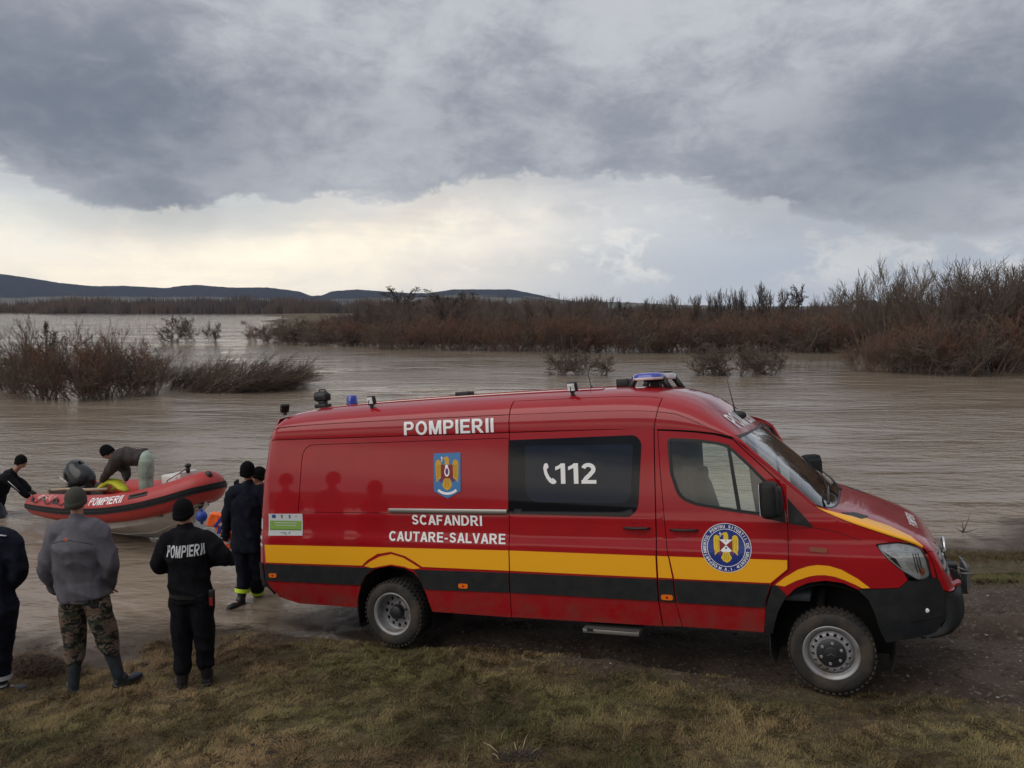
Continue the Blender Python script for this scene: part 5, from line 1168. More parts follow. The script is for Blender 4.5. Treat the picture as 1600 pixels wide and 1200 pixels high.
for px, t, d, w in ((1395, 400, 56, .7), (1488, 412, 49, 1.), (1512, 406, 50, 1.), (1535, 404, 51, 1.), (1556, 408, 49, 1.), (1580, 404, 50, 1.), (1600, 408, 49, 1.), (1465, 430, 52, 1.), (1345, 440, 70, .9), (1330, 452, 72, .9), (1420, 432, 60, .9)): tree_d('willow', px, t, d, 'pale many stemmed tree left of the tallest right hand trees' if px < 1460 else 'tall bare tree in the dense stand at the right edge', 'pale many stemmed trees at the right' if px < 1460 else 'tall bare trees at the right edge', wide=w)
for px, t in ((1285, 462), (1300, 455), (1312, 443), (1325, 458), (1340, 450), (1268, 466)): tree_d(random.choice(['poplar', 'willow']), px, t, random.uniform(76, 90), 'greyish bare tree left of the tall right hand trees', 'greyish bare trees right of the row', wide=.75)
for px, t, d, w in ((1362, 432, 62, .7), (1375, 412, 60, .7), (1388, 420, 62, .7), (1408, 450, 60, .8), (1436, 425, 56, .6), (1425, 445, 58, .8), (1455, 448, 54, .9)): tree_d('willow', px, t, d, 'pale many stemmed tree left of the tallest right hand trees', 'pale many stemmed trees at the right', wide=w)
for px, t, d, w in ((1478, 408, 52, .75), (1500, 402, 50, .8), (1522, 398, 52, .8), (1545, 402, 50, .8), (1568, 410, 53, .8), (1590, 415, 50, .8), (1612, 405, 52, .9), (1640, 410, 50, .9), (1510, 430, 47, .8), (1560, 425, 48, .8)): tree_d(random.choice(['willow', 'oak', 'willow']), px, t, d, 'tall bare tree in the dense stand at the right edge', 'tall bare trees at the right edge', wide=w)
for px, b, t in ((1345, 580, 520), (1372, 581, 500), (1398, 582, 505), (1420, 583, 490), (1448, 584, 480), (1475, 585, 478), (1500, 585, 470), (1525, 586, 468), (1552, 583, 470), (1580, 578, 465), (1610, 574, 465), (1435, 578, 500), (1490, 578, 470), (1540, 576, 460), (1590, 570, 460), (1385, 572, 500), (1460, 574, 475), (1515, 572, 455), (1570, 570, 455)):
    plant_px(random.choice(['brush', 'brush', 'brushg']), px, b, t + 14, 'flooded_brush', 'dense reddish brush standing in the flood below the tall trees at the right', 'brush', 'dense brush below the right hand trees', wide=random.uniform(.75, 1.))
plant_px('oak', 1520, 585, 470, 'dark_trunked_tree', 'tree with a dark stout trunk rising from the water at the right', 'tree', wide=.9, i=1)
for i in range(5):
    p = at_depth(1275 + 16 * i, 500, 72 + 3 * i); plant('brush', p[0], p[1], 3.4, 'bank_shrub', 'tall brown shrub behind the front row of the thicket', 'shrub', 'tall shrubs deeper in the thicket', wide=1.)
# drifting twig near the right bank
A = Acc(); p = on_water(1505, 832)
for a_, l_ in ((1.2, .38), (.2, .30), (2.6, .14), (1.7, .22)): tube(A, [p, p + np.array([math.cos(a_) * l_ * .5, 0, math.sin(a_) * l_ * .6]), p + np.array([math.cos(a_) * l_, .05, math.sin(a_) * l_])], [.012, .008, .004], 4)
tag(A.build('drifting_twig', M_bark), 'dark forked twig sticking out of the water in front of the van bonnet', 'twig')
# the far wood and hedges: one mass nobody could count
def far_wood():
    r_ = np.random.default_rng(5); A = []; 
    rows = [(-290, 40, 465, 9), (-340, 60, 500, 11), (-58, 260, 230, 4.2), (-46, 260, 165, 3.5), (20, 300, 330, 5.4)]
    V = []; Fc = []; k = 0
    for x0, x1, d, hh in rows:
        n = int((x1 - x0) * 1.9); X = r_.uniform(x0, x1, n); Y = d + r_.uniform(-12, 12, n); H = hh * r_.uniform(.25, 1.05, n) ** 1.3 * (.7 + .6 * (vnoise(X, X * 0, 14, 3) + .5)) * (.12 + .88 * smooth(x0, x0 + 22, X))
        for x_, y_, h_ in zip(X, Y, H):
            m = 38; a = r_.uniform(0, 6.28, m); w = h_ * .55 * r_.uniform(.2, 1, m); top = h_ * r_.uniform(.55, 1, m)
            for a_, w_, t_ in zip(a, w, top):
                dx, dy = math.cos(a_), math.sin(a_); b = h_ * .05
                b2 = h_ * .045; V += [(x_ + dx * w_ * .8 - b2, y_ + dy * w_ * .6, -.1), (x_ + dx * w_ * .8 + b2, y_ + dy * w_ * .6, -.1), (x_ + dx * w_, y_ + dy * w_, t_)]; Fc.append((k, k + 1, k + 2)); k += 3
    P = Acc(); P.add(V, Fc, smooth=False); return P.build('distant_wood', mat('far_twigs', (.11, .088, .080), rough=1., spec=0., col2=(.155, .11, .085), nscale=.02, coords='Object'))
tag(far_wood(), 'brown line of far off bare woodland below the hills', 'woodland', kind='stuff')
# small house glimpsed between the trees at the right
hp = at_depth(1350, 512, 150); hb = empty('farmhouse', (hp[0], 150, .2), (0, 0, .5)); tag(hb, 'small white walled house glimpsed between the trees at the right', 'house')
A = Acc(); box(A, (0, 0, 1.5), (5.5, 5, 3.0)); A.add([(-2.75, -2.5, 3), (-2.75, 2.5, 3), (-2.75, 0, 4.9)], [(0, 1, 2)], smooth=False); A.add([(2.75, -2.5, 3), (2.75, 2.5, 3), (2.75, 0, 4.9)], [(0, 1, 2)], smooth=False); A.build('wall', mat('white_render', (.50, .49, .46), rough=.9), hb)
A = Acc()
for s in (-1, 1): A.add([(-3.1, s * 2.9, 2.75), (3.1, s * 2.9, 2.75), (3.1, 0, 5.0), (-3.1, 0, 5.0), (-3.1, s * 2.9, 2.6), (3.1, s * 2.9, 2.6), (3.1, 0, 4.85), (-3.1, 0, 4.85)], [(0, 1, 2, 3), (4, 5, 6, 7), (0, 1, 5, 4), (0, 3, 7, 4), (1, 2, 6, 5)], smooth=False)
A.build('roof', mat('dark_roof', (.05, .045, .045), rough=.9), hb)
A = Acc(); box(A, (-1, -2.52, 1.7), (.9, .06, 1.1)); A.build('window', M_tint, hb); A = Acc(); box(A, (1.2, -2.52, 1.7), (.9, .06, 1.1)); A.build('window', M_tint, hb)
# haze that lets the hills fade to blue
hz = Acc(); box(hz, (0, 1240, 69), (7000, 2760, 142)); hzm = bpy.data.materials.new('haze'); hzm.use_nodes = True; hzm.node_tree.nodes.clear()
_o1 = hzm.node_tree.nodes.new('ShaderNodeOutputMaterial'); _v = hzm.node_tree.nodes.new('ShaderNodeVolumePrincipled'); hzm.node_tree.links.new(_v.outputs[0], _o1.inputs['Volume'])
_v.inputs['Density'].default_value = HAZE; _v.inputs['Color'].default_value = (.55, .72, 1., 1); _v.inputs['Anisotropy'].default_value = 0.
ho = hz.build('haze', hzm); tag(ho, kind='stuff')
# ------------------------------------------------------------------ inflatable rescue boat
M_pvc = mat('red_boat_fabric', (.42, .022, .018), rough=.48, col2=(.36, .018, .016), nscale=4, coat=.15)
M_hull = mat('white_gelcoat', (.52, .50, .47), rough=.35, col2=(.42, .39, .35), nscale=5, coat=.4)
_p1 = at_depth(60, 788, 13.4); _p2 = at_depth(333, 757, 11.7)
_l1 = np.array([0, -.72, .44]); _l2 = np.array([4.52, 0, .86])
_yaw = math.atan2(_p2[1] - _p1[1], _p2[0] - _p1[0]) - math.atan2(_l2[1] - _l1[1], _l2[0] - _l1[0])
_pit = math.asin(((_p2[2] - _p1[2]) - (_l2[2] - _l1[2])) / 4.55)
BS = float(np.linalg.norm(_p2 - _p1) / np.linalg.norm(_l2 - _l1)); _pit = math.asin(((_p2[2] - _p1[2]) / BS - (_l2[2] - _l1[2])) / 4.55); BM = rotm(_yaw, _pit, 0) * BS; BT = _p1 - BM @ _l1
boat = empty('inflatable_boat', BT, (0, -_pit, _yaw), BS); tag(boat, 'red inflatable rescue boat with black outboard motor and white hull', 'boat')
_tp = hermite([-.45, 0, 1.2, 2.4, 3.2, 3.8, 4.25, 4.6, 4.85], [(-.38, -.70, .45, .04), (-.05, -.72, .44, .20), (1.2, -.75, .44, .245), (2.4, -.73, .49, .25), (3.2, -.62, .57, .25), (3.75, -.44, .67, .25), (4.15, -.20, .78, .25), (4.27, -.08, .82, .25), (4.29, 0, .83, .25)])
TL = 4.85
def tube_c(s):
    s = np.asarray(s, float); m = s > TL; q = _tp(np.where(m, 2 * TL - s, s)); q = q.copy(); q[:, 1] = np.where(m, -q[:, 1], q[:, 1]); return q
def TUBE(u, v):
    """u along the buoyancy tube, v angle in degrees: 0 = outwards, 90 = up"""
    u = np.asarray(u, float); v = np.radians(np.asarray(v, float)); c = tube_c(u); T = tube_c(u + .01) - tube_c(u - .01); T = T[:, :3]; T /= np.linalg.norm(T, axis=1, keepdims=True)
    o = np.cross(T, np.array([0, 0, 1.])); o /= np.linalg.norm(o, axis=1, keepdims=True); w = np.cross(o, T)
    return c[:, :3] + c[:, 3:4] * (np.cos(v)[:, None] * o + np.sin(v)[:, None] * w)
us = np.concatenate([[-.45, -.40, -.3, -.15, 0], np.linspace(.2, 2 * TL - .2, 90), [2 * TL, 2 * TL + .15, 2 * TL + .3, 2 * TL + .40, 2 * TL + .45]]); n = 28
V = np.concatenate([TUBE(np.full(n, u), np.arange(n) * 360 / n) for u in us]); A = Acc()
A.add(V, [(i * n + j, (i + 1) * n + j, (i + 1) * n + (j + 1) % n, i * n + (j + 1) % n) for i in range(len(us) - 1) for j in range(n)] + [tuple(range(n)), tuple((len(us) - 1) * n + j for j in range(n))[::-1]])
tb_ = A.build('buoyancy_tube', M_pvc, boat, auto=60)
def tband(u0, u1, v0, v1, off, th, m, name, nu=80):
    A = Acc(); uu = np.linspace(u0, u1, nu); prof = [(v0, 0), (v0 + 1, off), (v1 - 1, off), (v1, 0)]; VV = []
    for va, of in prof:
        P = TUBE(uu, np.full(nu, va)); c = tube_c(uu)[:, :3]; N = P - c; N /= np.linalg.norm(N, axis=1, keepdims=True); VV.append(P + N * (of - .002))
    VV = np.concatenate(VV); A.add(VV, [(k * nu + i, k * nu + i + 1, (k + 1) * nu + i + 1, (k + 1) * nu + i) for k in range(3) for i in range(nu - 1)])
    return A.build(name, m, tb_, auto=30)
tband(-.1, 2 * TL + .1, -12, 14, .018, .02, M_blk, 'rubbing_strake'); tband(-.1, 2 * TL + .1, -1, 3, .026, .02, M_dark, 'strake_ridge')
A = Acc(); text_on(A, TUBE, 'POMPIERII', 2.30, 3.14, 24, 60, hint=None, off=.004, sub=3); A.build('boat_lettering', M_white, tb_)
A = Acc(); text_on(A, TUBE, 'MERCUR', .30, .92, 38, 66, off=.004, sub=3) if False else None
P = patch(A, TUBE, [(.35, 44), (.95, 42), (1.0, 74), (.42, 76)], off=.003, thick=0, st=(.08, 5)); A.build('stern_badge', mat('worn_print', (.55, .45, .42), rough=.6, col2=(.42, .03, .03), nscale=22, nlo=.47, nhi=.53), tb_)
A = Acc(); patch(A, TUBE, rnd([(3.28, 34), (3.66, 34), (3.66, 52), (3.28, 52)], 4), off=.010, thick=.012, st=(.06, 4)); tube(A, [TUBE([u], [43])[0] + BM.T @ np.array([0, 0, .02]) for u in (3.32, 3.4, 3.54, 3.62)], .018, 6); A.build('grab_handle', M_dark, tb_)
A = Acc()
for u in (.25, 1.15, 1.62): patch(A, TUBE, rnd([(u - .08, 28), (u + .08, 28), (u + .08, 48), (u - .08, 48)], 4), off=.008, thick=.01, st=(.06, 4))
for u0, u1 in ((.2, .68), (.68, 1.15), (1.15, 1.62)):
    tube(A, [TUBE([u0 + (u1 - u0) * t], [58 - 34 * math.sin(math.pi * t)])[0] + np.array([0, -.02, .012]) for t in np.linspace(0, 1, 9)], .010, 5)
A.build('grab_line', M_dark, tb_)
# rigid hull below
A = Acc(); st_ = [(0, .66, .12, -.12), (1.2, .70, .10, -.17), (2.4, .68, .12, -.19), (3.2, .56, .22, -.13), (3.75, .38, .38, .08), (4.1, .12, .60, .38)]; VV = []
for x_, hy_, cz_, kz in st_:
    for y_, z_ in ((-hy_ - .04, cz_ + .30), (-hy_, cz_), (-hy_ * .55, kz + (cz_ - kz) * .45), (0, kz), (hy_ * .55, kz + (cz_ - kz) * .45), (hy_, cz_), (hy_ + .04, cz_ + .30)): VV.append((x_, y_, z_))
A.add(VV, [(i * 7 + j, i * 7 + j + 1, (i + 1) * 7 + j + 1, (i + 1) * 7 + j) for i in range(5) for j in range(6)]); A.add(VV[:7], [tuple(range(7))]); 
hull = A.build('hull', M_hull, boat, auto=25)
A = Acc(); 
for q in (2, 3): tube(A, [np.array(VV[i * 7 + q]) + np.array([0, -.004, -.004]) for i in range(6)], .014, 6)
tube(A, [(x_, -hy_ * .30, kz + (cz_ - kz) * .22) for x_, hy_, cz_, kz in st_[:5]], .010, 6); A.build('strake', mat('strake_grey', (.36, .34, .31), rough=.5), hull)  # strakes in one flat grey, darker than the hull gelcoat
A = Acc(); box(A, (1.9, 0, .37), (3.5, .95, .03)); box(A, (0, 0, .46), (.06, 1.05, .46)); A.build('deck', mat('deck_grey', (.22, .21, .19), rough=.7), boat)
A = Acc(); tube(A, [(-.05, -.46, .66), (.6, -.50, .72), (1.4, -.50, .74), (2.1, -.49, .78)], .028, 8); A.build('wooden_rail', mat('pale_timber', (.36, .28, .19), rough=.6), boat)
A = Acc(); box(A, (3.55, 0, .93), (.44, .40, .18), bev=.03); box(A, (3.80, 0, 1.00), (.14, .34, .14), bev=.02); A.build('bow_locker', mat('bow_white', (.60, .59, .56), rough=.4), boat)
A = Acc(); tube(A, [(3.86, -.02, 1.05), (3.88, -.02, 1.15)], .035, 8); ell(A, (3.88, -.02, 1.17), (.05, .06, .04), 10, 8); A.build('bow_fitting', M_dark, boat); A = Acc(); ell(A, (4.40, 0, 1.02), (.09, .06, .07), 10, 8); tube(A, [(4.2, 0, 1.0), (4.40, 0, 1.02)], .03, 6); A.build('bow_roller', M_dark, boat)
# outboard motor
ob = empty('outboard_motor', (.02, .02, .36)); ob.parent = boat
A = Acc(); prof = [(.0, .16, .19, .02), (.06, .21, .31, .02), (.16, .235, .38, -.01), (.27, .23, .385, -.02), (.37, .19, .33, -.03), (.44, .11, .21, -.04), (.46, .02, .05, -.04)]; VV = []; n = 20
for z_, ry, rx, dx in prof:
    for j in range(n):
        t = 2 * math.pi * j / n; VV.append((dx + rx * math.copysign(abs(math.cos(t)) ** .75, math.cos(t)), ry * math.copysign(abs(math.sin(t)) ** .8, math.sin(t)), z_ + .30 + .06 * (1 if math.cos(t) < 0 else .3) * (z_ > .3)))
A.add(VV, [(i * n + j, i * n + (j + 1) % n, (i + 1) * n + (j + 1) % n, (i + 1) * n + j) for i in range(6) for j in range(n)] + [tuple(range(n))[::-1]])
M_cowl = mat('gloss_black_cowl', (.005, .006, .008), rough=.28, coat=.15, spec=.45); cw = A.build('cowling', M_cowl, ob)
cw.data.transform(Matrix.Rotation(R_(18), 4, 'Y'))
A = Acc(); 
for i, (x_, w_) in enumerate(((-.16, .03), (-.10, .05), (-.03, .02), (.03, .05), (.09, .03))): box(A, (x_, -.222, .50 - .02 * i), (w_, .006, .035))
A.build('worn_marking', M_white, cw)
A = Acc(); box(A, (.02, 0, .12), (.22, .24, .40), bev=.04); box(A, (.0, 0, -.25), (.14, .10, .5), bev=.03); ell(A, (-.04, 0, -.52), (.22, .06, .06), 12, 8); box(A, (-.12, 0, -.38), (.36, .22, .015)); box(A, (.16, 0, .08), (.16, .30, .22), bev=.02); A.build('leg', M_dark, ob)
A = Acc(); tube(A, [(.10, -.12, .18), (.45, -.16, .30), (.62, -.16, .33)], .03, 8); ell(A, (-.42, -.18, .12), (.12, .07, .08), 10, 8); A.build('tiller', M_dark, ob)
# loose gear in the boat
A = Acc(); Pb = lambda p: BM @ np.array(p) + BT
pts = [(1.62, -.42, .72), (1.85, -.40, .82), (2.05, -.38, .90), (2.2, -.36, .88), (2.38, -.36, .78), (2.5, -.36, .74)]
tube(A, [Pb(p) for p in pts], [.05, .09, .10, .10, .08, .04], 10, flat=.55); tube(A, [Pb(p) for p in ((1.9, -.30, .72), (2.1, -.28, .80), (2.3, -.26, .72))], [.05, .09, .04], 8, flat=.6)
tag(A.build('yellow_dry_bag', mat('acid_yellow_fabric', (.50, .52, .02), rough=.6, bump=.3, bscale=20)), 'crumpled acid yellow fabric bag lying over the near side of the boat', 'bag')

# ------------------------------------------------------------------ people
TMP = bpy.data.scenes.new('tmp')     # small side scene in which the skins are grown
def remeshed(acc, name, m, parent, voxel=.014, sm=3, fold=0., fs=9., stretch=(1, 1, .5), label=None, extra=None, loc=(0, 0, 0)):
    """closed overlapping pieces grown together into one smooth skin"""
    o = acc.build('tmp', [m]); md = o.modifiers.new('r', 'REMESH'); md.mode = 'VOXEL'; md.voxel_size = voxel
    if sm: s_ = o.modifiers.new('s', 'SMOOTH'); s_.factor = .6; s_.iterations = sm
    C.objects.unlink(o); TMP.collection.objects.link(o); old = o.data
    with bpy.context.temp_override(scene=TMP, view_layer=TMP.view_layers[0]):
        dg = bpy.context.evaluated_depsgraph_get(); dg.update(); me = bpy.data.meshes.new_from_object(o.evaluated_get(dg))
    bpy.data.objects.remove(o); bpy.data.meshes.remove(old)
    if fold and len(me.vertices):
        nv = len(me.vertices); co = np.empty(nv * 3); me.vertices.foreach_get('co', co); co = co.reshape(-1, 3); nr = np.array([v.vector[:] for v in me.vertex_normals])
        q = co * np.array(stretch) * fs; q = q + .5 * np.stack([vnoise(q[:, 1], q[:, 2], 1.3, 71), vnoise(q[:, 2], q[:, 0], 1.3, 72), vnoise(q[:, 0], q[:, 1], 1.3, 73)], 1)
        w = vnoise(q[:, 0] + q[:, 1] * .6, q[:, 2] * 1.6, 1., 74) + vnoise(q[:, 1] - q[:, 0] * .4 + 9, q[:, 2] * 1.5 + q[:, 0], 1., 75)
        r_ = 1 - np.abs(w) * 2.4; f2 = vnoise(q[:, 0] * 2.2 + q[:, 2], q[:, 1] * 2.2 - q[:, 2], 1., 76)
        co = co + nr * (fold * (r_ * .8 + .7 * f2))[:, None]; me.vertices.foreach_set('co', co.ravel())
    me.name = name; me.materials.clear(); me.materials.append(m)
    me.polygons.foreach_set('use_smooth', [True] * len(me.polygons)); me.update()
    o = bpy.data.objects.new(name, me); C.objects.link(o); o.parent = parent
    if label: o['label'] = label
    return o
def vec(*a): return np.array(a, float)
def unit(v): v = np.array(v, float); return v / (np.linalg.norm(v) + 1e-9)
def hand(A, wr, d, up, s=1., curl=.6, side=1):
    """palm, four fingers and a thumb; d = pointing direction, up = back of the hand, side = +1 thumb towards cross(d, up)"""
    d = unit(d); up = unit(np.array(up) - d * np.dot(up, d)); x = np.cross(d, up) * side
    tube(A, [wr - d * .02 * s, wr + d * .04 * s, wr + d * .09 * s], [.027 * s, .042 * s, .040 * s], 12, flat=.45, up=up)
    for i, (o, L_) in enumerate(((.030, .072), (.010, .080), (-.010, .074), (-.029, .058))):
        p = wr + d * .085 * s + x * o * s; c = curl * (1 + .12 * i); q = [p]; dd = d
        for k, f in enumerate((.42, .32, .26)):
            dd = unit(dd * math.cos(c * .8) - up * math.sin(c * .8)); q.append(q[-1] + dd * L_ * f * s)
        tube(A, q, [.0095 * s, .009 * s, .0085 * s, .007 * s], 7)
    p = wr + d * .025 * s + x * .032 * s; q = [p, p + unit(d * .6 + x * .8 - up * .1) * .035 * s, p + unit(d * .8 + x * .6 - up * .3) * .066 * s]; q.append(q[-1] + unit(d - up * .5) * .022 * s)
    tube(A, q, [.013 * s, .0115 * s, .010 * s, .008 * s], 7)
def head_parts(A, c, face, up=(0, 0, 1), s=1.):
    f = unit(face); u = unit(np.array(up) - f * np.dot(up, f)); r = np.cross(f, u); Mh = np.stack([r, f, u], 1)
    P = lambda x, y, z: c + s * (x * r + y * f + z * u)
    ell(A, P(0, -.012, .025), (.076 * s, .096 * s, .098 * s), 18, 14, M=Mh); ell(A, P(0, .022, -.030), (.060 * s, .068 * s, .075 * s), 16, 12, M=Mh); ell(A, P(0, .048, -.075), (.030 * s, .030 * s, .026 * s), 12, 8, M=Mh)
    tube(A, [P(0, .082, .025), P(0, .100, .0), P(0, .112, -.018), P(0, .096, -.026)], [.010 * s, .012 * s, .015 * s, .012 * s], 8)
    tube(A, [P(-.045, .078, .034), P(0, .092, .038), P(.045, .078, .034)], .011 * s, 8)       # brow
    tube(A, [P(-.022, .082, -.048), P(0, .092, -.047), P(.022, .082, -.048)], .009 * s, 8); tube(A, [P(-.018, .082, -.058), P(0, .090, -.059), P(.018, .082, -.058)], .009 * s, 8)
    for k in (-1, 1): ell(A, P(k * .077, -.005, -.005), (.010 * s, .022 * s, .033 * s), 10, 8, M=Mh); ell(A, P(k * .040, .060, -.015), (.024 * s, .024 * s, .022 * s), 10, 8, M=Mh)
    return P, Mh
def limb(A, pts, rad, n=14, flat=1.0, up=None):
    """smooth limb through joints"""
    pts = [np.array(p, float) for p in pts]; t = [0]; 
    for a, b in zip(pts, pts[1:]): t.append(t[-1] + np.linalg.norm(b - a))
    P = []; Rr = []; m = 5
    for i in range(len(pts) - 1):
        for k in range(m):
            u = k / m; P.append(pts[i] * (1 - u) + pts[i + 1] * u); Rr.append(rad[i] * (1 - u) + rad[i + 1] * u)
    P.append(pts[-1]); Rr.append(rad[-1]); P = np.array(P)
    for _ in range(2): P[1:-1] = P[1:-1] * .5 + (P[:-2] + P[2:]) * .25
    tube(A, P, Rr, n, flat=flat, up=up); 
    for q, r_ in ((P[0], Rr[0]), (P[-1], Rr[-1])): ell(A, q, (r_ * .97, r_ * .97, r_ * .97) if flat == 1. else (r_ * .9, r_ * .8, r_ * .6), 10, 8)
def figure(label, J, cloth, face=(0, 1, 0), hup=(0, 0, 1), hat='beanie', base=None, grip=None, s=1., side_v=None):
    """J: joints as world points; cloth: materials"""
    base = (J['anL'] + J['anR']) / 2 - vec(0, 0, .08) if base is None else base
    root = empty('person', tuple(base)); tag(root, label, 'person'); J = {k: np.array(v, float) - base for k, v in J.items()}
    X = unit(J['shR'] - J['shL']) if side_v is None else unit(side_v)
    sp = [J['pelvis'], J['waist'], J['chest'], J['neck']]; up_t = np.cross(X, unit(J['neck'] - J['pelvis']))     # front/back axis
    def torso(A, rx, ry, p=None):
        P = p or sp; Q = []; a = []; b = []
        for i in range(len(P) - 1):
            for k in range(4): u = k / 4; Q.append(P[i] * (1 - u) + P[i + 1] * u); a.append(rx[i] * (1 - u) + rx[i + 1] * u); b.append(ry[i] * (1 - u) + ry[i + 1] * u)
        Q.append(P[-1]); a.append(rx[-1]); b.append(ry[-1]); tube(A, Q, [q for q in a], 20, flat=[y / x for x, y in zip(a, b)], up=up_t)
    # body: one continuous figure
    B = Acc(); torso(B, [.15, .13, .155, .06], [.11, .10, .115, .055]); limb(B, [J['neck'] - unit(J['neck'] - J['chest']) * .03, J['head'] - np.array(hup) * .05], [.056, .052])
    for q in 'LR':
        limb(B, [J['sh' + q], J['el' + q], J['wr' + q]], [.052, .040, .026]); limb(B, [J['hip' + q], J['kn' + q], J['an' + q]], [.080, .055, .034]); limb(B, [J['an' + q], J['an' + q] + unit((J['toe' + q] - J['an' + q]) * np.array([1, 1, 0])) * .10 - vec(0, 0, .03)], [.032, .024])
        limb(B, [J['chest'] * .4 + J['neck'] * .6, J['sh' + q]], [.07, .058])
    Ph, Mh = head_parts(B, J['head'], face, hup, s)
    skin = cloth.get('skin'); body = remeshed(B, 'body', skin, root, .011, 2)
    H = Acc()
    for q, sd in (('L', 1), ('R', -1)):
        if 'hd' + q in J: hand(H, J['wr' + q], J['hd' + q] - J['wr' + q], J.get('hu' + q, up_t) if ('hu' + q) not in J else J['hu' + q] + base, 1.0, .55 if not grip else grip, sd)
    if H.k:
        gl = cloth.get('glove'); ho_ = remeshed(H, 'glove' if gl else 'hand', gl or skin, root, .0045, 1)
        if not gl:                                # bare hands belong to the body mesh
            bm = bmesh.new(); bm.from_mesh(body.data); bm.from_mesh(ho_.data); bm.to_mesh(body.data); bm.free(); bpy.data.objects.remove(ho_); body.data.polygons.foreach_set('use_smooth', [True] * len(body.data.polygons))
    # eyes
    E_ = Acc()
    for k in (-1, 1): ell(E_, Ph(k * .031, .078, .010), (.011, .008, .007), 8, 6, M=Mh)
    E_.build('eyes', mat('eye', (.05, .04, .035), rough=.2), root)
    # jacket
    bk = cloth.get('bulk', 1.); A = Acc(); hem = J['pelvis'] + unit(J['pelvis'] - J['waist']) * cloth.get('hem', .04)
    wd = cloth.get('wide', 1.); torso(A, [.185 * bk * wd, .190 * bk * wd, .185 * bk * wd, .195 * bk, .080], [.135 * bk, .135 * bk, .125 * bk, .135 * bk, .085], [hem] + sp)
    for q in 'LR':
        e = J['el' + q] * (1) ; w_ = J['el' + q] * .06 + J['wr' + q] * .94
        limb(A, [J['chest'] * .35 + J['neck'] * .65, J['sh' + q], J['sh' + q] * .5 + e * .5, e, e * .45 + w_ * .55, w_], [.088 * bk, .088 * bk, .080 * bk, .068 * bk, .060 * bk, .046 * bk])
    limb(A, [J['neck'] - unit(J['neck'] - J['chest']) * .06, J['neck'] + unit(J['head'] - J['neck']) * .015], [.084, .068])
    jk = remeshed(A, 'jacket', cloth['jacket'], root, .0115, 3, cloth.get('fold', .019), 8.5)
    # trousers
    A = Acc(); tb = cloth.get('tbulk', 1.)
    torso(A, [.150, .172, .160], [.120, .135, .12], [J['pelvis'] * .9 + (J['hipL'] + J['hipR']) * .05 - unit(J['neck'] - J['pelvis']) * .06, J['pelvis'], J['waist'] * .75 + J['pelvis'] * .25])
    for q in 'LR':
        a = J['an' + q] + unit(J['kn' + q] - J['an' + q]) * cloth.get('cuff', .06)
        limb(A, [J['hip' + q], J['hip' + q] * .5 + J['kn' + q] * .5, J['kn' + q], J['kn' + q] * .45 + a * .55, a], [.108 * tb, .098 * tb, .080 * tb, .074 * tb, cloth.get('cr', .066)])
    remeshed(A, 'trousers', cloth['trousers'], root, .0115, 2, .015, 9.)
    # boots
    for q in 'LR':
        if cloth.get('noboots'): break
        A = Acc(); a, t_ = J['an' + q], J['toe' + q]; f_ = unit((t_ - a) * np.array([1, 1, 0])); top = a + unit(J['kn' + q] - a) * cloth.get('shaft', .16)
        limb(A, [top, a], [cloth.get('br', .060), .050]); heel = a - f_ * .045 - vec(0, 0, .045); toe = heel + f_ * .265
        tube(A, [heel + vec(0, 0, .01), heel + f_ * .06, heel + f_ * .15 + vec(0, 0, -.004), toe - f_ * .04, toe], [.036, .044, .046, .046, .026], 12, flat=[.95, .95, .8, .68, .6], up=(0, 0, 1)); ell(A, a - vec(0, 0, .01) + f_ * .03, (.05, .05, .05))
        bo = remeshed(A, 'boot', cloth['boot'], root, .008, 2, .004, 12)
        A = Acc(); tube(A, [heel - vec(0, 0, .027) - f_ * .01, heel + f_ * .10 - vec(0, 0, .027), toe - f_ * .04 - vec(0, 0, .024), toe + f_ * .004 - vec(0, 0, .020)], [.040, .046, .048, .030], 12, flat=.32, up=(0, 0, 1)); A.build('sole', M_dark, bo)
    # headwear and hair
    if hat:
        A = Acc(); f = unit(face); u_ = Mh[:, 2]; r_ = Mh[:, 0]; P = Ph; rings = [(-.035, .088, .103), (-.005, .090, .107), (.035, .090, .106), (.075, .080, .094), (.105, .058, .068), (.124, .028, .034), (.129, .004, .005)]; VV = []; n = 28
        for z_, a_, b_ in rings:
            for j in range(n):
                t = 2 * math.pi * j / n; k = 1 + .018 * math.sin(14 * t) * (z_ < .1); zz = z_ + (.038 * math.cos(t) * -1 if False else .022 * math.sin(t)) * (1 if z_ < .02 else 0); VV.append(P(a_ * k * math.cos(t), -.008 + b_ * k * math.sin(t), zz + .012))
        A.add(VV, [(i * n + j, i * n + (j + 1) % n, (i + 1) * n + (j + 1) % n, (i + 1) * n + j) for i in range(6) for j in range(n)]); A.add(VV[:n], [tuple(range(n))[::-1]])
        VV2 = []
        for z_, k0 in ((-.042, 1.0), (-.040, 1.05), (.002, 1.06), (.006, 1.02)):
            for j in range(n):
                t = 2 * math.pi * j / n; VV2.append(P(.089 * k0 * math.cos(t), -.008 + .104 * k0 * math.sin(t), z_ + .022 * math.sin(t) + .012))
        A.add(VV2, [(i * n + j, i * n + (j + 1) % n, (i + 1) * n + (j + 1) % n, (i + 1) * n + j) for i in range(3) for j in range(n)])
        A.build('beanie', cloth['hat'], root)
        A = Acc(); ell(A, Ph(0, -.022, -.025), (.077, .080, .052), 14, 8, M=Mh); A.build('hair', mat('short_hair', (.035, .026, .02), rough=.9, bump=.4, bscale=200), root)
    return root, J, jk, base
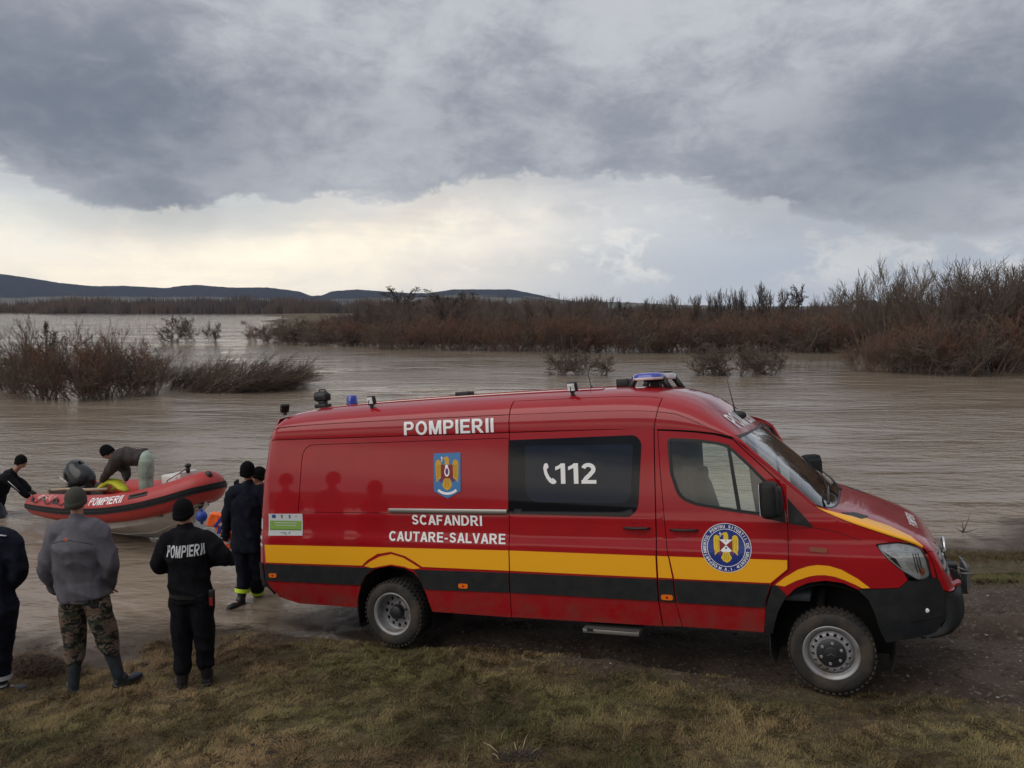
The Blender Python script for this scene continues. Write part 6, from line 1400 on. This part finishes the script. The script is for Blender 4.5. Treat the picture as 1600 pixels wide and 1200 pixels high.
def proj_text(root, target, s, org, xdir, zdir, w, h, m, toward, off=.006, name='lettering'):
    """lettering pressed onto cloth: every vertex is dropped along `toward` onto the garment"""
    V, Fc = text2d(s); V, Fc = subdiv(V, Fc, 2); lo, hi = V.min(0), V.max(0); q = (V - lo) / (hi - lo) - .5
    bvh = BVHTree.FromPolygons([v.co[:] for v in target.data.vertices], [p.vertices[:] for p in target.data.polygons]); P = []; d = unit(toward)
    for a, b in q:
        p = org + xdir * a * w + zdir * b * h; hit = bvh.ray_cast(Vector(p - d * .8), Vector(d)); P.append((np.array(hit[0]) - d * off) if hit[0] else p)
    a, b, c = Fc[0]; P = np.array(P)
    if np.dot(np.cross(P[b] - P[a], P[c] - P[a]), d) > 0: Fc = [f[::-1] for f in Fc]
    A = Acc(); A.add(P, Fc); return A.build(name, m, target)
M_skin = mat('weathered_skin', (.42, .22, .15), rough=.55, col2=(.36, .17, .12), nscale=18)
M_navy = mat('navy_uniform_cloth', (.008, .010, .018), rough=.9, spec=.12, col2=(.012, .014, .023), nscale=12, bump=.35, bscale=70)
M_black = mat('black_uniform_cloth', (.006, .006, .008), rough=.9, spec=.12, col2=(.009, .009, .012), nscale=12, bump=.35, bscale=70)
M_grey = mat('grey_softshell', (.085, .082, .098), rough=.8, col2=(.105, .10, .118), nscale=6, bump=.35, bscale=50)
M_olive = mat('olive_knit', (.060, .058, .046), rough=.95, bump=.5, bscale=160, col2=(.045, .044, .036), nscale=90)
M_knit = mat('black_knit', (.006, .006, .007), rough=.95, spec=.1, bump=.5, bscale=160)
M_rub = mat('dark_blue_rubber', (.018, .030, .045), rough=.45, col2=(.045, .045, .040), nscale=9, nlo=.45, nhi=.7)
M_boot = mat('black_leather', (.014, .013, .013), rough=.5, col2=(.035, .030, .024), nscale=12, nlo=.5, nhi=.7)
def camo():
    m = bpy.data.materials.new('camouflage_cloth'); m.use_nodes = True; nt = m.node_tree; N = nt.nodes.new; L = nt.links.new; b = nt.nodes['Principled BSDF']; b.inputs['Roughness'].default_value = .9
    tc = N('ShaderNodeTexCoord'); prev = None
    for i, (c, sc_, th, off) in enumerate((((.135, .085, .060), 1, 0, 0), ((.040, .048, .026), 9, .50, 3.), ((.150, .110, .082), 11, .57, 7.), ((.010, .010, .010), 13, .56, 11.))):
        if i == 0: col = N('ShaderNodeRGB'); col.outputs[0].default_value = (*c, 1); prev = col.outputs[0]; continue
        mp = N('ShaderNodeMapping'); mp.inputs['Location'].default_value = (off, off * 2, off); mp.inputs['Scale'].default_value = (.75, .75, 1.5); L(tc.outputs['Object'], mp.inputs[0])
        n = N('ShaderNodeTexNoise'); n.inputs['Scale'].default_value = sc_; n.inputs['Detail'].default_value = 2; n.inputs['Distortion'].default_value = .8; L(mp.outputs[0], n.inputs['Vector'])
        g = N('ShaderNodeMath'); g.operation = 'GREATER_THAN'; g.inputs[1].default_value = th - .02; L(n.outputs['Fac'], g.inputs[0])
        x = N('ShaderNodeMix'); x.data_type = 'RGBA'; x.inputs[7].default_value = (*c, 1); L(g.outputs[0], x.inputs[0]); L(prev, x.inputs[6]); prev = x.outputs[2]
    L(prev, b.inputs['Base Color']); return m
M_camo = camo()
M_hivis = mat('hi_vis_yellow_tape', (.55, .75, .04), rough=.4); M_tape = mat('silver_reflective_tape', (.50, .52, .54), rough=.35)
def pj(Y, **k):
    o = {}
    for n_, v in k.items(): o[n_] = at_depth(v[0], v[1], Y + (v[2] if len(v) > 2 else 0))
    return o
def band(root, base, c0, d, r, h, m, name='reflective_band', flat=1.):
    A = Acc(); c = c0; d = unit(d); tube(A, [c - d * h / 2, c + d * h / 2], [r, r], 18, cap=False, flat=flat); return A.build(name, m, root)
# man in the grey jacket
g = on_ground(115, 1088); Y = g[1]
J = pj(Y, head=(119, 783, .0), neck=(121, 812, -.02), chest=(122, 852, -.04), waist=(126, 902), pelvis=(131, 930), shL=(92, 829), shR=(153, 829), elL=(72, 890, -.03), elR=(174, 884, -.03), wrL=(90, 922, .14), wrR=(171, 915, .10),
       hipL=(113, 940), hipR=(150, 940), knL=(117, 1012, .04), knR=(170, 1005, .06), anL=(115, 1072), anR=(186, 1058, .05), toeL=(110, 1074, .2), toeR=(222, 1052, .22), hdL=(98, 935, .22), hdR=(170, 928, .16))
r1, J1, jk1, b1 = figure('man from behind in grey jacket, olive beanie, camouflage trousers and rubber boots', J, dict(jacket=M_grey, trousers=M_camo, boot=M_rub, hat=M_olive, skin=M_skin, bulk=1.18, tbulk=1.12, shaft=.30, cuff=.26, cr=.075, br=.070, hem=.02, fold=.018, wide=1.14), hup=(-.02, -.08, 1))
A = Acc(); tube(A, [J1['pelvis'] + vec(-.02, -.0, -.03), J1['pelvis'] + vec(-.02, 0, .012)], [.198, .200], 28, cap=False, flat=.74, up=(0, 1, 0)); A.build('jacket_hem', M_grey, jk1)
proj_text(r1, jk1, 'O', J1['neck'] + vec(-.03, 0, -.145), vec(1, 0, 0), vec(0, 0, 1), .034, .028, mat('orange_badge', (.60, .10, .03), rough=.5), (0, 1, 0), name='orange_badge')
A = Acc(); Pl = []
bvh = BVHTree.FromPolygons([v.co[:] for v in jk1.data.vertices], [p.vertices[:] for p in jk1.data.polygons])
for t in np.linspace(-1, 1, 15):
    p = J1['neck'] + vec(t * .19, -1, -.155 - .05 * abs(t) ** 2.0); h_ = bvh.ray_cast(Vector(p), Vector((0, 1, 0)))
    if h_[0]: Pl.append(np.array(h_[0]) + vec(0, -.002, 0))
if len(Pl) > 2: tube(A, Pl, .004, 5); A.build('yoke_seam', mat('grey_piping', (.06, .058, .07), rough=.8), jk1)
# firefighter with POMPIERII on his back
g = on_ground(283, 1078); Y = g[1]
J = pj(Y, head=(287, 801, .02), neck=(289, 829), chest=(293, 862, -.02), waist=(296, 905), pelvis=(298, 930), shL=(267, 841), shR=(320, 841), elL=(246, 884, -.02), elR=(352, 872, -.02), wrL=(268, 884, .26), wrR=(326, 880, .28),
       hipL=(284, 935), hipR=(314, 935), knL=(285, 1010, .03), knR=(320, 1005, .06), anL=(285, 1066), anR=(323, 1056, .08), toeL=(276, 1064, .25), toeR=(328, 1048, .35), hdL=(285, 876, .30), hdR=(310, 872, .32))
r2, J2, jk2, b2 = figure('firefighter seen from behind in a black uniform with POMPIERII printed across the back', J, dict(jacket=M_black, trousers=M_black, boot=M_boot, hat=M_knit, skin=M_skin, shaft=.20, cuff=.14, cr=.078, br=.062, hem=.05, bulk=1.04, tbulk=1.05), hup=(-.04, .05, 1))
proj_text(r2, jk2, 'POMPIERII', J2['chest'] + vec(.02, 0, .045), unit(vec(1, 0, .06)), vec(0, 0, 1), .345, .11, M_tape, (0, 1, 0), name='back_lettering')
A = Acc(); box(A, J2['hipR'] + vec(.125, -.05, .03), (.05, .045, .15), bev=.01); box(A, J2['hipR'] + vec(.125, -.075, .0), (.03, .01, .08), mi=1); A.build('belt_radio', [M_dark, mat('red_plastic', (.25, .01, .01), rough=.5)], r2)
A = Acc(); tube(A, [J2['pelvis'] + vec(0, 0, .01), J2['pelvis'] + vec(0, 0, .05)], [.197, .197], 26, cap=False, flat=.76, up=(0, 1, 0)); A.build('belt', M_dark, r2)
# navy figure cut by the left edge
g = on_ground(-8, 1085); Y = g[1]
J = pj(Y, head=(-62, 792), neck=(-45, 824), chest=(-15, 862), waist=(-14, 912), pelvis=(-13, 940), shL=(-52, 842), shR=(16, 842), elL=(-70, 900), elR=(30, 896, -.04), wrL=(-52, 930, .15), wrR=(6, 925, .20),
       hipL=(-30, 945), hipR=(5, 945), knL=(-30, 1015, .03), knR=(2, 1010, .05), anL=(-30, 1078), anR=(2, 1072, .06), toeL=(-35, 1072, .2), toeR=(32, 1064, .12), hdL=(-40, 935, .22), hdR=(-5, 930, .25))
r3, J3, jk3, b3 = figure('person in dark navy coat with reflective boot bands, cut off by the left edge', J, dict(jacket=M_navy, trousers=M_navy, boot=M_rub, hat=M_knit, skin=M_skin, shaft=.24, cuff=.16, cr=.085, br=.068, hem=.22, bulk=1.12, tbulk=1.2))
for q in 'LR': band(r3, b3, J3['an' + q] * .72 + J3['kn' + q] * .28, J3['kn' + q] - J3['an' + q], .098, .045, M_tape)
band(r3, b3, J3['anR'] + vec(.0, 0, .02), (0, 0, 1), .064, .02, M_tape)
A = Acc(); tube(A, [J3['shR'] + vec(-.06, -.10, .07), J3['shR'] + vec(.02, -.085, .055)], .014, 6, flat=.4); A.build('epaulette', M_tape, jk3)
# officer at the rear of the van with hi-vis leg bands
g = on_water(376, 944); Y = g[1]
J = pj(Y, head=(387, 737), neck=(389, 757), chest=(387, 785), waist=(387, 825), pelvis=(387, 845), shL=(366, 769), shR=(412, 769), elL=(356, 806, .02), elR=(424, 806), wrL=(353, 838, .18), wrR=(420, 835, .1),
       hipL=(379, 848), hipR=(398, 848), knL=(382, 898, .05), knR=(402, 900, .12), anL=(377, 936), anR=(402, 934, .3), toeL=(368, 938, -.08), toeR=(398, 936, .6), hdL=(351, 846, .24), hdR=(418, 842, .14))
r4, J4, jk4, b4 = figure('tall man in navy coat at the rear corner of the van, hi-vis yellow leg bands', J, dict(jacket=M_navy, trousers=M_navy, boot=M_boot, hat=M_knit, skin=M_skin, glove=M_black, shaft=.2, cuff=.18, cr=.085, br=.066, hem=.12, bulk=1.08, tbulk=1.08), hup=(0, 0, 1))
for q in 'LR': band(r4, b4, J4['an' + q] * .62 + J4['kn' + q] * .38, J4['kn' + q] - J4['an' + q], .098, .05, M_hivis)
# second man behind him, raising a gloved hand
J = pj(Y + 1.0, head=(404, 744), neck=(408, 764), chest=(412, 790), waist=(414, 825), pelvis=(415, 845), shL=(388, 774), shR=(434, 774), elL=(374, 790, -.10), elR=(440, 806), wrL=(372, 766, -.25), wrR=(436, 830, .1),
       hipL=(405, 848), hipR=(425, 848), knL=(405, 890), knR=(425, 892), anL=(404, 922), anR=(426, 922), toeL=(398, 926, -.2), toeR=(425, 926, -.2), hdL=(368, 752, -.28), hdR=(434, 838, .1))
r5, J5, jk5, b5 = figure('man in black mostly hidden behind the tall navy man, one gloved hand raised', J, dict(jacket=M_black, trousers=M_black, boot=M_boot, hat=M_knit, skin=M_skin, glove=M_black, bulk=.95), face=(-.8, -.5, 0))
# man in the water pushing the stern
Y = on_water(22, 806)[1]
J = pj(Y, head=(33, 722, .0), neck=(20, 738), chest=(8, 752), waist=(-4, 772), pelvis=(-8, 786), shL=(12, 742, .22), shR=(10, 745, -.2), elL=(34, 754, .25), elR=(26, 760, -.22), wrL=(47, 767, .12), wrR=(44, 775, -.15),
       hipL=(-6, 790, .10), hipR=(-8, 792, -.1), knL=(14, 825, .15), knR=(6, 828, -.15), anL=(-6, 862, .15), anR=(-12, 862, -.15), toeL=(8, 868, .15), toeR=(4, 868, -.15), hdL=(54, 772, .08), hdR=(52, 782, -.1))
r6, J6, jk6, b6 = figure('man in black drysuit and beanie wading and pushing the boat stern', J, dict(jacket=M_black, trousers=mat('wet_blue_grey_suit', (.012, .020, .028), rough=.35), boot=M_boot, hat=M_knit, skin=M_skin, glove=mat('green_black_glove', (.012, .018, .016), rough=.7), hem=.03, bulk=1.0, tbulk=1.05, noboots=True), face=(1, -.15, -.15), hup=(.18, 0, 1), base=on_water(0, 806) - vec(0, 0, .7), side_v=(0, -1, 0))
A = Acc(); e0, e1 = J6['elR'], J6['shR']; tube(A, [e1 * .55 + e0 * .45 + vec(.0, -.085, .02), e0 + vec(.02, -.078, .0), e0 * .55 + J6['wrR'] * .45 + vec(0, -.066, .0)], .006, 5); A.build('sleeve_print', M_tape, jk6)
# man bending over in the boat
Y = 12.75
J = pj(Y, head=(168, 707, .0), neck=(180, 712), chest=(194, 713), waist=(214, 714), pelvis=(225, 716), shL=(182, 722, .20), shR=(183, 718, -.2), elL=(197, 735, .25), elR=(172, 735, -.22), wrL=(197, 750, .12), wrR=(160, 750, -.12),
       hipL=(228, 718, .11), hipR=(228, 718, -.1), knL=(230, 748, .14), knR=(227, 750, -.1), anL=(232, 782, .12), anR=(228, 784, -.1), toeL=(218, 786, .12), toeR=(214, 788, -.1), hdL=(193, 756, .10), hdR=(154, 755, -.05))
r7, J7, jk7, b7 = figure('man in a dark brown jacket and pale green trousers bending over inside the boat', J, dict(jacket=mat('dark_brown_jacket', (.028, .020, .019), rough=.85, col2=(.036, .027, .025), nscale=10, bump=.3, bscale=60), trousers=mat('pale_green_waders', (.34, .42, .34), rough=.55, col2=(.27, .34, .28), nscale=6, bump=.25, bscale=18), boot=M_boot, hat=M_knit, skin=M_skin, hem=-.02, bulk=1.12, tbulk=1.15, fold=.02), face=(-.75, -.1, -.75), hup=(-.7, 0, .7), side_v=(0, -1, 0))
# orange life vest held by the tall man, blue float on the bow line, black bag in the shallows
def slab(pts, th, mi, A, ax=(0, 1, 0)):
    P = np.array(pts); a = np.array(ax) * th; n = len(P); A.add(np.concatenate([P - a / 2, P + a / 2]), [tuple(range(n)), tuple(range(n, 2 * n))[::-1]] + [(i, i + n, (i + 1) % n + n, (i + 1) % n) for i in range(n)], mi, smooth=False)
Yv = Y4 = on_water(376, 944)[1] + .30
vp = lambda *p: [at_depth(a, b, Yv + (.0 if len(p) < 99 else 0)) for a, b in p]
M_or = mat('orange_life_vest', (.95, .14, .015), rough=.6, bump=.4, bscale=25); M_vb = mat('vest_blue_strap', (.02, .035, .32), rough=.6)
VR_ = empty('life_vest', tuple(at_depth(350, 835, Yv))); tag(VR_, 'bright orange life vest with blue straps hanging beside the tall navy man', 'life vest'); o_ = at_depth(350, 835, Yv)
A = Acc(); slab([p - o_ for p in vp((331, 801), (351, 804), (346, 815), (336, 822), (323, 820))], .09, 0, A); va = remeshed(A, 'front_panel', M_or, VR_, .009, 3, .010, 14)
A = Acc(); slab([p - o_ for p in vp((370, 818), (374, 836), (372, 850), (357, 858), (352, 850), (354, 838))], .10, 0, A); remeshed(A, 'back_panel', M_or, VR_, .009, 3, .010, 14)
A = Acc(); slab([p - o_ for p in vp((336, 821), (342, 822), (345, 834), (341, 832))], .07, 0, A); A.build('side_panel', M_or, VR_)
A = Acc(); slab([p - o_ + vec(0, -.02, 0) for p in vp((349, 804), (352, 808), (338, 822), (335, 821))], .08, 0, A); slab([p - o_ + vec(0, -.03, 0) for p in vp((344, 822), (348, 822), (345, 832), (341, 832))], .06, 0, A); A.build('strap', M_vb, VR_)
A = Acc(); slab([p - o_ + vec(0, -.058, 0) for p in vp((374, 837), (374, 841), (355, 849), (354, 845))], .012, 0, A); A.build('reflective_band', M_tape, VR_)
fp = at_depth(315, 807, 11.0); A = Acc(); ell(A, fp, (.080, .080, .085), 16, 12); tube(A, [fp + vec(0, 0, .08), fp + vec(0, 0, .11)], .02, 8); tube(A, [fp - vec(0, 0, .11), fp - vec(0, 0, .07)], .022, 8); tag(A.build('blue_float', mat('blue_float_plastic', (.015, .05, .30), rough=.5)), 'round blue float hanging on the bow line of the boat', 'float')
q0 = BM @ np.array([3.88, -.05, 1.12]) + BT; q1 = BM @ np.array([3.80, -.52, .62]) + BT; A = Acc(); tube(A, [q0, BM @ np.array([3.84, -.40, .98]) + BT, q1, (q1 + fp) / 2 + vec(0, 0, -.05), fp + vec(0, 0, .1)], .008, 5); tag(A.build('bow_line', mat('dark_red_rope', (.10, .012, .012), rough=.8)), 'thin dark rope running over the bow of the boat down to the float', 'rope')
bp_ = at_depth(356, 876, 10.3); A = Acc(); tube(A, [bp_ + vec(-.35, .0, -.02), bp_ + vec(-.1, 0, .02), bp_ + vec(.2, 0, .04), bp_ + vec(.40, 0, .05)], [.07, .11, .12, .06], 12, flat=.8); fb_ = remeshed(A, 'gear_bag', M_black, None, .012, 2, .012, 9); tag(fb_, 'black gear bag lying low over the water between the two uniformed men', 'bag')
bpy.data.scenes.remove(TMP)
# ------------------------------------------------------------------ grass, stones and litter on the bank
def blades(name, n, region, hmin, hmax, wid, seed, lean=(.9, 1.35), dens=None, tone=None, kind='stuff'):
    r = np.random.default_rng(seed); x0, x1, y0, y1 = region
    X = r.uniform(x0, x1, n * 3); Y = y0 + (y1 - y0) * r.uniform(0, 1, n * 3) ** 1.25
    ok = (np.abs(X) < Y * .72 + .6); X, Y = X[ok], Y[ok]; m, _, _ = track_mask(X, Y); Z = height(X, Y)
    keep = r.uniform(0, 1, len(X)) < (1 - m) * smooth(.0, .05, Z + .06 * vnoise(X, Y, .3, 41)) + .0
    if dens is not None: keep &= r.uniform(0, 1, len(X)) < dens(X, Y)
    X, Y, Z = X[keep][:n], Y[keep][:n], Z[keep][:n]; n = len(X)
    fld = vnoise(X, Y, .30, 42) * 9 + vnoise(X, Y, .11, 43) * 6; az = fld + r.normal(0, .8, n)
    clump = np.clip(.75 + 1.1 * vnoise(X, Y, .18, 44) + .6 * vnoise(X, Y, .8, 45), .3, 1.5)
    H = r.uniform(hmin, hmax, n) * clump; le = r.uniform(*lean, n); W = wid * r.uniform(.6, 1.4, n) * (1 + .06 * Y)
    d = np.stack([np.cos(az), np.sin(az)], 1); s = np.stack([-d[:, 1], d[:, 0]], 1)
    P0 = np.stack([X, Y, Z - .004], 1); l1, l2 = le * .55, le
    def off(P, L_, a): return P + np.concatenate([d * (L_ * np.sin(a))[:, None], (L_ * np.cos(a))[:, None]], 1)
    P1_ = off(P0, H * .5, l1); P2_ = off(P1_, H * .5, np.minimum(l2 + .25, 1.5)); sw = np.concatenate([s * W[:, None], np.zeros((n, 1))], 1)
    V = np.stack([P0 - sw, P0 + sw, P1_ - sw * .7, P1_ + sw * .7, P2_], 1).reshape(-1, 3)
    b = (np.arange(n) * 5)[:, None]; T = np.concatenate([b + np.array([0, 1, 3]), b + np.array([0, 3, 2]), b + np.array([2, 3, 4])], 1).reshape(-1, 3)
    me = bpy.data.meshes.new(name); me.vertices.add(len(V)); me.vertices.foreach_set('co', V.ravel()); me.loops.add(T.size); me.loops.foreach_set('vertex_index', T.ravel().astype(np.int32))
    me.polygons.add(len(T)); me.polygons.foreach_set('loop_start', np.arange(0, T.size, 3, dtype=np.int32)); me.update(calc_edges=True)
    green = np.clip(.27 + 1.5 * vnoise(X, Y, 1.5, 46) + .8 * vnoise(X, Y, .45, 47) + .18 * (X - 1) * .25 + r.normal(0, .16, n), 0, 1)
    if tone is not None: green = tone(X, Y, green, r)
    bri = np.clip(.5 + r.normal(0, .22, n) + 1. * vnoise(X, Y, .5, 48), 0, 1)
    for k, q in (('green', green), ('bri', bri)):
        a = me.attributes.new(k, 'FLOAT', 'POINT'); a.data.foreach_set('value', np.repeat(q, 5).astype(np.float32))
    me.materials.append(M_grass); o = bpy.data.objects.new(name, me); C.objects.link(o); return tag(o, kind=kind)
def grass_mat():
    m = bpy.data.materials.new('winter_grass'); m.use_nodes = True; nt = m.node_tree; N = nt.nodes.new; L = nt.links.new; b = nt.nodes['Principled BSDF']
    a = N('ShaderNodeAttribute'); a.attribute_name = 'green'; q = N('ShaderNodeAttribute'); q.attribute_name = 'bri'
    def mix(f, x, y):
        n = N('ShaderNodeMix'); n.data_type = 'RGBA'; L(f, n.inputs[0])
        for i, v in ((6, x), (7, y)):
            if isinstance(v, tuple): n.inputs[i].default_value = (*v, 1)
            else: L(v, n.inputs[i])
        return n.outputs[2]
    st = mix(q.outputs['Fac'], (.062, .036, .018), (.33, .225, .115)); gr = mix(q.outputs['Fac'], (.028, .030, .010), (.145, .14, .05))
    L(mix(a.outputs['Fac'], st, gr), b.inputs['Base Color']); b.inputs['Roughness'].default_value = .8; b.inputs['Specular IOR Level'].default_value = .2
    return m
M_grass = grass_mat()
tag(blades('grass', 330000, (-6, 9, 3.7, 9.8), .03, .075, .0018, 3), 'matted brown and green winter grass on the bank')
tag(blades('long_grass', 9000, (-6, 9, 3.7, 9.6), .07, .13, .0018, 4, lean=(.3, 1.2), dens=lambda X, Y: (vnoise(X, Y, .5, 51) > .12) * 1., tone=lambda X, Y, g, r: g * .45), 'longer dry straw coloured grass tufts on the bank')
def far_right(X, Y): return ((X > 5.5) & (Y > 10)) * 1.
def strip():
    r = np.random.default_rng(8); n = 9000; X = r.uniform(6.0, 12., n); Y = np.interp(X, (6, 12), (11.15, 12.0)) + r.normal(0, .28, n) - .1
    Z = height(X, Y); ok = Z > .0; X, Y, Z = X[ok], Y[ok], Z[ok]; n = len(X); a = r.uniform(0, 6.28, n); H = r.uniform(.03, .10, n); V = np.stack([np.stack([X - .004, Y, Z - .01], 1), np.stack([X + .004, Y, Z - .01], 1), np.stack([X + np.cos(a) * H * .8, Y + np.sin(a) * H * .8, Z + H * .7], 1)], 1).reshape(-1, 3)
    A = Acc(); A.add(V, np.arange(3 * n).reshape(-1, 3), smooth=False); o = A.build('verge_grass', M_grass)
    for k, q in (('green', r.uniform(.15, .75, n)), ('bri', r.uniform(0, .5, n))):
        at_ = o.data.attributes.new(k, 'FLOAT', 'POINT'); at_.data.foreach_set('value', np.repeat(q, 3).astype(np.float32))
    return tag(o, 'green grassy verge between the muddy track and the water at the right', kind='stuff')
strip()
# stones and clods pressed into the muddy track
def stones():
    r = np.random.default_rng(9); n = 5200; X = r.uniform(-2, 11, n); Y = r.uniform(4.6, 12.3, n); m, u, d = track_mask(X, Y); Z = height(X, Y); ok = (m > .4) & (Z > -.02); X, Y, Z = X[ok], Y[ok], Z[ok]; V = []; Fc = []; k = 0
    oct_ = np.array([(1, 0, 0), (0, 1, 0), (-1, 0, 0), (0, -1, 0), (0, 0, 1), (0, 0, -1)], float); of = [(0, 1, 4), (1, 2, 4), (2, 3, 4), (3, 0, 4), (1, 0, 5), (2, 1, 5), (3, 2, 5), (0, 3, 5)]
    mi = []
    for x_, y_, z_ in zip(X, Y, Z):
        s_ = .006 + .016 * r.random() ** 3; q = oct_ * s_ * r.uniform(.6, 1.2, (6, 1)) * np.array([1.2, 1., .6]); a = r.random() * 6; c_, sn = math.cos(a), math.sin(a)
        q = np.stack([q[:, 0] * c_ - q[:, 1] * sn, q[:, 0] * sn + q[:, 1] * c_, q[:, 2]], 1); V.append(q + (x_, y_, z_ + s_ * .25)); Fc += [(k + a_, k + b_, k + c2) for a_, b_, c2 in of]; mi += [1 if r.random() < .16 else 0] * 8; k += 6
    A = Acc(); A.add(np.concatenate(V), Fc, smooth=False); A.m = mi; return tag(A.build('gravel', [mat('brown_stone', (.10, .080, .065), rough=.9), mat('pale_stone', (.30, .27, .24), rough=.85)]), 'small stones and clods pressed into the muddy track', kind='stuff')
stones()
def litter_pile(name, px, py, rx, ry, hh, n, label, cat, seed, col, straw=.12, top=False):
    r = np.random.default_rng(seed); c = on_ground(px, py); root = empty(name, tuple(c)); tag(root, label, cat)
    A = Acc(); ns = 26; VV = []
    for i in range(9):
        q = i / 8
        for j in range(ns):
            a = 2 * math.pi * j / ns; rr = (1 - q) * (1 + .18 * math.sin(3 * a + seed) + .12 * math.sin(7 * a)); x_, y_ = rx * rr * math.cos(a), ry * rr * math.sin(a)
            zb = float(height(c[0] + x_, c[1] + y_, False)) - c[2]; VV.append((x_, y_, zb - .03 + hh * (1 - (1 - q) ** 2) * (1 + .45 * float(vnoise(c[0] + x_, c[1] + y_, .12, 60))) + (.03 if i else -.02)))
    A.add(VV, [(i * ns + j, i * ns + (j + 1) % ns, (i + 1) * ns + (j + 1) % ns, (i + 1) * ns + j) for i in range(8) for j in range(ns)]); A.build('heap', mat(name + '_soil', col, rough=.95, bump=1., bscale=30, bdist=.03, col2=tuple(.5 * k for k in col), nscale=18), root)
    A = Acc(); V = []; T = []; k = 0
    for i in range(n):
        a = r.uniform(0, 6.28); q = math.sqrt(r.random()) * 1.05; x_, y_ = rx * q * math.cos(a), ry * q * math.sin(a); zb = float(height(c[0] + x_, c[1] + y_, False)) - c[2]; z_ = zb + hh * (1 - q * q) * r.uniform(.7, 1.15)
        az = r.uniform(0, 6.28); L_ = straw * r.uniform(.3, 1.); el_ = r.normal(.15, .35); dv = np.array([math.cos(az) * math.cos(el_), math.sin(az) * math.cos(el_), math.sin(el_)]) * L_; w = np.array([-math.sin(az), math.cos(az), 0]) * .0022; p = np.array([x_, y_, z_ + .01])
        V += [p - w, p + w, p + dv + (0, 0, .0)]; T.append((k, k + 1, k + 2)); k += 3
    A.add(V, T, smooth=False); o = A.build('straw', mat(name + '_straw', tuple(min(1, q * 4.) for q in col), rough=.9, col2=tuple(q * 1.2 for q in col), nscale=30), root); o['kind'] = 'stuff'
    return root
litter_pile('dung_heap', 48, 1048, .42, .22, .16, 5000, 'low heap of dark brown straw and soil at the water’s edge behind the left man', 'heap', 3, (.045, .028, .018), .09)
litter_pile('reed_litter', 812, 1186, .22, .10, .035, 500, 'patch of dark rotten straw in the grass at the bottom middle', 'straw', 4, (.020, .015, .010), .07)
c0 = on_ground(812, 1188)
for i, (a_, l_, dx, dy) in enumerate(((2.35, .16, -.16, .05), (1.75, .13, -.02, .05), (1.35, .20, .02, .08), (.9, .16, .06, -.02), (2.2, .10, -.14, -.06), (.5, .10, -.05, -.05))):
    A = Acc(); p = c0 + vec(dx, dy, .03); tube(A, [p, p + vec(math.cos(a_) * l_ * .5, math.sin(a_) * l_ * .5, .02), p + vec(math.cos(a_) * l_, math.sin(a_) * l_, .01)], [.0035, .003, .002], 5)
    tag(A.build('dry_reed_stalk', mat('pale_reed', (.42, .31, .19), rough=.8)), 'pale broken reed stalk lying on the rotten straw at the bottom middle', 'stalk', 'broken reed stalks at the bottom middle')
for px, py, s_ in ((440, 1162, .10), (424, 1178, .05), (395, 1166, .035)):
    c = on_ground(px, py); A = Acc(); ell(A, (0, 0, .0), (s_, s_ * .6, .022), 14, 8); o = A.build('soil_clod', mat('wet_black_soil', (.018, .012, .009), rough=.9, bump=1., bscale=50, bdist=.02)); o.location = c
    tag(o, {.10: 'widest dark molehill patch in the grass at the lower left', .05: 'small dark soil patch below the widest molehill', .035: 'tiniest dark soil patch left of the widest molehill'}[s_], 'soil')
# debris line at the water's edge
A = Acc(); r = np.random.default_rng(12)
for i in range(260):
    px = r.uniform(40, 420); py = np.interp(px, (40, 200, 300, 350, 430), (1016, 1012, 1000, 985, 970)) + r.normal(0, 3.5); p = on_water(px, py, .012); a = r.normal(.1, .5); l_ = r.uniform(.01, .07); tube(A, [p, p + vec(math.cos(a) * l_, math.sin(a) * l_, .003)], [.003, .002], 3, cap=False)
for q in ((70, 1009, .10), (110, 1008, .09), (150, 1001, .22), (280, 982, .5), (345, 985, .35)): p = on_water(q[0], q[1], .01); tube(A, [p, p + vec(q[2] * .5, .03, .006), p + vec(q[2], .10, .0)], [.006, .005, .003], 5)
tag(A.build('shore_debris', mat('wet_twig', (.035, .022, .016), rough=.7)), 'wet straw and sticks washed up along the shoreline', kind='stuff')
